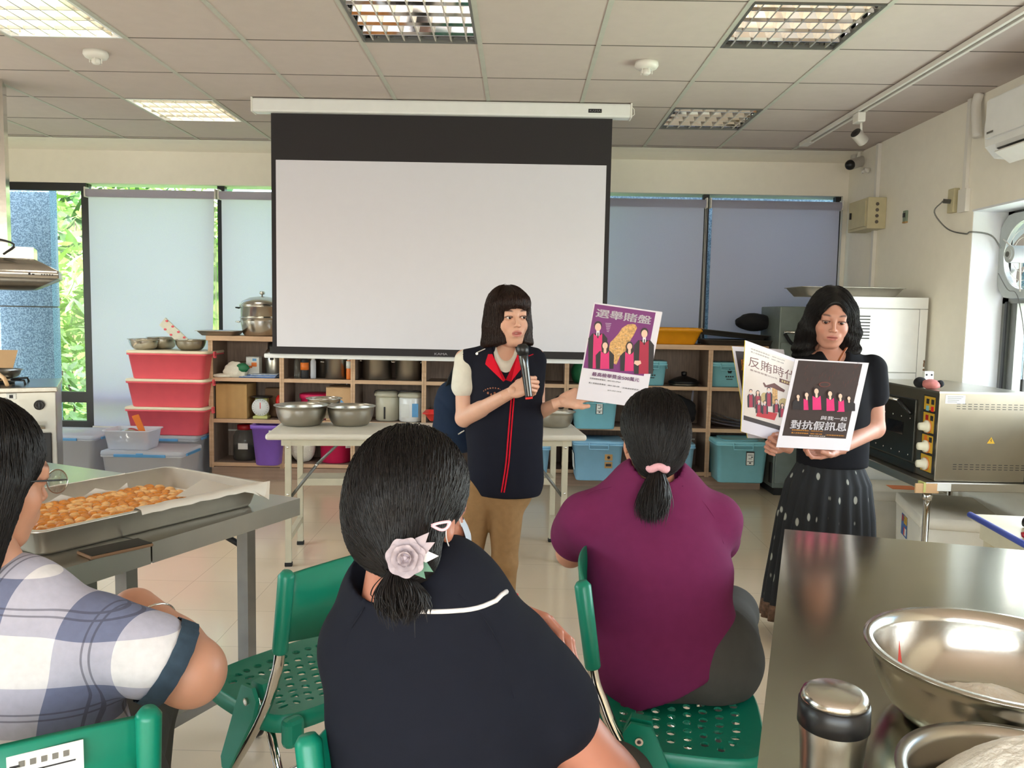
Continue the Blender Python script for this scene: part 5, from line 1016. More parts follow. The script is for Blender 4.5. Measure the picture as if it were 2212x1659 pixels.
# ---------------------------------------------------------------- green folding chairs
mat('chair_green', srgb(12, 126, 100), .34, var=.05, vscale=8, spec=.45, bump=.05, bscale=400, bdist=.0006)
def make_chair(loc, rz, lab):
    t = thing('folding_chair', lab, 'chair', loc, rz, 'green plastic folding chairs')
    w, d, z0 = .205, .19, .445
    # perforated seat
    N = 10; v = []; f = []
    def wp(u, q):        # square -> rounded seat outline, slightly dished
        s = max(abs(u), abs(q)); r = math.hypot(u, q) or 1; k = 1 if s == 0 else (1-.13*(abs(u*q)/(s*s+1e-9))**3)
        return (u*w*k, q*d*k*(1.0) + .012, z0-.010*(1-u*u)*(1-q*q)+.012*max(0, -q-.5))
    def cell(u0, u1, q0, q1, hole=True):
        o = len(v); cu, cq = (u0+u1)/2, (q0+q1)/2
        C = [(u0, q0), (cu, q0), (u1, q0), (u1, cq), (u1, q1), (cu, q1), (u0, q1), (u0, cq)]
        v.extend(wp(*c) for c in C)
        if not hole: f.append(tuple(range(o, o+8))); return
        rr = .30*min(u1-u0, q1-q0); H = [(cu+rr*math.cos(R(-135+45*i)), cq+rr*.95*math.sin(R(-135+45*i))) for i in range(8)]
        v.extend(wp(*c) for c in H); v.extend((p[0], p[1], p[2]-.006) for p in [wp(*c) for c in H])
        for i in range(8): j = (i+1) % 8; f.append((o+i, o+j, o+8+j, o+8+i)); f.append((o+8+i, o+8+j, o+16+j, o+16+i))
    for i in range(N):
        off = .5 if i % 2 else 0; q0, q1 = -1+2*i/N, -1+2*(i+1)/N; M_ = 10; xs_ = [-1] + [(-1+2*(k+off)/M_) for k in range(M_+1) if -1 < -1+2*(k+off)/M_ < 1] + [1]
        for a, b in zip(xs_, xs_[1:]): cell(a, b, q0, q1, (b-a) > .15 and 0 < i < N-1 and a > -.95 and b < .95)
    g = local(G('chair_green'), t); g.add(v, f)
    n = 64; ring = []
    for k in range(n):
        a = 2*math.pi*k/n; c, s = math.cos(a), math.sin(a); m = max(abs(c), abs(s)); ring.append(wp(c/m, s/m))
    L = [[(x, y, z) for x, y, z in ring], [(x*1.02, (y-.012)*1.02+.012, z-.004) for x, y, z in ring], [(x*1.025, (y-.012)*1.025+.012, z-.042) for x, y, z in ring], [(x*.99, (y-.012)*.99+.012, z-.044) for x, y, z in ring], [(x*.985, (y-.012)*.985+.012, z-.010) for x, y, z in ring]]
    loft(g, L, None, False, False)
    for s in (-1, 1): g.box((s*.172, -.180, z0-.028), (.05, .035, .07), bev=.012)
    g.obj('seat', t)
    # back rest: curved panel with sleeves over the posts
    g = local(G('chair_green'), t); n = 14; P = []
    for i in range(n+1):
        u = -1+2*i/n; y = -.205-.032*(1-u*u); x = u*.205
        P.append([(x, y-.004, .80+.018*(1-u*u)), (x, y+.004, .805+.018*(1-u*u)), (x, y+.012+.006, .655-.004*(1-u*u)), (x, y+.012-.002, .645-.004*(1-u*u))])
    loft(g, P, None)
    for s in (-1, 1): g.tube([(s*.207, -.213, .815), (s*.207, -.210, .805), (s*.207, -.183, .625), (s*.207, -.182, .620)], [.012, .019, .018, .016], n=16)
    g.obj('backrest', t)
    for s in (-1, 1):
        g = local(G('chrome'), t); g.tube(spl([(s*.207, -.198, .72), (s*.207, -.183, .62), (s*.207, -.163, .555), (s*.207, -.09, .42), (s*.207, .22, .014)], 6), .013, n=12); g.obj('front_leg', t)
        g = local(G('chrome'), t); g.tube([(s*.186, -.075, .480), (s*.186, -.15, .30), (s*.186, -.27, .014)], .0105, n=12); g.obj('rear_leg', t)
        g = local(G('rubber'), t); g.tube([(s*.207, .217, .018), (s*.207, .228, .002)], .016, n=12); g.tube([(s*.186, -.268, .018), (s*.186, -.276, .002)], .015, n=12); g.obj('foot', t)
        g = local(G('chair_green'), t); X = s*.222
        g.prism([(-.112, .485), (-.095, .512), (-.050, .508), (-.035, .478), (.048, .292), (.044, .266), (.020, .260), (-.002, .292), (-.098, .440)], (X-.006 if s > 0 else X-.004, 0, 0), (0, 1, 0), (0, 0, 1), (.010, 0, 0))
        g.prism([(-.112, .475), (-.095, .512), (-.050, .508), (-.045, .475)], (s*.186-.012, 0, 0), (0, 1, 0), (0, 0, 1), (.024, 0, 0))
        g.obj('bracket', t)
        g = local(G('steel'), t); g.cyl((s*.2, -.075, .475), (s*.232, -.075, .475), .009, n=14); g.obj('rivet', t)
    g = local(G('chrome'), t); g.tube([(-.207, .16, .09), (.207, .16, .09)], .008); g.obj('crossbar', t)
    g = local(G('chrome'), t); g.tube([(-.186, -.225, .11), (.186, -.225, .11)], .008); g.obj('crossbar', t)
    return t
ch = make_chair((-.54, 2.066, 0), R(50), 'empty green folding chair between the plaid-shirted and navy-shirted people')
dup(ch, (.396, 1.913, 0), R(-101), 'green folding chair under the purple-shirted person, back rest seen edge-on')
dup(ch, (.010, 1.122, 0), R(-125), 'green folding chair at the bottom centre behind the navy-shirted person')
dup(ch, (-.82, 1.20, 0), R(33), 'green folding chair with a white paper label under the plaid-shirted person')
lt = bpy.data.objects.get('folding_chair.003')
# ---------------------------------------------------------------- sculpting: distance fields meshed with surface nets
def smin(a, b, k):
    if k <= 0: return np.minimum(a, b)
    h = np.clip(.5+.5*(b-a)/k, 0, 1); return b*(1-h)+a*h-k*h*(1-h)
class Sdf:
    def __init__(s, lo, hi, h):
        s.lo = np.array(lo, float); s.h = h; s.n = np.ceil((np.array(hi)-s.lo)/h).astype(int)+1; s.f = np.full(s.n, .08, np.float32)
    def win(s, lo, hi, pad):
        a = np.clip(np.floor((np.array(lo)-pad-s.lo)/s.h).astype(int), 0, s.n); b = np.clip(np.ceil((np.array(hi)+pad-s.lo)/s.h).astype(int)+1, 0, s.n)
        if (b <= a).any(): return None
        ax = [s.lo[i]+s.h*np.arange(a[i], b[i]) for i in range(3)]
        P = np.stack(np.meshgrid(*ax, indexing='ij'), -1); return tuple(slice(a[i], b[i]) for i in range(3)), P
    def put(s, w, d, k, mode):
        if mode == 'add': s.f[w] = smin(s.f[w], d, k)
        elif mode == 'sub': s.f[w] = -smin(-s.f[w], d, k)
    def cone(s, a, b, ra, rb=None, k=.01, mode='add', flat=None):
        rb = ra if rb is None else rb; a = np.array(a[:], float); b = np.array(b[:], float); m = max(ra, rb)
        r = s.win(np.minimum(a, b)-m, np.maximum(a, b)+m, k+3*s.h)
        if r is None: return s
        w, P = r; q = P-a; d = b-a; t = np.clip((q@d)/max(1e-9, d@d), 0, 1); e = q-t[..., None]*d
        if flat is not None:       # flat = (axis, factor): squashed across an axis
            ax = np.array(flat[0], float); ax /= np.linalg.norm(ax); e = e+ax*((e@ax)*(1/flat[1]-1))[..., None]
        s.put(w, np.linalg.norm(e, axis=-1)-(ra+(rb-ra)*t), k, mode); return s
    def ell(s, c, r, k=.01, mode='add', rot=None):
        c = np.array(c[:], float); r = np.array(r, float); m = r.max(); q = s.win(c-m, c+m, k+3*s.h) if rot is not None else s.win(c-r, c+r, k+3*s.h)
        if q is None: return s
        w, P = q; p = P-c
        if rot is not None: p = p@np.array(rot)[:3, :3]
        k0 = np.linalg.norm(p/r, axis=-1); k1 = np.linalg.norm(p/(r*r), axis=-1)
        s.put(w, np.where(k1 > 1e-9, k0*(k0-1)/np.maximum(k1, 1e-9), -r.min()), k, mode); return s
    def chain(s, pts, rad, k=.01, mode='add', flat=None):
        for i in range(len(pts)-1): s.cone(pts[i], pts[i+1], rad[i], rad[i+1], k if i == 0 else max(k, .006), mode, flat)
        return s
    def half(s, p, n, k=.004):
        """keep the side of the plane the normal points away from"""
        P = np.stack(np.meshgrid(*[s.lo[i]+s.h*np.arange(s.n[i]) for i in range(3)], indexing='ij'), -1)
        n = np.array(n[:], float); n /= np.linalg.norm(n); d = (P-np.array(p[:]))@n; s.f = -smin(-s.f, -d, k); return s
    def disp(s, fn):
        P = np.stack(np.meshgrid(*[s.lo[i]+s.h*np.arange(s.n[i]) for i in range(3)], indexing='ij'), -1)
        m = np.abs(s.f) < .03; s.f[m] += fn(P[m]); return s
    def mesh(s):
        f = s.f; I = f < 0
        c = [f[i:f.shape[0]-1+i, j:f.shape[1]-1+j, k:f.shape[2]-1+k] for i in (0, 1) for j in (0, 1) for k in (0, 1)]
        sg = np.stack([x < 0 for x in c]); act = sg.any(0) & ~sg.all(0); ii = np.argwhere(act); V = np.stack([x[act] for x in c], 1)
        off = np.array([(i, j, k) for i in (0, 1) for j in (0, 1) for k in (0, 1)], float); S_ = np.zeros((len(ii), 3)); C = np.zeros(len(ii))
        for a in range(8):
            for b in range(a+1, 8):
                if np.abs(off[a]-off[b]).sum() != 1: continue
                m = (V[:, a] < 0) != (V[:, b] < 0); t = V[m, a]/(V[m, a]-V[m, b]); S_[m] += off[a]+t[:, None]*(off[b]-off[a]); C[m] += 1
        v = (ii+S_/C[:, None])*s.h+s.lo; idx = np.full(act.shape, -1); idx[act] = np.arange(len(ii)); F = []
        for ax in range(3):
            o = [1, 1, 1]; o[ax] = 0; sl0 = [slice(1, -1)]*3; sl0[ax] = slice(0, -1); sl1 = list(sl0); sl1[ax] = slice(1, None)
            A = I[tuple(sl0)]; B = I[tuple(sl1)]; e = np.argwhere(A != B); e = e+np.array(o); u, w = [(1, 2), (2, 0), (0, 1)][ax]
            du = np.zeros(3, int); du[u] = 1; dw = np.zeros(3, int); dw[w] = 1
            q = np.stack([idx[tuple((e-x).T)] for x in (du+dw, dw, np.zeros(3, int), du)], 1)
            ins = I[tuple(e.T)]; q[~ins] = q[~ins][:, ::-1]; F.append(q[(q >= 0).all(1)])
        return v, np.concatenate(F)
    def sample(s, P):
        q = np.clip((P-s.lo)/s.h, 0, s.n-1.001); i = q.astype(int); t = q-i; r = 0
        for a in (0, 1):
            for b in (0, 1):
                for c in (0, 1): r = r+s.f[i[:, 0]+a, i[:, 1]+b, i[:, 2]+c]*np.where(a, t[:, 0], 1-t[:, 0])*np.where(b, t[:, 1], 1-t[:, 1])*np.where(c, t[:, 2], 1-t[:, 2])
        return r
    def grad(s, P):
        e = s.h; g = np.stack([s.sample(P+d)-s.sample(P-d) for d in np.eye(3)*e], 1); return g/np.maximum(np.linalg.norm(g, axis=1, keepdims=True), 1e-9)
def tf(v, T): A = np.array(T); return v@A[:3, :3].T+A[:3, 3]
def strands(sd, seeds, flow, steps, ds, rad, seed, lift=.001, wob=.0006, tip=.3, rows=3, stop=None):
    """hair: thin tapered strands that follow `flow` over the surface of the field"""
    rs = np.random.RandomState(seed); P = seeds.copy(); n = len(P); off = lift+rs.uniform(0, .0028, n); path = [P.copy()]; alive = np.ones(n, bool); jit = rs.normal(size=(n, 3))*.05
    for k in range(steps):
        D = flow(P)+jit; N = sd.grad(P); D = D-N*(D*N).sum(1, keepdims=True)*.96; D /= np.maximum(np.linalg.norm(D, axis=1, keepdims=True), 1e-6)
        Q = P+D*ds; e = sd.sample(Q)-off; Q = Q-sd.grad(Q)*np.clip(e, -.004, .004)[:, None]+rs.normal(size=Q.shape)*wob
        if stop is not None: alive &= ~stop(Q)
        P = np.where(alive[:, None], Q, P+D*ds*.02); path.append(P.copy())
    L = np.stack(path, 1); K = L.shape[1]; T = np.gradient(L, axis=1); T /= np.maximum(np.linalg.norm(T, axis=2, keepdims=True), 1e-9)
    U = np.cross(T, np.array([.31, .57, .76])); U /= np.maximum(np.linalg.norm(U, axis=2, keepdims=True), 1e-9); Wd = np.cross(T, U)
    r = (rad*rs.uniform(.6, 1.3, n))[:, None]*np.concatenate([np.linspace(.5, 1, 3), np.ones(max(0, K-6)), np.linspace(1, tip, 3)])[:K][None]
    v = np.stack([L+(U*math.cos(a)+Wd*math.sin(a))*r[..., None] for a in np.arange(rows)*2*np.pi/rows], 2).reshape(-1, 3)
    b = (np.arange(n)*K*rows)[:, None, None]; kk = (np.arange(K-1)*rows)[None, :, None]; j = np.arange(rows)[None, None]; j2 = (j+1) % rows
    F = np.stack([b+kk+j, b+kk+j2, b+kk+rows+j2, b+kk+rows+j], -1).reshape(-1, 4)
    shade = np.repeat(rs.uniform(.6, 1.5, n), K*rows)[:, None]*np.ones(3)
    return v, F, shade
# ---------------------------------------------------------------- heads, hands and hair
mat('skin', 'attr', .46, var=.04, vscale=30, sub=.12, bump=.06, bscale=350, bdist=.0006, spec=.4)
mat('hair_black', 'attr', .42, var=.15, vscale=90, spec=.25)
mat('eye_white_and_glint', srgb(214, 206, 200), .3, var=.02); mat('iris', srgb(30, 18, 14), .15, spec=.3); mat('teeth', srgb(222, 214, 202), .25); mat('mouth_dark', srgb(70, 26, 26), .5); mat('lash', srgb(30, 22, 22), .6)
SK = np.array(srgb(212, 164, 140)); SK2 = np.array(srgb(204, 150, 122)); LIP = np.array(srgb(186, 112, 104)); BROW = np.array(srgb(74, 52, 46)); BLUSH = np.array(srgb(222, 150, 134))
def mixc(c, d, w): w = np.clip(w, 0, 1)[:, None]; return c*(1-w)+d*w
def head_sdf(h=.0026, gape=.0, wide=1.0, lids=.0):
    s = Sdf((-.1, -.125, -.17), (.1, .12, .135), h)
    s.ell((0, .014, .034), (.0735*wide, .0905, .084)); s.ell((0, -.020, -.026), (.059*wide, .065, .080), .03)
    s.ell((0, -.045, -.072), (.044*wide, .042, .040), .025); s.ell((0, -.066, -.096), (.019, .017, .014), .022)
    for x in (-1, 1):
        s.ell((x*.034*wide, -.057, -.034), (.021, .021, .020), .026); s.cone((x*.043*wide, -.006, -.066), (x*.017, -.056, -.098), .013, .012, .024)
        s.ell((x*.030, -.0995, .001), (.0170, .0135, .0100), .018, 'sub')
        s.ell((x*.030, -.0735, .001), (.0152, .0148, .0142), .003)                       # lids over the eye
        s.ell((x*.0302, -.0895, .0005-lids*.4), (.0142, .012, .0041-lids), .0015, 'sub')            # lid opening
        s.ell((x*.072*wide, .008, -.012), (.008, .017, .029), .006, rot=Matrix.Rotation(R(-12), 3, 'X')); s.ell((x*.079*wide, .002, -.010), (.0045, .009, .016), .004, 'sub')
    s.ell((0, -.078, .022), (.044, .010, .012), .022)
    s.cone((0, -.088, .008), (0, -.1035, -.026), .0052, .0075, .012); s.ell((0, -.1045, -.030), (.0088, .0082, .0075), .006)
    for x in (-1, 1): s.ell((x*.0115, -.0955, -.0325), (.0062, .0085, .0060), .005); s.ell((x*.0060, -.1015, -.0385), (.0030, .0038, .0022), .002, 'sub')
    s.ell((0, -.082, -.060), (.030, .014, .020), .014)
    up = gape*.3; dn = gape*.7
    for x in (-1, 1): s.cone((x*.003, -.0945, -.0565+up), (x*.0205, -.0865, -.0610+up*.4), .0044, .0026, .0035)
    s.cone((-.013, -.0905, -.0685-dn), (.013, -.0905, -.0685-dn), .0052, .0052, .0035); s.cone((0, -.0925, -.0690-dn), (0, -.0925, -.0692-dn), .0060, .0060, .004)
    s.ell((0, -.097, -.0620+(up-dn)*.5), (.0205, .014, .0011+gape*.5), .0012, 'sub')
    s.cone((0, .020, -.05), (0, .030, -.165), .046, .048, .025)
    return s
def head_mesh(T, skin=None, skin2=None, h=.0026, lip=None, brow=True, **kw):
    """returns a G with face and neck stub; local: face towards -Y"""
    s = head_sdf(h, **kw); v, f = s.mesh(); gape = kw.get('gape', 0); lids = kw.get('lids', 0)
    sk = SK if skin is None else skin; c = np.tile(sk, (len(v), 1)); x, y, z = v.T; ax = np.abs(x); fr = (y < -.04)
    c = mixc(c, np.array(sk)*[.97, .78, .74], fr*np.exp(-(((ax-.040)/.018)**2+((z+.035)/.016)**2))*.45)
    c = mixc(c, np.array(sk)*[.93, .72, .68], np.exp(-((x/.011)**2+((y+.104)/.009)**2+((z+.034)/.009)**2))*.45)
    L = LIP if lip is None else lip; zl = z+.0625+gape*.2
    lipm = fr*np.clip((1-((x/.0225)**2+(zl/(.0105+gape*.6))**2))*5, 0, 1)*(y < -.083); c = mixc(c, L, lipm*.9)
    if brow:
        bz = .0235+.004*np.cos((ax-.034)/.02*1.4)-.0; bm = fr*np.clip(1.3-((ax-.031)/.0175)**2*1.2, 0, 1)*np.exp(-(((z-bz)/.0034)**2)); c = mixc(c, BROW, bm*1.1)
    em = fr*np.clip((1.35-(((ax-.0302)/.0155)**2+((z-.0012)/(.0068-lids*.6))**2))*4, 0, 1)*(y > -.092); c = mixc(c, np.array(srgb(84, 52, 46)), em*.75*(z > -.001)); c = mixc(c, np.array(srgb(150, 96, 84)), em*.4*(z <= -.001))
    c = mixc(c, np.array(srgb(90, 44, 38)), np.exp(-(((ax-.006)/.0028)**2+((y+.100)/.004)**2+((z+.0385)/.0022)**2)))  # shade of the nostril holes painted into the skin colour
    g = G('skin'); g.T = T; g.add(v, f, smooth=True, col=c)
    return g, s
def face_bits(T, parent, gape=0., look=(0, 0), lids=0.):
    g = G('eye_white_and_glint'); g.T = T
    for x in (-1, 1):
        g.ell((x*.0302, -.0755, .0005), (.0128, .0122, .0128), n=24, k=16); q = Vector((x*.0302+look[0]*.012, -.0755-.0105, .0005+look[1]*.012))
        g.ell(q, (.0066, .0028, .0066), 'iris', 20, 10); g.ell(q+Vector((0, -.0018, 0)), (.0027, .0018, .0027), 'lash', 14, 8); g.ell(q+Vector((.002, -.0032, .002)), (.0009, .0006, .0009), 'eye_white_and_glint', 8, 5)  # the last white bead is a catchlight modelled onto each pupil
    g.obj('eyes', parent)
    g = G('lash'); g.T = T
    for x in (-1, 1): g.tube([(x*(.0302+.0142*math.cos(a)), -.0885+.0035*abs(math.cos(a))**2, .001+(.0052-lids)*math.sin(a)) for a in np.linspace(.15, 3.0, 11)], .00075, n=5)
    g.obj('lashes', parent)
    if gape:
        g = G('mouth_dark'); g.T = T; g.ell((0, -.076, -.0635), (.017, .007, .0085)); g.ell((0, -.0815, -.0605), (.0125, .0045, .0032), 'teeth', 16, 8); g.obj('mouth', parent)
def hand_sdf(fingers, thumb, palm_w=.074, palm_l=.082, h=.0022, scale=1.0):
    """local: wrist at the origin, palm along +Y, palm side -Z, thumb on the +X side (scale x by -1 for the other hand).
    fingers: 4 lists of 3 bends in degrees, index first (curl towards -Z); thumb: list of points"""
    s = Sdf((-.075, -.05, -.10), (.095, .185, .06), h)
    s.cone((0, -.05, 0), (0, .0, 0), .0235, .0225, .01, flat=((0, 0, 1), .82))
    ys = (.0, .0, .0, .0); bx = (.029, .0095, -.0105, -.029); L = ((.043, .026, .022), (.047, .029, .023), (.044, .027, .022), (.034, .020, .019)); Rr = (.0088, .0090, .0086, .0076); by = (palm_l-.004, palm_l, palm_l-.003, palm_l-.011)
    for k in range(4): s.cone((bx[k]*.55, .004, 0), (bx[k], by[k]-.004, 0), .0155, .0118, .010, flat=((0, 0, 1), .86))
    s.ell((.018, .035, -.009), (.020, .030, .013), .012); s.ell((-.022, .030, -.007), (.014, .030, .011), .012)
    tips = []
    for k in range(4):
        p = Vector((bx[k], by[k], .001)); a = 0.; sp = fingers[k][3] if len(fingers[k]) > 3 else 0.
        for j in range(3):
            a += R(fingers[k][j]); d = Vector((math.sin(R(sp))*math.cos(a), math.cos(R(sp))*math.cos(a), -math.sin(a))); q = p+d*L[k][j]; r0 = Rr[k]*(1-.07*j); s.cone(p, q, r0*1.02, r0*.93, .0028); s.ell(p, (r0*1.07,)*3, .002); p = q
        tips.append(p)
    s.chain([(.018, .012, -.004)]+list(thumb), [.0155, .0125, .0105, .0095, .0085][:len(thumb)+1], .008)
    return s, tips
def hand_mesh(g, T, fingers, thumb, mirror=False, skin=None, h=.0022):
    s, _ = hand_sdf(fingers, thumb, h=h); v, f = s.mesh(); sk = SK if skin is None else np.array(skin); c = np.tile(sk, (len(v), 1))
    c = mixc(c, sk*np.array([.98, .80, .74]), np.clip((v[:, 1]-.07)/.1, 0, 1)*.5)
    if mirror: v = v*[-1, 1, 1]; f = f[:, ::-1]
    g.T = T; g.add(v, f, 'skin', True, c); g.T = None
def frame(o, y, up):
    """matrix with local +Y along y and local +Z near up"""
    y = Vector(y).normalized(); x = y.cross(Vector(up)).normalized(); z = x.cross(y); M_ = Matrix((x, y, z)).transposed().to_4x4(); M_.translation = Vector(o); return M_
def look_T(c, fwd, up=(0, 0, 1)):
    """head matrix: local -Y looks along fwd"""
    y = -Vector(fwd).normalized(); x = y.cross(Vector(up)).normalized(); z = x.cross(y); M_ = Matrix((x, y, z)).transposed().to_4x4(); M_.translation = Vector(c); return M_
def folds(seed, amp, n=10, fr=(6, 26), aniso=(1, 1, .45)):
    rs = np.random.RandomState(seed); K = rs.normal(size=(n, 3)); K /= np.linalg.norm(K, axis=1, keepdims=True); K *= rs.uniform(*fr, n)[:, None]*np.array(aniso); ph = rs.uniform(0, 6.28, n); w = rs.uniform(.4, 1, n)
    def fn(P):
        Q = P+.02*np.sin(P[:, ::-1]*23+1.3); return amp*((1-np.abs(np.sin(Q@K.T+ph)))**2*w).mean(1)*2.2-amp*.6
    return fn
def limb_body(s, pts, rad, k=.012): s.chain([p for p in pts], rad, k)
HAIRC = np.array(srgb(26, 22, 21)); HAIRB = np.array(srgb(58, 40, 34))
# ---------------------------------------------------------------- people
def clothmat(name, col, **kw): return mat(name, col, .9, spec=.15, var=kw.pop('var', .04), vscale=kw.pop('vscale', 40), bump=.12, bscale=700, bdist=.0006, **kw)
clothmat('vest_navy', srgb(26, 27, 37)); clothmat('vest_red', srgb(206, 24, 44)); clothmat('tee_cream', srgb(216, 210, 196)); clothmat('khaki', srgb(150, 116, 78), var=.08)
clothmat('tee_black', srgb(20, 20, 24)); clothmat('polo_purple', srgb(108, 37, 76)); clothmat('polo_navy', srgb(24, 26, 35)); clothmat('trouser_grey', srgb(72, 70, 66)); clothmat('piping_white', srgb(226, 222, 222))
mat('scrunchie', srgb(226, 168, 176), .9, bump=.5, bscale=300, bdist=.002); mat('clip_pink', srgb(238, 190, 200), .35); mat('shoe_dark', srgb(30, 30, 34), .5); mat('hairband', srgb(16, 16, 18), .7); mat('rose_grey', srgb(178, 164, 170), .7, var=.1); mat('rose_leaf', srgb(84, 124, 104), .6); mat('mask_blue', srgb(190, 200, 214), .8); mat('strap_brown', srgb(150, 84, 44), .5)
def V3(p): return np.array(p[:], float)
def add_sdf(g, s, m, sk=None):
    v, f = s.mesh(); g.add(v, f, m, True, None if sk is None else np.tile(sk, (len(v), 1))); return v, f
def hair_obj(sd, T, parent, seeds_mask, flow, steps=14, ds=.008, n=3500, rad=.0009, seed=1, col=HAIRC, stop=None, extra=None):
    v, f = sd.mesh(); rs = np.random.RandomState(seed); g = G('hair_black'); g.T = T
    g.add(v, f, smooth=True, col=np.tile(col*.8, (len(v), 1)))
    m = np.where(seeds_mask(v))[0]; P = v[rs.choice(m, n)] + rs.normal(size=(n, 3))*.0015
    sv, sf, sh = strands(sd, P, flow, steps, ds, rad, seed, stop=stop); g.add(sv, sf, smooth=True, col=col*sh)
    if extra: extra(g)
    return g.obj('hair', parent)
def down_flow(c=(0, .012), up=5., back=0.):
    def fn(P):
        k = np.clip((P[:, 2]-.03)/.07, 0, 1)*up; return np.stack([(P[:, 0]-c[0])*k*3, (P[:, 1]-c[1])*k*3+back, -np.ones(len(P))*.9+0*k], 1)
    return fn
def tube_sdf(lo, hi, h): return Sdf(np.array(lo), np.array(hi), h)
# ======================================================= the speaker
Y0 = 3.40
hc = at(1099, 684, Y=Y0); hT = look_T(hc, (.36, -.93, -.03)) @ Matrix.Rotation(R(-2), 4, 'Y') @ Matrix.Scale(1.03, 4)
A_ = thing('person', 'standing person in a dark vest with red zip speaking into a microphone', 'person', (hc.x, Y0, 0))
zS = at(1080, 762, Y=Y0).z; cxA = hc.x-.012
rs_ = at(1003, 775, Y=Y0+.01); re_ = at(1003, 903, Y=Y0-.01); rw_ = at(1108, 846, Y=3.18)
ls_ = at(1158, 772, Y=Y0+.03); le_ = at(1160, 893, Y=Y0+.08); lw_ = at(1216, 866, Y=3.27)
s = Sdf((-.36, Y0-.34, .55), (.36, Y0+.26, 1.42), .005)
s.cone((cxA, Y0+.02, zS-.10), (cxA, Y0+.02, .80), .13, .135, .03, flat=((0, 1, 0), .62)); s.chain([V3(hT@Vector((0, .02, -.06))), (cxA, Y0+.03, zS-.02)], [.045, .047], .02); s.cone((cxA-.06, Y0+.02, zS-.035), (cxA+.06, Y0+.02, zS-.035), .05, .05, .03)
s.cone(rs_, re_, .040, .036, .02); s.cone(re_, rw_, .037, .0225, .012); s.cone(ls_, le_, .038, .034, .02); s.cone(le_, lw_, .034, .0215, .012); s.cone(V3(re_), V3(re_)+(rw_-re_)[:]*np.array(.35), .036, .034, .01)
g, _ = head_mesh(hT, gape=.0052, h=.0022); g.T = None; add_sdf(g, s, 'skin', SK)
# right hand around the microphone
mic_t, mic_b = at(1127, 742, Y=3.155), at(1143, 862, Y=3.14); md = (mic_b-mic_t).normalized(); mh = mic_t+md*.125
fw = (mh-rw_).normalized(); 
hand_mesh(g, frame(rw_-Vector((0,0,0)), (.55, -.05, .30), Vector((-.30, -.80, .50))) @ Matrix.Scale(.92, 4), [(48, 58, 30, 2), (56, 66, 36, 0), (60, 66, 36, -2), (62, 60, 32, -5)], [(.040, .034, -.018), (.050, .062, -.030), (.046, .088, -.040)], mirror=True, h=.002)
# left hand pinching the poster
hand_mesh(g, frame(lw_, (.80, -.10, .30), Vector((-.15, -.90, .30))) @ Matrix.Scale(.90, 4), [(38, 30, 14, -4), (36, 34, 16, -1), (40, 36, 18, 2), (44, 40, 20, 5)], [(.040, .044, -.004), (.052, .074, -.010), (.056, .100, -.016)], mirror=False, h=.002)
g.obj('body', A_); face_bits(hT, A_, gape=.0052, look=(.25, .0))
sd = Sdf((-.125, -.15, -.155), (.125, .135, .15), .0028)
sd.ell((0, .014, .036), (.087, .101, .092)); sd.ell((0, .020, -.035), (.097, .093, .10), .03); sd.cone((0, .02, -.06), (0, .022, -.105), .096, .106, .02, flat=((0, 1, 0), .92)); sd.half((0, 0, -.118), (0, -.25, -1), .008)
sd.ell((0, -.052, .058), (.068, .050, .046), .02)
sd.cone((0, -.112, -.022), (0, -.135, -.16), .058, .066, .008, 'sub'); sd.ell((.0, -.110, -.012), (.058, .056, .055), .006, 'sub'); sd.ell((0, -.02, -.13), (.052, .08, .07), .01, 'sub')
hair_obj(sd, hT, A_, lambda v: (v[:, 2] > -.10), down_flow(), steps=12, ds=.0075, n=5200, rad=.0008, seed=3, col=HAIRB*.62, stop=lambda Q: ((Q[:, 2] < .034) & (Q[:, 1] < -.07) & (np.abs(Q[:, 0]) < .05)) | (Q[:, 2] < -.123))
# T-shirt, vest, trousers
s = Sdf((-.36, Y0-.2, .55), (.36, Y0+.26, 1.36), .0065); s.cone((cxA, Y0+.02, zS-.10), (cxA, Y0+.02, .80), .142, .147, .03, flat=((0, 1, 0), .64)); s.cone((cxA-.07, Y0+.025, zS-.045), (cxA+.07, Y0+.025, zS-.045), .054, .054, .03)
ra = re_-rs_; s.cone(rs_+Vector((.004, 0, -.006)), rs_+ra*.46, .045, .050, .02); s.cone(rs_+ra*.25, rs_+ra*.46, .047, .053, .01); la = le_-ls_; nb0 = hT@Vector((0, 0, -.15)); s.cone((cxA+.006, Y0-.10, zS-.022), (cxA, Y0+.02, zS+.09), .040, .054, .008, 'sub')
s.half(rs_+ra*.56+Vector((-.0, 0, 0)), (0, 0, -1), .003) if False else None; s.disp(folds(3, .004)); g = G('tee_cream'); add_sdf(g, s, 'tee_cream'); g.obj('t_shirt', A_)
s = Sdf((-.30, Y0-.2, .55), (.26, Y0+.26, 1.38), .006)
s.cone((cxA, Y0+.02, zS-.11), (cxA, Y0+.02, .92), .160, .157, .03, flat=((0, 1, 0), .68)); s.cone((cxA, Y0+.02, .95), (cxA+.012, Y0+.02, .70), .157, .162, .03, flat=((0, 1, 0), .72))
for q in (rs_, ls_): s.cone((cxA, Y0+.03, zS-.01), V3(q)+[(.012 if q is rs_ else -.012), 0, -.005], .056, .046, .025); 
s.cone(V3(ls_)+[-.002, 0, -.02], V3(ls_)+[0.0, .02, -.14], .045, .035, .02)
s.half((cxA, Y0, .636), (-.02, 0, -1), .006)
s.ell(V3(rs_)+[-.045, -.01, -.055], (.045, .08, .085), .012, 'sub'); nb = hT@Vector((0, 0, -.15)); s.cone((cxA+.006, Y0-.115, zS-.055), (cxA, Y0+.02, zS+.09), .050, .056, .008, 'sub')
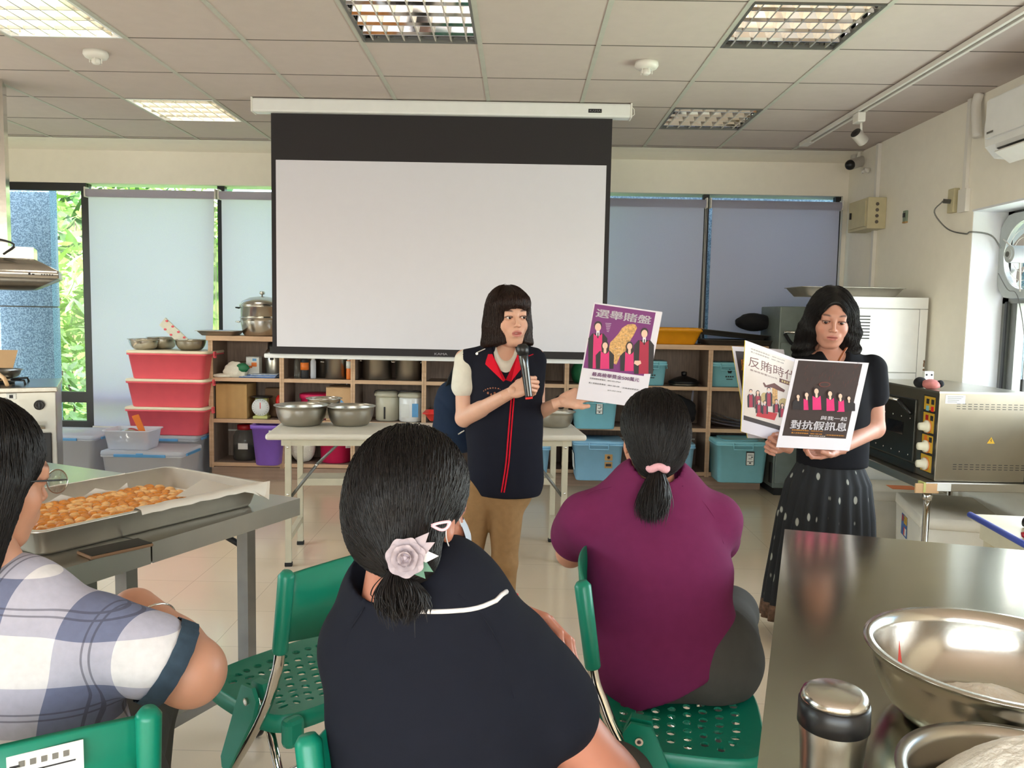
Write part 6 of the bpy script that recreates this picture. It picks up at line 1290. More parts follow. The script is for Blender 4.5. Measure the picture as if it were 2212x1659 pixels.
s.disp(folds(7, .0045, fr=(5, 18), aniso=(1, 1, .35))); g = G('vest_navy'); add_sdf(g, s, 'vest_navy'); vest = g.obj('vest', A_); vs = s
def onsurf(sd, x, z, y0, y1, lift=.002):
    """first surface point met when looking along +Y at (x, z)"""
    ys = np.linspace(y0, y1, 160); P = np.stack([np.full(160, x), ys, np.full(160, z)], 1); f = sd.sample(P); i = np.argmax(f < .0) if (f < 0).any() else 80; return Vector((x, ys[i]-lift, z))
g = G('vest_red')
for dx in (-.0055, .0055):
    pts = []
    for px, py in ((1110, 800), (1108, 850), (1104, 900), (1100, 950), (1096, 1000), (1090, 1040), (1086, 1064)): q = at(px, py, Y=Y0-.1); pts.append(onsurf(vs, q.x+dx, q.z, Y0-.19, Y0+.1))
    g.tube(spl(pts, 4), .0032, n=6)
g.obj('zip_trim', A_)
# stand collar with red lining
def collar(parent, c, r0, r1, z0, z1, a0, a1, m, name='collar', th=.004, sy=1., tilt=0.):
    g = G(m); n = 30; v = []
    for i in range(n+1):
        a = a0+(a1-a0)*i/n; dr = [(r0, z0), (r1, z1), (r1-th, z1), (r0-th, z0)]
        v += [(c[0]+r*math.cos(a), c[1]+r*math.sin(a)*sy, c[2]+z+tilt*math.sin(a)) for r, z in dr]
    g.add(v, [(i*4+j, i*4+(j+1) % 4, (i+1)*4+(j+1) % 4, (i+1)*4+j) for i in range(n) for j in range(4)]+[(0, 3, 2, 1), (n*4, n*4+1, n*4+2, n*4+3)], smooth=False); return g.obj(name, parent)
cc_ = (cxA, Y0+.028, zS); collar(A_, cc_, .094, .070, -.03, .062, R(-52), R(234), 'vest_navy', tilt=.030)
g = G('vest_red'); fy_ = Y0-.10
for sx in (-1, 1): g.add([(cxA+sx*.074, fy_+.060, zS-.005), (cxA+sx*.052, fy_+.022, zS-.002), (cxA+.006, fy_-.010, zS-.105), (cxA+.012+sx*.016, fy_-.008, zS-.112), (cxA+sx*.080, fy_+.03, zS-.045)], [(0, 1, 2, 3, 4), (4, 3, 2, 1, 0)])
g.obj('collar_lining', A_)
g = G('alu').tube([at(1030, 762, Y=Y0-.085), at(1040, 757, Y=Y0-.085), at(1048, 753, Y=Y0-.082)], .0025, n=6); g.lathe([(.004, 0), (.0055, 0), (.0055, .001), (.004, .001)], at(1030, 764, Y=Y0-.087), axis=(0, -1, 0)); g.tube([at(1142, 769, Y=Y0-.09), at(1152, 765, Y=Y0-.088)], .002, 'vest_red', n=5); g.obj('zipper_pull', A_)
g = G('strap_brown')
for k in range(9): a = R(150-14*k); q = at(1068+24*math.cos(a), 848-14*math.sin(a), Y=Y0); p = onsurf(vs, q.x, q.z, Y0-.19, Y0+.1, .001); g.box(p, (.006, .001, .005))
for k in range(6): q = at(1056+7*k, 845+(k % 2)*3, Y=Y0); p = onsurf(vs, q.x, q.z, Y0-.19, Y0+.1, .001); g.lathe([(.004, 0), (.005, 0), (.005, .0006), (.004, .0006)], p, axis=(0, -1, 0), n=12)
g.obj('embroidery', A_)
s = Sdf((-.28, Y0-.16, .0), (.22, Y0+.2, .78), .006); xL, xR = at(1030, 1100, Y=Y0).x, at(1092, 1100, Y=Y0).x
s.cone((cxA, Y0+.02, .70), (cxA, Y0+.02, .66), .135, .13, .03, flat=((0, 1, 0), .75)); kL, kR = at(1012, 1215, Y=Y0-.01), at(1090, 1215, Y=Y0-.03); aL, aR = (kL.x-.012, Y0+.05, .07), (kR.x-.002, Y0+.03, .07)
for a, k, b in (((xL, Y0+.02, .64), kL, aL), ((xR, Y0+.01, .64), kR, aR)): s.cone(a, k, .080, .054, .02); s.cone(k, b, .055, .044, .02)
s.half((0, 0, .075), (0, 0, -1)); s.disp(folds(12, .005, fr=(8, 30), aniso=(.6, .6, 1))); g = G('khaki'); add_sdf(g, s, 'khaki'); g.obj('trousers', A_)
g = G('shoe_dark'); s = Sdf((-.3, Y0-.25, -.01), (.25, Y0+.15, .11), .005)
for b in (aL, aR): s.cone((b[0], b[1]+.02, .042), (b[0]+.005, b[1]-.15, .032), .042, .034, .02); s.cone((b[0], b[1], .05), (b[0], b[1], .09), .042, .042, .015)
s.half((0, 0, .001), (0, 0, -1)); add_sdf(g, s, 'shoe_dark'); g.obj('shoes', A_)
g = G('hairband'); wd = (lw_-le_).normalized(); wc = le_+(lw_-le_)*.90; U = wd.orthogonal().normalized(); Wv = wd.cross(U); g.tube([wc+(U*math.cos(a)+Wv*math.sin(a))*.0255 for a in np.linspace(0, 2*np.pi, 28, endpoint=False)], .003, n=6, closed=True); g.obj('hair_tie_on_wrist', A_)
t = thing('microphone', 'black handheld microphone with a red end held by the speaker', 'microphone', mic_b)
g = G('black_plastic'); L_ = (mic_b-mic_t).length; g.lathe([(1e-6, .0), (.016, .003), (.0235, .014), (.0245, .026), (.0225, .04), (.017, .046)], mic_t, axis=md, n=32); g.obj('grille', t)
g = G('phone_glass'); g.lathe([(.018, .044), (.0195, .05), (.0165, .10), (.0145, L_-.012), (.0145, L_-.006)], mic_t, axis=md, n=28); g.obj('handle', t)
g = G('red_plastic'); g.lathe([(.0146, L_-.008), (.0142, L_), (1e-6, L_+.001)], mic_t, axis=md, n=24); g.obj('end_cap', t)
t = thing('shoulder_bag', 'navy and black bag hanging behind the speaker hip', 'bag', (at(965, 960, Y=Y0+.16).x, Y0+.2, .8))
b0 = at(968, 900, Y=Y0+.18); s = Sdf((b0.x-.17, Y0+.03, .72), (b0.x+.22, Y0+.36, 1.18), .007); s.ell((b0.x+.03, Y0+.20, .965), (.095, .085, .14), .03); s.ell((b0.x+.06, Y0+.2, .86), (.13, .08, .08), .04); s.disp(folds(31, .014, fr=(10, 34), aniso=(1, 1, 1))); clothmat('bag_navy', srgb(30, 42, 62)); g = G('bag_navy'); add_sdf(g, s, 'bag_navy'); g.obj('body', t)
g = G('black_cloth'); g.tube(spl([at(1000, 772, Y=Y0+.12), at(980, 800, Y=Y0+.14), at(962, 850, Y=Y0+.17), at(955, 900, Y=Y0+.18), at(968, 940, Y=Y0+.12)], 6), .012, n=8, sy=.4); g.obj('strap', t)
g = G('alu'); g.tube([at(990, 938, Y=Y0+.02), at(1003, 930, Y=Y0+.0)], .003, n=6); g.obj('buckle', t)
# ======================================================= the standing person on the right
Y1 = 3.46; hc = at(1795, 686, Y=Y1); hT = look_T(hc, (-.20, -.95, -.22)) @ Matrix.Rotation(R(3), 4, 'Y') @ Matrix.Scale(1.03, 4)
SKB = np.array(srgb(184, 132, 112))
B_ = thing('person', 'standing person with long black hair, black T-shirt and skirt showing posters', 'person', (hc.x+.02, Y1, 0))
cxB = hc.x+.04; zS = at(1800, 770, Y=Y1).z
ls_ = at(1882, 798, Y=Y1+.01); le_ = at(1888, 925, Y=Y1+.02); lw_ = at(1800, 975, Y=3.26); rs_ = at(1728, 800, Y=Y1+.02); re_ = at(1722, 930, Y=Y1-.02); rw_ = at(1690, 962, Y=3.30)
s = Sdf((hc.x-.34, Y1-.34, .55), (hc.x+.36, Y1+.26, 1.42), .005)
s.cone((cxB, Y1+.02, zS-.10), (cxB, Y1+.02, .80), .13, .135, .03, flat=((0, 1, 0), .62)); s.chain([V3(hT@Vector((0, .02, -.06))), (cxB-.02, Y1+.03, zS-.02)], [.047, .050], .02); s.cone((cxB-.08, Y1+.02, zS-.035), (cxB+.06, Y1+.02, zS-.035), .052, .05, .03)
s.cone(rs_, re_, .044, .040, .02); s.cone(re_, rw_, .038, .024, .012); s.cone(ls_, le_, .050, .044, .02); s.cone(le_, lw_, .043, .0245, .014)
g, _ = head_mesh(hT, skin=SKB, wide=1.06, lids=.0018, h=.0022, lip=np.array(srgb(170, 100, 92))); g.T = None; add_sdf(g, s, 'skin', SKB)
# left hand under the front poster, right hand holding the fan of posters
hl = at(1790, 985, Y=3.24)
hand_mesh(g, frame(lw_, (-.72, -.12, -.12), Vector((.1, .30, -.95))) @ Matrix.Scale(.92, 4), [(14, 34, 20, 4), (20, 38, 24, 1), (22, 40, 24, -2), (26, 40, 24, -6)], [(.040, .036, -.010), (.050, .060, -.026), (.048, .082, -.036)], mirror=False, skin=SKB, h=.002)
hand_mesh(g, frame(rw_+Vector((0, 0, -.005)), (-.70, -.30, .20), Vector((.25, .85, .10))) @ Matrix.Scale(.92, 4), [(40, 60, 30, 3), (44, 62, 32, 0), (46, 62, 32, -3), (50, 60, 30, -6)], [(.040, .030, .012), (.048, .060, -.004), (.046, .086, -.012)], mirror=True, skin=SKB, h=.002)
g.obj('body', B_); face_bits(hT, B_, look=(-.10, -.22), lids=.0018)
sd = Sdf((-.15, -.13, -.33), (.15, .15, .15), .0034)
sd.ell((0, .014, .036), (.084, .100, .092)); sd.ell((0, .03, -.02), (.094, .085, .11), .03)
for x in (-1, 1): sd.chain([(x*.062, -.012, .03), (x*.082, -.004, -.06), (x*.090, .006, -.14), (x*.092, .0, -.215)], [.034, .036, .036, .024], .03)
sd.chain([(.0, .06, -.05), (.0, .075, -.14), (.01, .08, -.25)], [.075, .072, .05], .04)
sd.cone((0, -.116, .0), (0, -.13, -.2), .060, .054, .006, 'sub'); sd.ell((0, -.106, .016), (.052, .054, .070), .006, 'sub'); sd.ell((0, -.02, -.15), (.050, .07, .09), .015, 'sub')
sd.disp(lambda P: .004*np.sin(P[..., 0]*60+12*np.sin(P[..., 2]*18))*np.clip((-P[..., 2])/.1, 0, 1))
def partflow(P):
    k = np.clip((P[:, 2]+.0)/.09, 0, 1); w = np.clip(-(P[:, 2]+.06)/.1, 0, 1); return np.stack([np.sign(P[:, 0])*(k*1.6+.05)+.25*w*np.sin(P[:, 2]*45+P[:, 0]*20), (P[:, 1]-.01)*k*4, -np.ones(len(P))], 1)
hair_obj(sd, hT, B_, lambda v: (v[:, 2] > -.22), partflow, steps=18, ds=.009, n=5600, rad=.0008, seed=5, col=HAIRC*.8, stop=lambda Q: ((Q[:, 1] < -.075) & (np.abs(Q[:, 0]) < .045) & (Q[:, 2] < .05)))
s = Sdf((hc.x-.34, Y1-.22, .55), (hc.x+.36, Y1+.26, 1.36), .0065); s.cone((cxB, Y1+.02, zS-.11), (cxB+.005, Y1+.02, .80), .150, .150, .03, flat=((0, 1, 0), .72)); s.cone((cxB, Y1, zS-.16), (cxB, Y1-.01, zS-.17), .115, .115, .03, flat=((0, 1, 0), .9))
s.cone((cxB-.08, Y1+.025, zS-.05), (cxB+.08, Y1+.025, zS-.05), .060, .060, .03); s.cone(ls_, ls_+(le_-ls_)*.42, .064, .066, .02); s.cone(rs_, rs_+(re_-rs_)*.42, .056, .058, .02)
s.half((0, 0, .775), (0, 0, -1)); s.cone((cxB-.03, Y1-.13, zS-.02), (cxB-.02, Y1+.02, zS+.07), .052, .056, .008, 'sub'); s.disp(folds(17, .004)); g = G('tee_black'); add_sdf(g, s, 'tee_black'); g.obj('t_shirt', B_)
def _leafy(nt, tc):
    n, l = nt.nodes, nt.links; mp = n.new('ShaderNodeMapping'); mp.inputs['Scale'].default_value = (26, 26, 11); v = n.new('ShaderNodeTexVoronoi'); v.inputs['Scale'].default_value = 1.0; v.inputs['Randomness'].default_value = .35
    r = n.new('ShaderNodeValToRGB'); e = r.color_ramp.elements; e[0].position = .17; e[0].color = (*srgb(150, 150, 140), 1); e[1].position = .22; e[1].color = (*srgb(18, 19, 22), 1)
    l.new(tc.outputs['Object'], mp.inputs[0]); l.new(mp.outputs[0], v.inputs[0]); l.new(v.outputs['Distance'], r.inputs[0]); return r.outputs[0]
mat('skirt_leaf', _leafy, .85, var=.1)
g = G('skirt_leaf'); n = 120; L = []
zs_ = [.84, .78, .70, .55, .40, .25, .17]; Wd = [.130, .140, .178, .200, .215, .232, .238]
for z_, w_ in zip(zs_, Wd):
    k = min(1, max(0, (.80-z_)/.25)); L.append([(cxB-.025*(1-z_)+(w_+.010*k*math.sin(i/n*2*math.pi*22))*math.cos(2*math.pi*i/n), Y1+.02+(w_*.72+.010*k*math.sin(i/n*2*math.pi*22))*math.sin(2*math.pi*i/n), z_) for i in range(n)])
loft(g, L, None, True, False); g.obj('skirt', B_)
mat('skirt_trim', srgb(96, 70, 52), .8, var=.5, vscale=60); g = G('skirt_trim'); L2 = [[(cxB-.025*(1-z_)+(w_+.010*math.sin(i/n*2*math.pi*22))*math.cos(2*math.pi*i/n), Y1+.02+(w_*.72+.010*math.sin(i/n*2*math.pi*22))*math.sin(2*math.pi*i/n), z_) for i in range(n)] for z_, w_ in ((.17, .2385), (.10, .244), (.10, .240), (.17, .234))]; loft(g, L2, None, False, False); g.obj('hem_trim', B_)
g = G('shoe_dark'); s = Sdf((cxB-.25, Y1-.2, -.01), (cxB+.25, Y1+.15, .24), .006)
for x in (-.09, .08): s.cone((cxB+x, Y1+.02, .042), (cxB+x, Y1-.12, .034), .042, .034, .02); s.cone((cxB+x, Y1+.03, .05), (cxB+x, Y1+.03, .22), .036, .045, .015)
s.half((0, 0, .001), (0, 0, -1)); add_sdf(g, s, 'shoe_dark'); g.obj('shoes', B_)
g = G('strap_brown').tube(spl([at(1828, 752, Y=Y1-.06), at(1818, 768, Y=Y1-.10), at(1806, 790, Y=Y1-.12)], 5), .008, n=8, sy=.4); g.obj('bag_strap', B_)
# ======================================================= seated, purple shirt
def seated(name_lab, loc, hT, skin, joints, shirtmat, trmat, torso, sleeves, trousers, fold=.005, head_kw={}, h=.0065, extra_body=None, collarz=None, hem=None):
    P_ = thing('person', name_lab, 'person', loc)
    g, _ = head_mesh(hT, skin=skin, h=.0032, **head_kw); g.T = None
    pts = np.array([V3(p) for c in joints for p in c[0]]+[V3(hT.translation)]); s = Sdf(pts.min(0)-.12, pts.max(0)+.12, .0055)
    for c, r, *fl in joints: s.chain(c, r, .018, flat=fl[0] if fl else None)
    add_sdf(g, s, 'skin', skin)
    if extra_body: extra_body(g)
    g.obj('body', P_)
    pts = np.array([V3(p) for c in torso+sleeves for p in c[0]]); s = Sdf(pts.min(0)-.26, pts.max(0)+.2, h)
    for c, r, *fl in torso: s.chain(c, r, .05, flat=fl[0] if fl else None)
    for c, r, *fl in sleeves: s.chain(c, r, .035, flat=fl[0] if fl else None)
    if collarz is not None:
        n_ = V3(hT@Vector((0, .03, -.1))); s.cone(n_+[0, 0, .02], n_+[0, 0, .14], .064, .08, .006, 'sub')
    if hem: dd = V3(hem[1])-V3(hem[0]); s.half(hem[0], (dd[2], 0, -dd[0]) if dd[0] > 0 else (-dd[2], 0, dd[0]), .01)
    s.disp(folds(int(abs(loc[0])*100)+3, fold, fr=(5, 20), aniso=(.8, .8, .8))); g = G(shirtmat); add_sdf(g, s, shirtmat); g.obj('shirt', P_); sh = s
    pts = np.array([V3(p) for c in trousers for p in c[0]]); s = Sdf(pts.min(0)-.2, pts.max(0)+.2, .008)
    for c, r in trousers: s.chain(c, r, .04)
    s.disp(folds(5, .006)); _z = s.lo[2]+s.h*np.arange(s.n[2]); _y = s.lo[1]+s.h*np.arange(s.n[1]); _c = (.449-_z)[None, None, :]+np.where(_y > V3(trousers[0][0][0])[1]+.19, -1., 0.)[None, :, None]; s.f = np.maximum(s.f, _c.astype(np.float32)+0*s.f); g = G(trmat); add_sdf(g, s, trmat); g.obj('trousers', P_)
    g = G('shoe_dark'); s = None
    for c, r in trousers[1:]:
        e = V3(c[-1]); k = V3(c[-2]); d = (V3(c[1])-V3(c[0])); d[2] = 0; d /= np.linalg.norm(d)
        s = Sdf(e-[.2, .2, .1], e+[.2, .2, .12], .006); s.cone((e[0], e[1], .045), (e[0]+d[0]*.15, e[1]+d[1]*.15, .035), .043, .034, .02); s.cone((e[0], e[1], .05), (e[0], e[1], .10), .040, .040, .01); s.half((0, 0, .001), (0, 0, -1)); add_sdf(g, s, 'shoe_dark')
    g.obj('shoes', P_)
    return P_, sh
fl_ = lambda yaw, k=.66: ((math.sin(yaw), math.cos(yaw), 0), k)
Yc = 2.06; hc = at(1410, 946, Y=Yc+.02); hTc = look_T(hc, (-.15, .97, -.10)) @ Matrix.Scale(1.0, 4)
n0 = at(1412, 1045, Y=Yc); mid = at(1420, 1300, Y=Yc-.03); low = at(1462, 1490, Y=Yc-.03); pel = Vector((.42, Yc-.03, .545)); hemC = (at(1395, 1537, Y=1.90), at(1612, 1405, Y=1.95))
lsh, rsh = at(1262, 1120, Y=Yc+.02), at(1545, 1125, Y=Yc+.02)
lel, rel = Vector((lsh.x-.02, Yc+.22, .72)), Vector((rsh.x+.03, Yc+.22, .72)); lwr, rwr = Vector((.20, Yc+.42, .66)), Vector((.42, Yc+.44, .66))
def hands_lap(lw, rw, skin, sc=.95):
    def fn(g):
        hand_mesh(g, frame(lw, (.5, .6, -.1), (0, 0, 1)) @ Matrix.Scale(sc, 4), [(20, 25, 12), (20, 25, 12), (22, 25, 12), (24, 25, 12)], [(.036, .036, -.008), (.05, .06, -.014), (.055, .082, -.018)], False, skin, .003)
        hand_mesh(g, frame(rw, (-.5, .6, -.1), (0, 0, 1)) @ Matrix.Scale(sc, 4), [(20, 25, 12), (20, 25, 12), (22, 25, 12), (24, 25, 12)], [(.036, .036, -.008), (.05, .06, -.014), (.055, .082, -.018)], True, skin, .003)
    return fn
P3, sh3 = seated('seated person from behind, purple polo shirt and low ponytail with pink scrunchie', (.38, Yc, 0), hTc, np.array(srgb(200, 140, 112)),
    [([hTc@Vector((0, .02, -.06)), n0-Vector((0, 0, .02))], [.048, .052]), ([n0-Vector((0, 0, .06)), mid], [.07, .11], fl_(0, .8)), ([lsh, lel, lwr], [.045, .038, .026]), ([rsh, rel, rwr], [.045, .038, .026])], 'polo_purple', 'trouser_grey',
    [([n0+Vector((0, .01, -.10)), mid+Vector((0, 0, .07)), mid-Vector((0, 0, .06)), low, pel+Vector((-.02, 0, .0))], [.150, .178, .174, .178, .18], fl_(0, .76)), ([lsh+Vector((.03, 0, -.01)), n0+Vector((-.03, 0, .0)), n0+Vector((.03, 0, .0)), rsh+Vector((-.03, 0, -.01))], [.066, .052, .052, .066])],
    [([lsh, lsh+(lel-lsh)*.42], [.068, .074]), ([rsh, rsh+(rel-rsh)*.42], [.068, .076])],
    [([pel+Vector((-.065, .0, -.01)), pel+Vector((.065, .0, -.005))], [.130, .136]), ([pel+Vector((-.07, 0, -.02)), (.40, Yc+.38, .50), (.38, Yc+.40, .09)], [.105, .072, .05]), ([pel+Vector((.11, 0, -.02)), (.66, Yc+.36, .50), (.64, Yc+.40, .09)], [.11, .075, .05])],
    .008, extra_body=hands_lap(lwr, rwr, np.array(srgb(200, 140, 112))), collarz=1, hem=hemC)
def backhair(hT, parent, tie, n=5000, col=HAIRC, seed=1, side=0., grow=0., steps=16):
    """hair drawn back to a low tie at head-local point tie"""
    sd = Sdf((-.12, -.12, -.16), (.12, .15, .15), .0032); sd.ell((0, .018, .038), (.083+grow, .098+grow, .090+grow)); sd.ell((0, .050, -.010), (.072+grow, .066+grow, .082+grow), .03); sd.ell(V3(tie)+[0, -.025, .02], (.04, .035, .04), .03)
    sd.ell((0, -.105, -.02), (.065, .06, .10), .01, 'sub'); sd.ell((.0, -.03, -.11), (.085, .06, .06), .015, 'sub')
    for x in (-1, 1): sd.ell((x*.088, -.002, -.022), (.018, .026, .036), .008, 'sub')
    tp = np.array(tie)
    def flow(P):
        D = tp-P; k = np.clip((P[:, 2]-.03)/.06, 0, 1); D = D/np.linalg.norm(D, axis=1, keepdims=True)+np.stack([P[:, 0]*4, np.zeros(len(P)), -.6*(1-k)], 1)*.5; return D
    hair_obj(sd, hT, parent, lambda v: (v[:, 1] > -.075), flow, steps=steps, ds=.009, n=n, rad=.00075, seed=seed, col=col, stop=lambda Q: np.linalg.norm(Q-tp, axis=1) < .016); return sd
tieC = (.020, .098, -.070); backhair(hTc, P3, tieC, 5200, HAIRC, 7)
def tail(hT, parent, tie, L, r, n, col, seed, d=(0, .2, -1), spread=.5):
    rs = np.random.RandomState(seed); tp = V3(hT@Vector(tie)); d = np.array(d, float); d /= np.linalg.norm(d); g = G('hair_black'); a = rs.uniform(0, 6.28, n); q = np.sqrt(rs.uniform(0, 1, n)); K = 12
    X = np.array([1, 0, 0]); Yv = np.cross(d, X); Yv /= np.linalg.norm(Yv); ts = np.linspace(0, 1, K)
    rad = (r*.35+r*spread*np.sin(np.clip(ts*1.5, 0, 1)*1.57))[None]*q[:, None]*np.where(ts > .8, 1-(ts-.8)*1.5, 1)
    Ln = L*rs.uniform(.75, 1.0, n)
    P = tp + d*(ts[None]*Ln[:, None])[..., None]+X*(rad*np.cos(a)[:, None])[..., None]+Yv*(rad*np.sin(a)[:, None]*.6)[..., None]+(rs.normal(size=(n, 1, 3))*.008)*(ts[None, :, None]**2)
    U = X; r0 = .0011*np.concatenate([np.ones(K-3), [.9, .6, .3]]); v = np.stack([P+(X*math.cos(b)+Yv*math.sin(b))*r0[None, :, None] for b in (0, 2.09, 4.19)], 2).reshape(-1, 3)
    bb = (np.arange(n)*K*3)[:, None, None]; kk = (np.arange(K-1)*3)[None, :, None]; j = np.arange(3)[None, None]; j2 = (j+1) % 3; F = np.stack([bb+kk+j, bb+kk+j2, bb+kk+3+j2, bb+kk+3+j], -1).reshape(-1, 4)
    g.add(v, F, smooth=True, col=col*np.repeat(rs.uniform(.6, 1.5, n), K*3)[:, None]*np.ones(3)); return g.obj('ponytail', parent)
tail(hTc, P3, tieC, .125, .031, 1500, HAIRC*1.25, 8, (-.16, -.35, -1), .85)
tp = hTc@Vector(tieC); g = G('scrunchie'); g.tube([tp+Vector((.021*math.cos(a), .012*math.sin(a)-.004, .004*math.sin(3*a)+.004)) for a in np.linspace(0, 2*np.pi, 26, endpoint=False)], .010, n=10, closed=True); g.obj('scrunchie', P3)
def polo_collar(parent, m, n0, r=.082, tilt=.02, yb=0., pip='piping_white', sy=.85, rz=0., h=.04):
    cc = (n0.x, n0.y+yb, n0.z); collar(parent, cc, r, r-.020, -.012, h, R(20)+math.pi+rz, R(340)+math.pi+2*math.pi*0+rz if False else R(20)+math.pi+rz+R(320), m, 'collar', .006, sy, tilt)
def ring_arc(parent, name, m, c, rx, ry, a0, a1, z, rr, tilt, sd=None):
    g = G(m); pts = []
    for a in np.linspace(a0, a1, 28):
        p = np.array([c[0]+rx*math.cos(a), c[1]+ry*math.sin(a), c[2]+z+tilt*math.sin(a)])
        if sd is not None:
            for _ in range(6): p = p-sd.grad(p[None])[0]*(sd.sample(p[None])[0]-.001)
        pts.append(p)
    g.tube(pts, rr, n=6); return g.obj(name, parent)
collar(P3, (n0.x, n0.y+.02, n0.z+.0), .080, .062, -.025, .038, R(-200), R(20), 'polo_purple', 'collar', .006, .9, -.006)
ring_arc(P3, 'collar_piping', 'piping_white', (n0.x, n0.y+.02, n0.z), .084, .0765, R(-178), R(-2), -.020, .0030, .004)
# ======================================================= seated, navy shirt, nearest
Yd = 1.13; SKD = np.array(srgb(182, 120, 96)); hc = at(893, 1100, Y=Yd+.02); hTd = look_T(hc, (.50, .86, -.16)) @ Matrix.Scale(.93, 4)
n0 = at(905, 1240, Y=Yd+.0); lsh, rsh = at(778, 1392, Y=Yd+.02), at(1108, 1412, Y=Yd+.03); mid = at(945, 1560, Y=Yd+.0); low = Vector((mid.x+.01, Yd, .66)); pel = Vector((mid.x+.03, Yd+.01, .55))
rel = at(1318, 1690, Y=Yd+.04); rwr = Vector((-.0, Yd+.36, .80)); lel = Vector((lsh.x-.0, Yd+.22, .83)); lwr = at(1092, 1312, Y=Yd+.18)
def handD(g):
    hand_mesh(g, frame(lwr, (.92, -.10, -.26), (.25, .45, .85)) @ Matrix.Scale(.95, 4), [(26, 34, 18, 0), (26, 34, 18, 0), (28, 34, 18, 0), (30, 34, 18, 0)], [(.036, .036, -.012), (.048, .060, -.024), (.05, .082, -.034)], True, SKD, .0025)
    hand_mesh(g, frame(rwr, (-.6, .3, .1), (0, 0, 1)) @ Matrix.Scale(.95, 4), [(20, 25, 12)]*4, [(.036, .036, -.008), (.05, .06, -.014), (.055, .082, -.018)], True, SKD, .003)
P4, sh4 = seated('seated person from behind, dark navy polo shirt, grey flower in the hair', (-.06, Yd, 0), hTd, SKD,
    [([hTd@Vector((0, .02, -.06)), n0-Vector((0, 0, .02))], [.050, .056]), ([n0-Vector((0, 0, .06)), mid], [.07, .11], fl_(0, .8)), ([lsh, lel, lwr], [.048, .038, .025]), ([rsh+Vector((.0, .02, -.02)), rel, rwr], [.052, .046, .026])], 'polo_navy', 'trouser_grey',
    [([n0+Vector((.01, .01, -.075)), mid+Vector((0, 0, .03)), low, pel], [.128, .150, .152, .15], fl_(0, .64)), ([lsh+Vector((.03, 0, -.0)), n0+Vector((-.03, 0, -.025)), n0+Vector((.03, 0, -.025)), rsh+Vector((-.02, 0, .0))], [.058, .050, .050, .060])],
    [([lsh, lsh+(lel-lsh)*.4], [.056, .058]), ([rsh, rsh+(rel-rsh)*.24, rsh+(rel-rsh)*.42], [.060, .062, .068])],
    [([pel+Vector((-.06, 0, -.01)), pel+Vector((.07, 0, -.01))], [.112, .115]), ([pel+Vector((-.05, 0, -.02)), (-.02, Yd+.40, .50), (-.04, Yd+.42, .09)], [.10, .07, .05]), ([pel+Vector((.09, 0, -.02)), (.20, Yd+.36, .50), (.19, Yd+.40, .09)], [.10, .07, .05])],
    .0065, extra_body=handD, h=.0055, collarz=1)
tieD = (-.052, .092, -.074); backhair(hTd, P4, tieD, 9000, HAIRC*.85, 9, grow=.001, steps=20); tail(hTd, P4, tieD, .062, .026, 500, HAIRC, 12, (.15, -.30, -1), .9)
# grey rose with leaves, pink snap clip, mask and red wrist string
fc = at(878, 1203, Y=Yd-.105); g = G('rose_grey'); nrm = Vector((-.05, -1, .15)).normalized(); fu = nrm.orthogonal().normalized(); fv = nrm.cross(fu)
for ring, (n_, r_, tl_, sz) in enumerate(((7, .0155, .35, .0135), (6, .0105, .75, .0115), (5, .006, 1.1, .009), (3, .0025, 1.35, .006))):
    for k in range(n_):
        a = 2*math.pi*k/n_+ring*.5; o_ = fu*math.cos(a)+fv*math.sin(a); tg = nrm.cross(o_); up_ = (o_*math.cos(tl_)+nrm*math.sin(tl_)).normalized(); c0 = fc+o_*r_*.5+nrm*(.002+.002*ring); v = []
        for i in range(5):
            for j in range(5):
                u_ = (i-2)/2; w_ = j/4; wd_ = sz*(.25+.90*math.sin(math.pi*min(1, w_*.80+.15))); v.append(c0+tg*(u_*wd_)+up_*(w_*sz*1.5)+nrm*(u_*u_*.003)-up_*(u_*u_*w_*.002)+nrm*(-.003*max(0, w_-.7)*3))
        g.add([p[:] for p in v], [(i*5+j, (i+1)*5+j, (i+1)*5+j+1, i*5+j+1) for i in range(4) for j in range(4)], smooth=True)
g.ell(fc+nrm*.006, (.006, .006, .006)); g.obj('flower_clip', P4)
g = G('rose_leaf')
for (a_, l_, m_) in ((.5, .034, 'rose_grey'), (.85, .036, 'rose_grey'), (-.5, .032, 'rose_leaf'), (-.85, .030, 'rose_leaf'), (.05, .034, 'piping_white')):
    d = (Vector((1, 0, 0))*math.cos(a_)+Vector((0, 0, 1))*math.sin(a_)); sd_ = nrm.cross(d); p = fc+d*.008; g.add([p[:], (p+d*l_*.5+sd_*.008)[:], (p+d*l_)[:], (p+d*l_*.5-sd_*.008)[:], (p+d*l_*.5+nrm*.003)[:]], [(0, 1, 4), (1, 2, 4), (2, 3, 4), (3, 0, 4)], m_, True)
g.obj('flower_leaves', P4)
p = [at(*q, Y=Yd-.078) for q in ((932, 1135), (948, 1130), (970, 1127), (970, 1134), (962, 1143), (950, 1144))]; off_ = Vector((0, .0, 0)); g = G('clip_pink').tube(spl(p+[p[0]], 4), .0022, n=6); g.obj('snap_clip', P4)
g = G('mask_blue'); v = []
for i in range(9):
    for j in range(7):
        a = R(-75+150*i/8); z_ = -.012-.075*j/6; rr = .074+.018*math.sin(j/6*math.pi); v.append((rr*math.sin(a)*.82, -.022-rr*math.cos(a)*1.12+.0, z_))
g.T = hTd; g.add(v, [(i*7+j, (i+1)*7+j, (i+1)*7+j+1, i*7+j+1) for i in range(8) for j in range(6)], smooth=True)
for x in (-1, 1): g.tube(spl([(x*.062, -.045, -.02), (x*.078, .0, .012), (x*.083, .022, -.0), (x*.080, .020, -.03), (x*.062, -.040, -.075)], 5), .0011, 'piping_white', n=5)
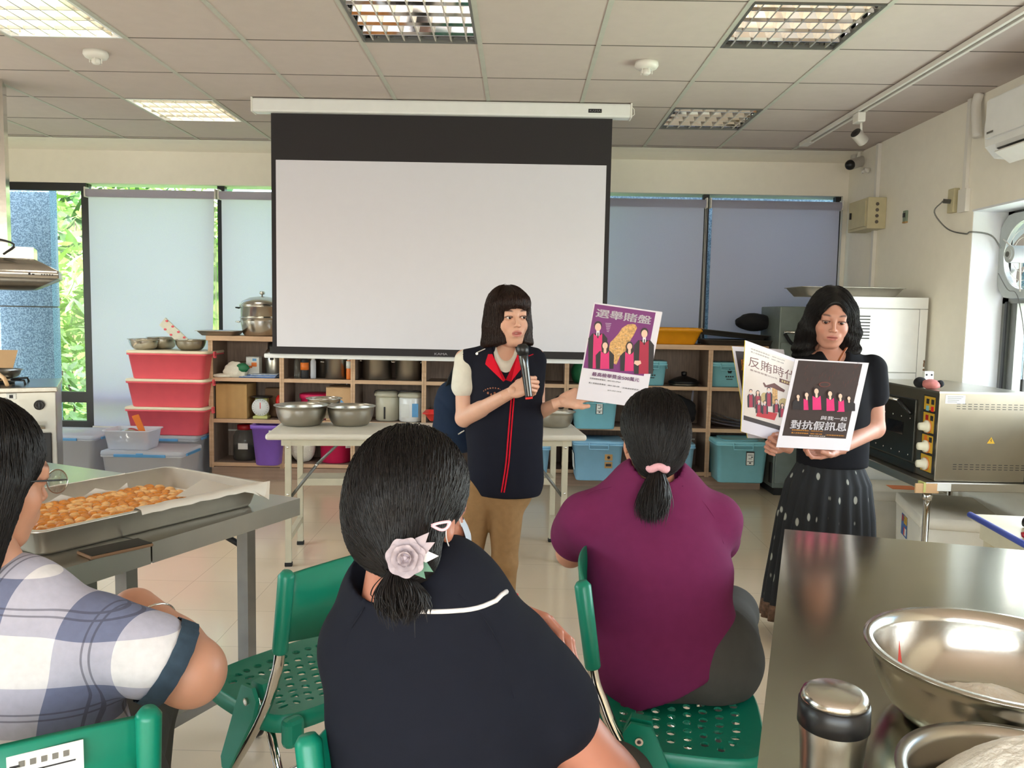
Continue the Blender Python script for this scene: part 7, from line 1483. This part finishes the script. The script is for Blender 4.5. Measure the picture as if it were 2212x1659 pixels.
g.obj('face_mask', P4)
g = G('red_plastic'); wd = Vector((.92, -.1, -.26)).normalized(); U = wd.orthogonal().normalized(); Wv = wd.cross(U); wc = lwr+wd*.012; g.tube([wc+(U*math.cos(a)+Wv*math.sin(a))*.0255 for a in np.linspace(0, 2*np.pi, 24, endpoint=False)], .0026, n=6, closed=True); g.obj('wrist_string', P4)
collar(P4, (n0.x, n0.y+.01, n0.z-.008), .080, .056, -.035, .038, R(-215), R(35), 'polo_navy', 'collar', .006, .9, -.016)
ring_arc(P4, 'collar_piping', 'piping_white', (n0.x+.005, n0.y, n0.z), .088, .075, R(-178), R(-2), -.036, .0034, -.010, sh4)
g = G('piping_white'); lc = at(856, 1283, Y=Yd-.09); q = onsurf(sh4, lc.x, lc.z-.004, Yd-.25, Yd+.1, .001)
for k in range(3): g.prism([(.0115*k-.016, -.006), (.0115*k-.007, -.006), (.0115*k-.010+.000, .002+.006*k), (.0115*k-.0145, -.001+.006*k)], q, (1, 0, 0), (-.28, -.05, 1), (0, -.0008, 0))
g.obj('chest_logo' if False else 'back_logo', P4)
def seam(parent, m, sh, Yr, *lines):
    g = G(m)
    for ln in lines: g.tube(spl([onsurf(sh, at(x, y, Y=Yr-.1).x, at(x, y, Y=Yr-.1).z, Yr-.3, Yr+.1, .0004) for x, y in ln], 5), .0013, n=5)
    g.obj('seam', parent)
seam(P4, 'polo_navy', sh4, Yd, [(812, 1300), (775, 1335), (742, 1390), (725, 1450)], [(985, 1305), (1040, 1360), (1085, 1440), (1110, 1530)])
seam(P3, 'polo_purple', sh3, Yc, [(1320, 1052), (1275, 1085), (1243, 1130), (1232, 1175)], [(1478, 1055), (1520, 1085), (1553, 1130), (1568, 1180)])
# ======================================================= seated, plaid shirt, left edge
Ye = 1.27; SKE = np.array(srgb(194, 140, 112)); hc = at(-40, 1030, Y=Ye+.04); hTe = look_T(hc, (.48, .86, -.20)) @ Matrix.Scale(1.02, 4)
def _plaid(nt, tc):
    n, l = nt.nodes, nt.links; mp = n.new('ShaderNodeMapping'); mp.inputs['Rotation'].default_value = (0, R(-7), R(14)); l.new(tc.outputs['Object'], mp.inputs[0]); sp = n.new('ShaderNodeSeparateXYZ'); l.new(mp.outputs[0], sp.inputs[0])
    def M_(op, a, b): q = n.new('ShaderNodeMath'); q.operation = op; [l.new(x, q.inputs[i]) if not isinstance(x, float) else setattr(q.inputs[i], 'default_value', x) for i, x in enumerate((a, b))]; return q.outputs[0]
    def band(src, per, off, w): return M_('LESS_THAN', M_('FRACT', M_('ADD', M_('DIVIDE', src, per), off), 0.), w)
    bx, bz = band(sp.outputs[0], .155, .08, .5), band(sp.outputs[2], .155, .30, .5)
    lines = M_('ADD', M_('ADD', band(sp.outputs[0], .155, .82, .018), band(sp.outputs[0], .155, .76, .018)), M_('ADD', band(sp.outputs[2], .155, .06, .018), band(sp.outputs[2], .155, .12, .018)))
    s_ = M_('ADD', bx, bz); r = n.new('ShaderNodeValToRGB'); r.color_ramp.interpolation = 'CONSTANT'; e = r.color_ramp.elements; e[0].position = 0; e[0].color = (*srgb(214, 208, 206), 1); e[1].position = .4; e[1].color = (*srgb(172, 168, 180), 1); x = e.new(.9); x.color = (*srgb(104, 108, 132), 1)
    l.new(M_('MULTIPLY', s_, .5), r.inputs[0]); mx = n.new('ShaderNodeMix'); mx.data_type = 'RGBA'; l.new(M_('MULTIPLY', M_('MINIMUM', lines, 1.), .6), mx.inputs['Factor']); l.new(r.outputs[0], mx.inputs['A']); mx.inputs['B'].default_value = (*srgb(60, 60, 72), 1); return mx.outputs['Result']
mat('plaid', _plaid, .9, var=.05, vscale=80, bump=.15, bscale=600, bdist=.0006)
n0 = at(0, 1262, Y=Ye+.02); rsh = at(215, 1372, Y=Ye+.02); lsh = at(-190, 1370, Y=Ye-.02); mid = at(20, 1520, Y=Ye+.03); low = Vector((mid.x, Ye+.04, .68)); pel = Vector((-.80, Ye+.06, .56))
rel = at(412, 1452, Y=Ye+.08); rwr = at(290, 1322, Y=Ye+.18); lel = Vector((lsh.x-.03, Ye+.2, .80)); lwr = Vector((-.95, Ye+.34, .70))
def handE(g):
    hand_mesh(g, frame(rwr, (-.8, .35, -.30), (.2, .3, .9)) @ Matrix.Scale(.95, 4), [(20, 25, 12)]*4, [(.036, .036, -.008), (.05, .06, -.014), (.055, .082, -.018)], False, SKE, .003)
    hand_mesh(g, frame(lwr, (.6, .4, .0), (0, 0, 1)) @ Matrix.Scale(.95, 4), [(20, 25, 12)]*4, [(.036, .036, -.008), (.05, .06, -.014), (.055, .082, -.018)], True, SKE, .003)
P5, sh5 = seated('seated person at the left border in a blue-grey plaid shirt, bent elbow, glasses', (-.80, Ye, 0), hTe, SKE,
    [([hTe@Vector((0, .02, -.06)), n0-Vector((0, 0, .02))], [.050, .056]), ([n0-Vector((0, 0, .06)), mid], [.07, .11], fl_(0, .8)), ([lsh, lel, lwr], [.048, .038, .026]), ([rsh, rel], [.054, .056]), ([rel, rel+(rwr-rel)*.35, rwr], [.056, .056, .044])], 'plaid', 'trouser_grey',
    [([n0+Vector((0, .01, -.085)), mid+Vector((0, 0, .03)), low, pel+Vector((0, 0, .03))], [.130, .165, .165, .16], fl_(0, .66)), ([lsh+Vector((.03, 0, 0)), n0+Vector((-.03, 0, -.03)), n0+Vector((.03, 0, -.03)), rsh+Vector((-.03, 0, 0))], [.060, .050, .048, .060])],
    [([lsh, lsh+(lel-lsh)*.4], [.064, .066]), ([rsh, rsh+(rel-rsh)*.52], [.062, .070])],
    [([pel+Vector((-.07, 0, -.01)), pel+Vector((.08, 0, -.01))], [.115, .118]), ([pel+Vector((-.07, 0, -.02)), (-1.02, Ye+.46, .52), (-1.02, Ye+.46, .09)], [.10, .07, .05]), ([pel+Vector((.08, 0, -.02)), (-.84, Ye+.50, .52), (-.86, Ye+.50, .09)], [.10, .07, .05])],
    .006, extra_body=handE, h=.006, collarz=1)
sd = Sdf((-.13, -.13, -.26), (.13, .15, .15), .0034); sd.ell((0, .018, .038), (.086, .100, .092)); sd.ell((0, .038, -.03), (.088, .078, .10), .03); sd.cone((0, .040, -.05), (0, .046, -.19), .084, .074, .03, flat=((0, 1, 0), .8)); [sd.cone((x*.066, .010, .0), (x*.060, .022, -.19), .032, .026, .03) for x in (-1, 1)]; sd.cone((0, -.115, .01), (0, -.12, -.2), .068, .075, .008, 'sub'); sd.ell((0, -.01, -.15), (.055, .055, .07), .015, 'sub')
hair_obj(sd, hTe, P5, lambda v: (v[:, 2] > -.20), down_flow((0, .02), 4.), steps=16, ds=.009, n=8000, rad=.00075, seed=21, col=HAIRC*.95)
mat('lens', (.9, .92, .95), .05, trans=1., ior=1.2)
g = G('black_plastic'); g.T = hTe
for x in (-1, 1):
    g.tube([(x*.033+.026*math.cos(a), -.106-.002*math.cos(a)*x, .0+.020*math.sin(a)) for a in np.linspace(0, 2*np.pi, 28, endpoint=False)], .0012, 'steel', n=6, closed=True); g.lathe([(1e-6, 0), (.0255, 0)], (x*.033, -.106, 0), 'window_glass', axis=(0, -1, 0), n=24, sx=1.0, sy=.78)
    g.tube([(x*.059, -.106, .006), (x*.073, -.085, .006), (x*.078, .0, .0), (x*.079, .02, -.02)], .0016, n=6)
g.tube([(-.007, -.108, .004), (.007, -.108, .004)], .0012, 'steel', n=6); g.obj('glasses', P5)
g = G('chrome'); wd = (rwr-rel).normalized(); U = wd.orthogonal().normalized(); Wv = wd.cross(U); wc = rel+(rwr-rel)*.72; g.tube([wc+(U*math.cos(a)+Wv*math.sin(a))*.050 for a in np.linspace(0, 2*np.pi, 36, endpoint=False)], .0024, n=8, closed=True); g.obj('bangle', P5)
clothmat('denim', srgb(58, 72, 84), var=.2); collar(P5, (n0.x, n0.y+.01, n0.z-.02), .088, .066, -.03, .030, R(-215), R(35), 'denim', 'collar', .006, .9, -.01)
a_ = rsh+(rel-rsh)*.60; g = G('denim'); wd = (rel-rsh).normalized(); U = wd.orthogonal().normalized(); Wv = wd.cross(U); n = 40
L = [[(a_+wd*q+(U*math.cos(2*math.pi*i/n)+Wv*math.sin(2*math.pi*i/n))*(r_+.002*math.sin(i*2.3)))[:] for i in range(n)] for q, r_ in ((.004, .073), (.036, .075), (.038, .068), (.006, .060))]; loft(g, L, None, False, False); g.obj('cuff', P5)
# white label on the back rest of the chair in front
# ---------------------------------------------------------------- posters
mat('print_purple', srgb(118, 36, 112), .5, var=.03); mat('print_white', srgb(226, 220, 226), .5); mat('print_pink', srgb(214, 36, 110), .5); mat('print_crimson', srgb(166, 24, 60), .5); mat('print_black', srgb(34, 26, 30), .5); mat('print_brown', srgb(52, 34, 32), .5, var=.08, vscale=60)
mat('print_skin', srgb(232, 190, 168), .5); mat('print_hair', srgb(44, 30, 30), .5); mat('print_tan', srgb(206, 158, 96), .5, var=.35, vscale=130); mat('print_cream', srgb(222, 208, 198), .5, var=.03, vscale=10); mat('print_rust', srgb(96, 40, 32), .5); mat('print_red', srgb(196, 26, 40), .5); mat('print_orange', srgb(226, 150, 40), .5); mat('board_yellow', srgb(232, 206, 60), .6); mat('print_gold', srgb(190, 164, 110), .5, var=.2, vscale=80)
class Poster:
    def __init__(s, lab, TL, TR, BL, w=.297, h=.42, edge='paper_white', th=.004):
        s.o = Vector(BL); U = Vector(TR)-Vector(TL); Vv = Vector(TL)-Vector(BL); s.w = U.length; s.h = Vv.length; s.u = U.normalized(); s.v = (Vv-s.u*Vv.dot(s.u)*0).normalized(); s.n = s.u.cross(s.v).normalized()
        s.t = thing('poster', lab, 'poster', s.o, 0, 'held posters'); g = G('paper_white')
        P = [s.p(0, 0), s.p(1, 0), s.p(1, 1), s.p(0, 1)]; b = [p-s.n*th for p in P]; g.add([p[:] for p in P+b], [(0, 1, 2, 3)]); g.add([p[:] for p in P+b], [(7, 6, 5, 4)], 'paper_white'); g.add([p[:] for p in P+b], [(0, 4, 5, 1), (1, 5, 6, 2), (2, 6, 7, 3), (3, 7, 4, 0)], edge); g.obj('board', s.t)
        s.g = G('print_white'); s.map = None; s.k = 0
    def p(s, a, b, l=0.): return s.o+s.u*(a*s.w)+s.v*(b*s.h)+s.n*l
    def use(s, TL, TR, BL):
        """map from a measured picture of the board to board coordinates"""
        A = np.array([[TR[0]-TL[0], BL[0]-TL[0]], [TR[1]-TL[1], BL[1]-TL[1]]], float); s.map = (np.linalg.inv(A), np.array(TL, float))
    def uv(s, x, y):
        if s.map is None: return x, y
        q = s.map[0]@(np.array([x, y])-s.map[1]); return q[0], 1-q[1]
    def poly(s, pts, m):
        s.k += 1; L = .0003+.00004*s.k; P = [s.p(*s.uv(*q), L)[:] for q in pts]
        a = sum(pts_[0]*pn[1]-pn[0]*pts_[1] for pts_, pn in zip([s.uv(*q) for q in pts], [s.uv(*q) for q in pts[1:]+pts[:1]]))
        s.g.add(P if a > 0 else P[::-1], [tuple(range(len(P)))], m)
    def ell(s, x, y, rx, ry, m, n=16): s.poly([(x+rx*math.cos(2*math.pi*k/n), y+ry*math.sin(2*math.pi*k/n)) for k in range(n)], m)
    def rect(s, a, b, c, d, m): mp = s.map; s.map = None; s.poly([(a, b), (c, b), (c, d), (a, d)], m); s.map = mp
    def text(s, body, a, b, wid, m, bold=0., ht=None, slant=0.):
        s.k += 1; s.g.text(body, s.p(a, b), s.u+s.v*slant, s.v, .02, m, fit=wid*s.w, ext=.0004+.00004*s.k, bold=bold, hfit=ht*s.h if ht else None)
    def done(s): s.g.obj('printed_artwork', s.t); return s.t
def fig(P, x, y, s, hair='short', robe='print_black', front='print_pink', lean=0, w=1.0, hgt=5.5):
    """small printed person: head centre x, y, head half-height s; board picture coordinates (y down)"""
    P.poly([(x-2.1*s*w, y+hgt*s), (x-2.2*s*w, y+2.6*s), (x-1.3*s*w, y+1.5*s), (x+1.3*s*w, y+1.5*s), (x+2.2*s*w, y+2.6*s), (x+2.1*s*w, y+hgt*s)], robe)
    P.poly([(x-1.0*s*w, y+1.5*s), (x-1.1*s*w, y+hgt*s), (x+1.1*s*w, y+hgt*s), (x+1.0*s*w, y+1.5*s), (x, y+2.3*s)], front)
    if hair == 'long': P.ell(x, y+.2*s, .98*s, 1.45*s, 'print_hair'); P.ell(x+.1*s, y+1.0*s, 1.0*s, 1.2*s, 'print_hair')
    P.poly([(x-.35*s, y+.7*s), (x+.35*s, y+.7*s), (x+.35*s, y+1.9*s), (x, y+2.2*s), (x-.35*s, y+1.9*s)], 'print_white' if hair == 'short' else 'print_skin'); P.ell(x, y-.25*s, .86*s, 1.0*s, 'print_hair'); P.ell(x, y+.08*s, .68*s, .88*s, 'print_skin')
    if hair == 'short': P.poly([(x-.1*s, y+1.3*s), (x+.1*s, y+1.3*s), (x+.15*s, y+2.5*s), (x-.15*s, y+2.5*s)], 'print_black')
# poster held by the speaker
YP = 3.235
p = Poster('purple poster with a tan island map, held out by the speaker', at(1283, 653, Y=YP), at(1431, 674, Y=YP+.02), at(1245, 862, Y=YP))
p.use((220, 93), (1157, 222), (0, 1420)); p.rect(.018, .327, .905, .985, 'print_purple')
p.text('選舉賭盤', .05, .865, .80, 'print_white', .022, .085)
p.poly([(750, 385), (790, 395), (815, 440), (770, 540), (730, 600), (690, 720), (640, 790), (590, 820), (560, 900), (540, 945), (505, 930), (480, 800), (435, 740), (450, 640), (500, 590), (560, 520), (610, 440), (680, 395)], 'print_tan')
r = rnd(2)
for k in range(46): x, y = r.uniform(480, 760), r.uniform(420, 820); p.poly([(x-18, y), (x+14, y+3), (x+14, y+6), (x-18, y+4)], r.choice(['print_rust', 'print_gold', 'print_cream'])) if abs((x-620)+(y-620)*.55) < 95 else None
for k in range(6): p.poly([(380+k*4, 375+k*22), (460-k*6, 380+k*22), (460-k*6, 385+k*22), (380+k*4, 380+k*22)], 'print_white')
fig(p, 280, 425, 62, 'short', hgt=9.2, w=.95); fig(p, 915, 515, 62, 'short', front='print_crimson', hgt=9.0, w=1.0); fig(p, 380, 680, 52, 'long', hgt=6.2, w=1.1); fig(p, 715, 690, 52, 'long', hgt=6.6, w=1.1)
p.poly([(790, 890), (870, 890), (880, 930), (830, 960), (780, 930)], 'print_skin'); p.text('最高檢舉獎金500萬元', .155, .262, .69, 'print_purple', .02, .042)
p.text('檢察機關檢舉電話：0800-024-099#4', .135, .225, .45, 'ink', 0, .017); p.text('萬人拒賄檢舉專線：0800-388-688', .13, .178, .45, 'ink', 0, .017); p.text('〔反賄選檢舉查詢〕', .60, .172, .25, 'ink', 0, .016); p.text('臺灣法務部 檢察署', .42, .128, .2, 'grey_frame', 0, .013); p.done()
# three posters held by the other person; the front one first
p = Poster('front poster of the three, dark, six robed figures and bold white characters', at(1718, 775, Y=3.18), at(1877, 784, Y=3.20), at(1677, 966, Y=3.18))
p.use((628, 712), (1222, 750), (448, 1443)); p.rect(.045, .135, .915, .985, 'print_brown')
for k in range(70): r2 = rnd(k); x = r2.uniform(670, 1150); y = r2.uniform(735, 930); p.poly([(x, y), (x+2, y), (x-6, y+26), (x-8, y+26)], 'print_hair' if k % 2 else 'print_rust')
p.ell(855, 925, 48, 22, 'print_rust'); p.ell(855, 925, 38, 15, 'print_brown')
for x, y, s_, dm in ((637, 1022, 18, 0), (1048, 1040, 18, 0), (706, 1008, 21, 1), (978, 1020, 22, 1), (895, 1000, 24, 1), (785, 978, 26, 1)): fig(p, x, y, s_, 'long', front='print_pink' if dm else 'print_black', hgt=6.0, w=1.25)
p.text('與我一起', .50, .340, .36, 'print_white', 0, .045); p.text('對抗假訊息', .115, .228, .76, 'print_white', .026, .10)
p.text('檢察機關檢舉電話：0800-024-099', .15, .200, .42, 'print_orange', 0, .016); p.text('萬人拒賄檢舉專線：0800-388-688', .15, .168, .42, 'print_orange', 0, .016); p.text('〔反賄選檢舉查詢〕', .60, .163, .25, 'print_orange', 0, .014); p.text('臺灣法務部 檢察署', .40, .146, .22, 'print_cream', 0, .012); p.done()
p = Poster('middle poster of the three, cream with dark brown characters and a crowd of robed figures', at(1610, 735, Y=3.285), at(1727, 778, Y=3.46), at(1601, 932, Y=3.285), edge='board_yellow')
p.use((195, 553), (620, 705), (158, 1310)); p.rect(.03, .17, .97, .96, 'print_cream'); p.rect(.03, .135, .97, .185, 'print_brown'); p.text('檢察機關檢舉電話：0800-024-099', .10, .925, .62, 'ink', 0, .016); p.text('萬人拒賄檢舉專線：0800-388-688', .10, .893, .60, 'ink', 0, .016)
p.text('反賄時代', .06, .745, .87, 'print_rust', .0, .115); p.text('臺灣檢察署2020年', .10, .695, .50, 'print_rust', 0, .02); p.rect(.64, .675, .95, .72, 'print_rust'); [p.rect(.68+.045*k, .686, .71+.045*k, .71, 'print_gold') for k in range(5)]
p.poly([(398, 925), (440, 935), (440, 1110), (398, 1080)], 'print_tan'); p.poly([(325, 905), (335, 900), (350, 925), (415, 905), (470, 945), (500, 965), (492, 985), (440, 965), (400, 945), (340, 940)], 'print_rust'); p.ell(335, 1030, 28, 45, 'print_gold'); p.ell(485, 1070, 35, 35, 'print_gold')
p.poly([(285, 1135), (440, 1165), (415, 1225), (270, 1185)], 'print_red')
for x, y, s_ in ((232, 975, 15), (285, 985, 15), (370, 960, 16), (292, 1060, 14), (338, 1070, 14), (428, 1060, 14), (475, 1095, 15), (515, 1110, 13)): fig(p, x, y, s_, 'long' if x % 2 else 'short', robe='print_rust' if x % 3 == 0 else 'print_black', front='print_crimson', hgt=9 if y < 1000 else 7, w=.8)
p.done()
p = Poster('rearmost poster of the three, dark with golden characters, mostly hidden', at(1581, 748, Y=3.50), at(1693, 755, Y=3.56), at(1615, 946, Y=3.46), edge='board_yellow')
p.rect(.05, .15, .95, .95, 'print_brown'); p.text('嚴', .10, .75, .22, 'print_orange', .01, .12); p.rect(.12, .66, .4, .70, 'print_cream'); p.done()
# label on the chair at lower left
ch4 = bpy.data.objects['folding_chair.003']
T_ = WM[ch4.name]; g = G('label_white'); g.T = T_
g.prism([(-.045, -.020), (.045, -.020), (.045, .020), (-.045, .020)], (.075, -.2390, .786), (1, 0, 0), (0, .04, 1), (0, -.0012, 0))
q = T_ @ Vector((.0, -.2425, .772)); ux = (T_.to_3x3() @ Vector((1, 0, 0))); [g.box((.047+.013*k, -.2410, .793), (.007, .0006, .008), 'grey_frame') for k in range(5)]; g.box((.080, -.2410, .781), (.06, .0006, .002), 'ink'); [g.box((.039, -.2410, .773+.009*k), (.012, .0006, .003), 'ink') for k in range(3)]; g.T = None; g.obj('paper_label', ch4)
# ---------------------------------------------------------------- sub-parts: small pieces belong to the part they sit on
def _centre(o): n = len(o.data.vertices); a = np.empty(n*3); o.data.vertices.foreach_get('co', a); return a.reshape(-1, 3).mean(0)
SUB = {'foot': ('leg', 'front_leg'), 'castor': ('leg',), 'leg_collar': ('leg',), 'door_handle': ('door', 'oven_door'), 'knob': ('control_panel',), 'lid_knob': ('lid',), 'pull_chain': ('roller',), 'rivet': ('bracket',),
       'collar_piping': ('collar',), 'collar_lining': ('collar',), 'scrunchie': ('ponytail',), 'case_badge': ('case',), 'case_cord': ('case',), 'border_logo': ('fabric',), 'projection_surface': ('fabric',), 'knockout': ('cabinet',),
       'emblem': ('lid',), 'maker_mark': ('front_panel',), 'sensor_cage': ('body',), 'zipper_pull': ('vest',), 'embroidery': ('vest',), 'zip_trim': ('vest',), 'hem_trim': ('skirt',), 'lashes': ('eyes',), 'snap_clip': ('hair',), 'flower_leaves': ('flower_clip',),
       'vent_grille': ('front_door',), 'door_latch': ('front_door',), 'warning_sign': ('body',), 'rating_plate': ('body',), 'pump_top': ('body',), 'dial': ('body',), 'cuff': ('shirt',), 'back_logo': ('shirt',), 'lens': ('body',), 'flap': ('body',), 'printing': ('board', 'body'), 'handle_tab': ('body',), 'paper_label': ('backrest',)}
for r in [o for o in COL.objects if o.parent is None and o.type == 'EMPTY']:
    kids = [c for c in r.children if c.type == 'MESH']
    for c in kids:
        b = c.name.split('.')[0]
        if b not in SUB or c.children: continue
        cand = [k for k in kids if k is not c and k.name.split('.')[0] in SUB[b] and k.parent is r]
        if cand: cc = _centre(c); c.parent = min(cand, key=lambda k: float(np.linalg.norm(_centre(k)-cc)))
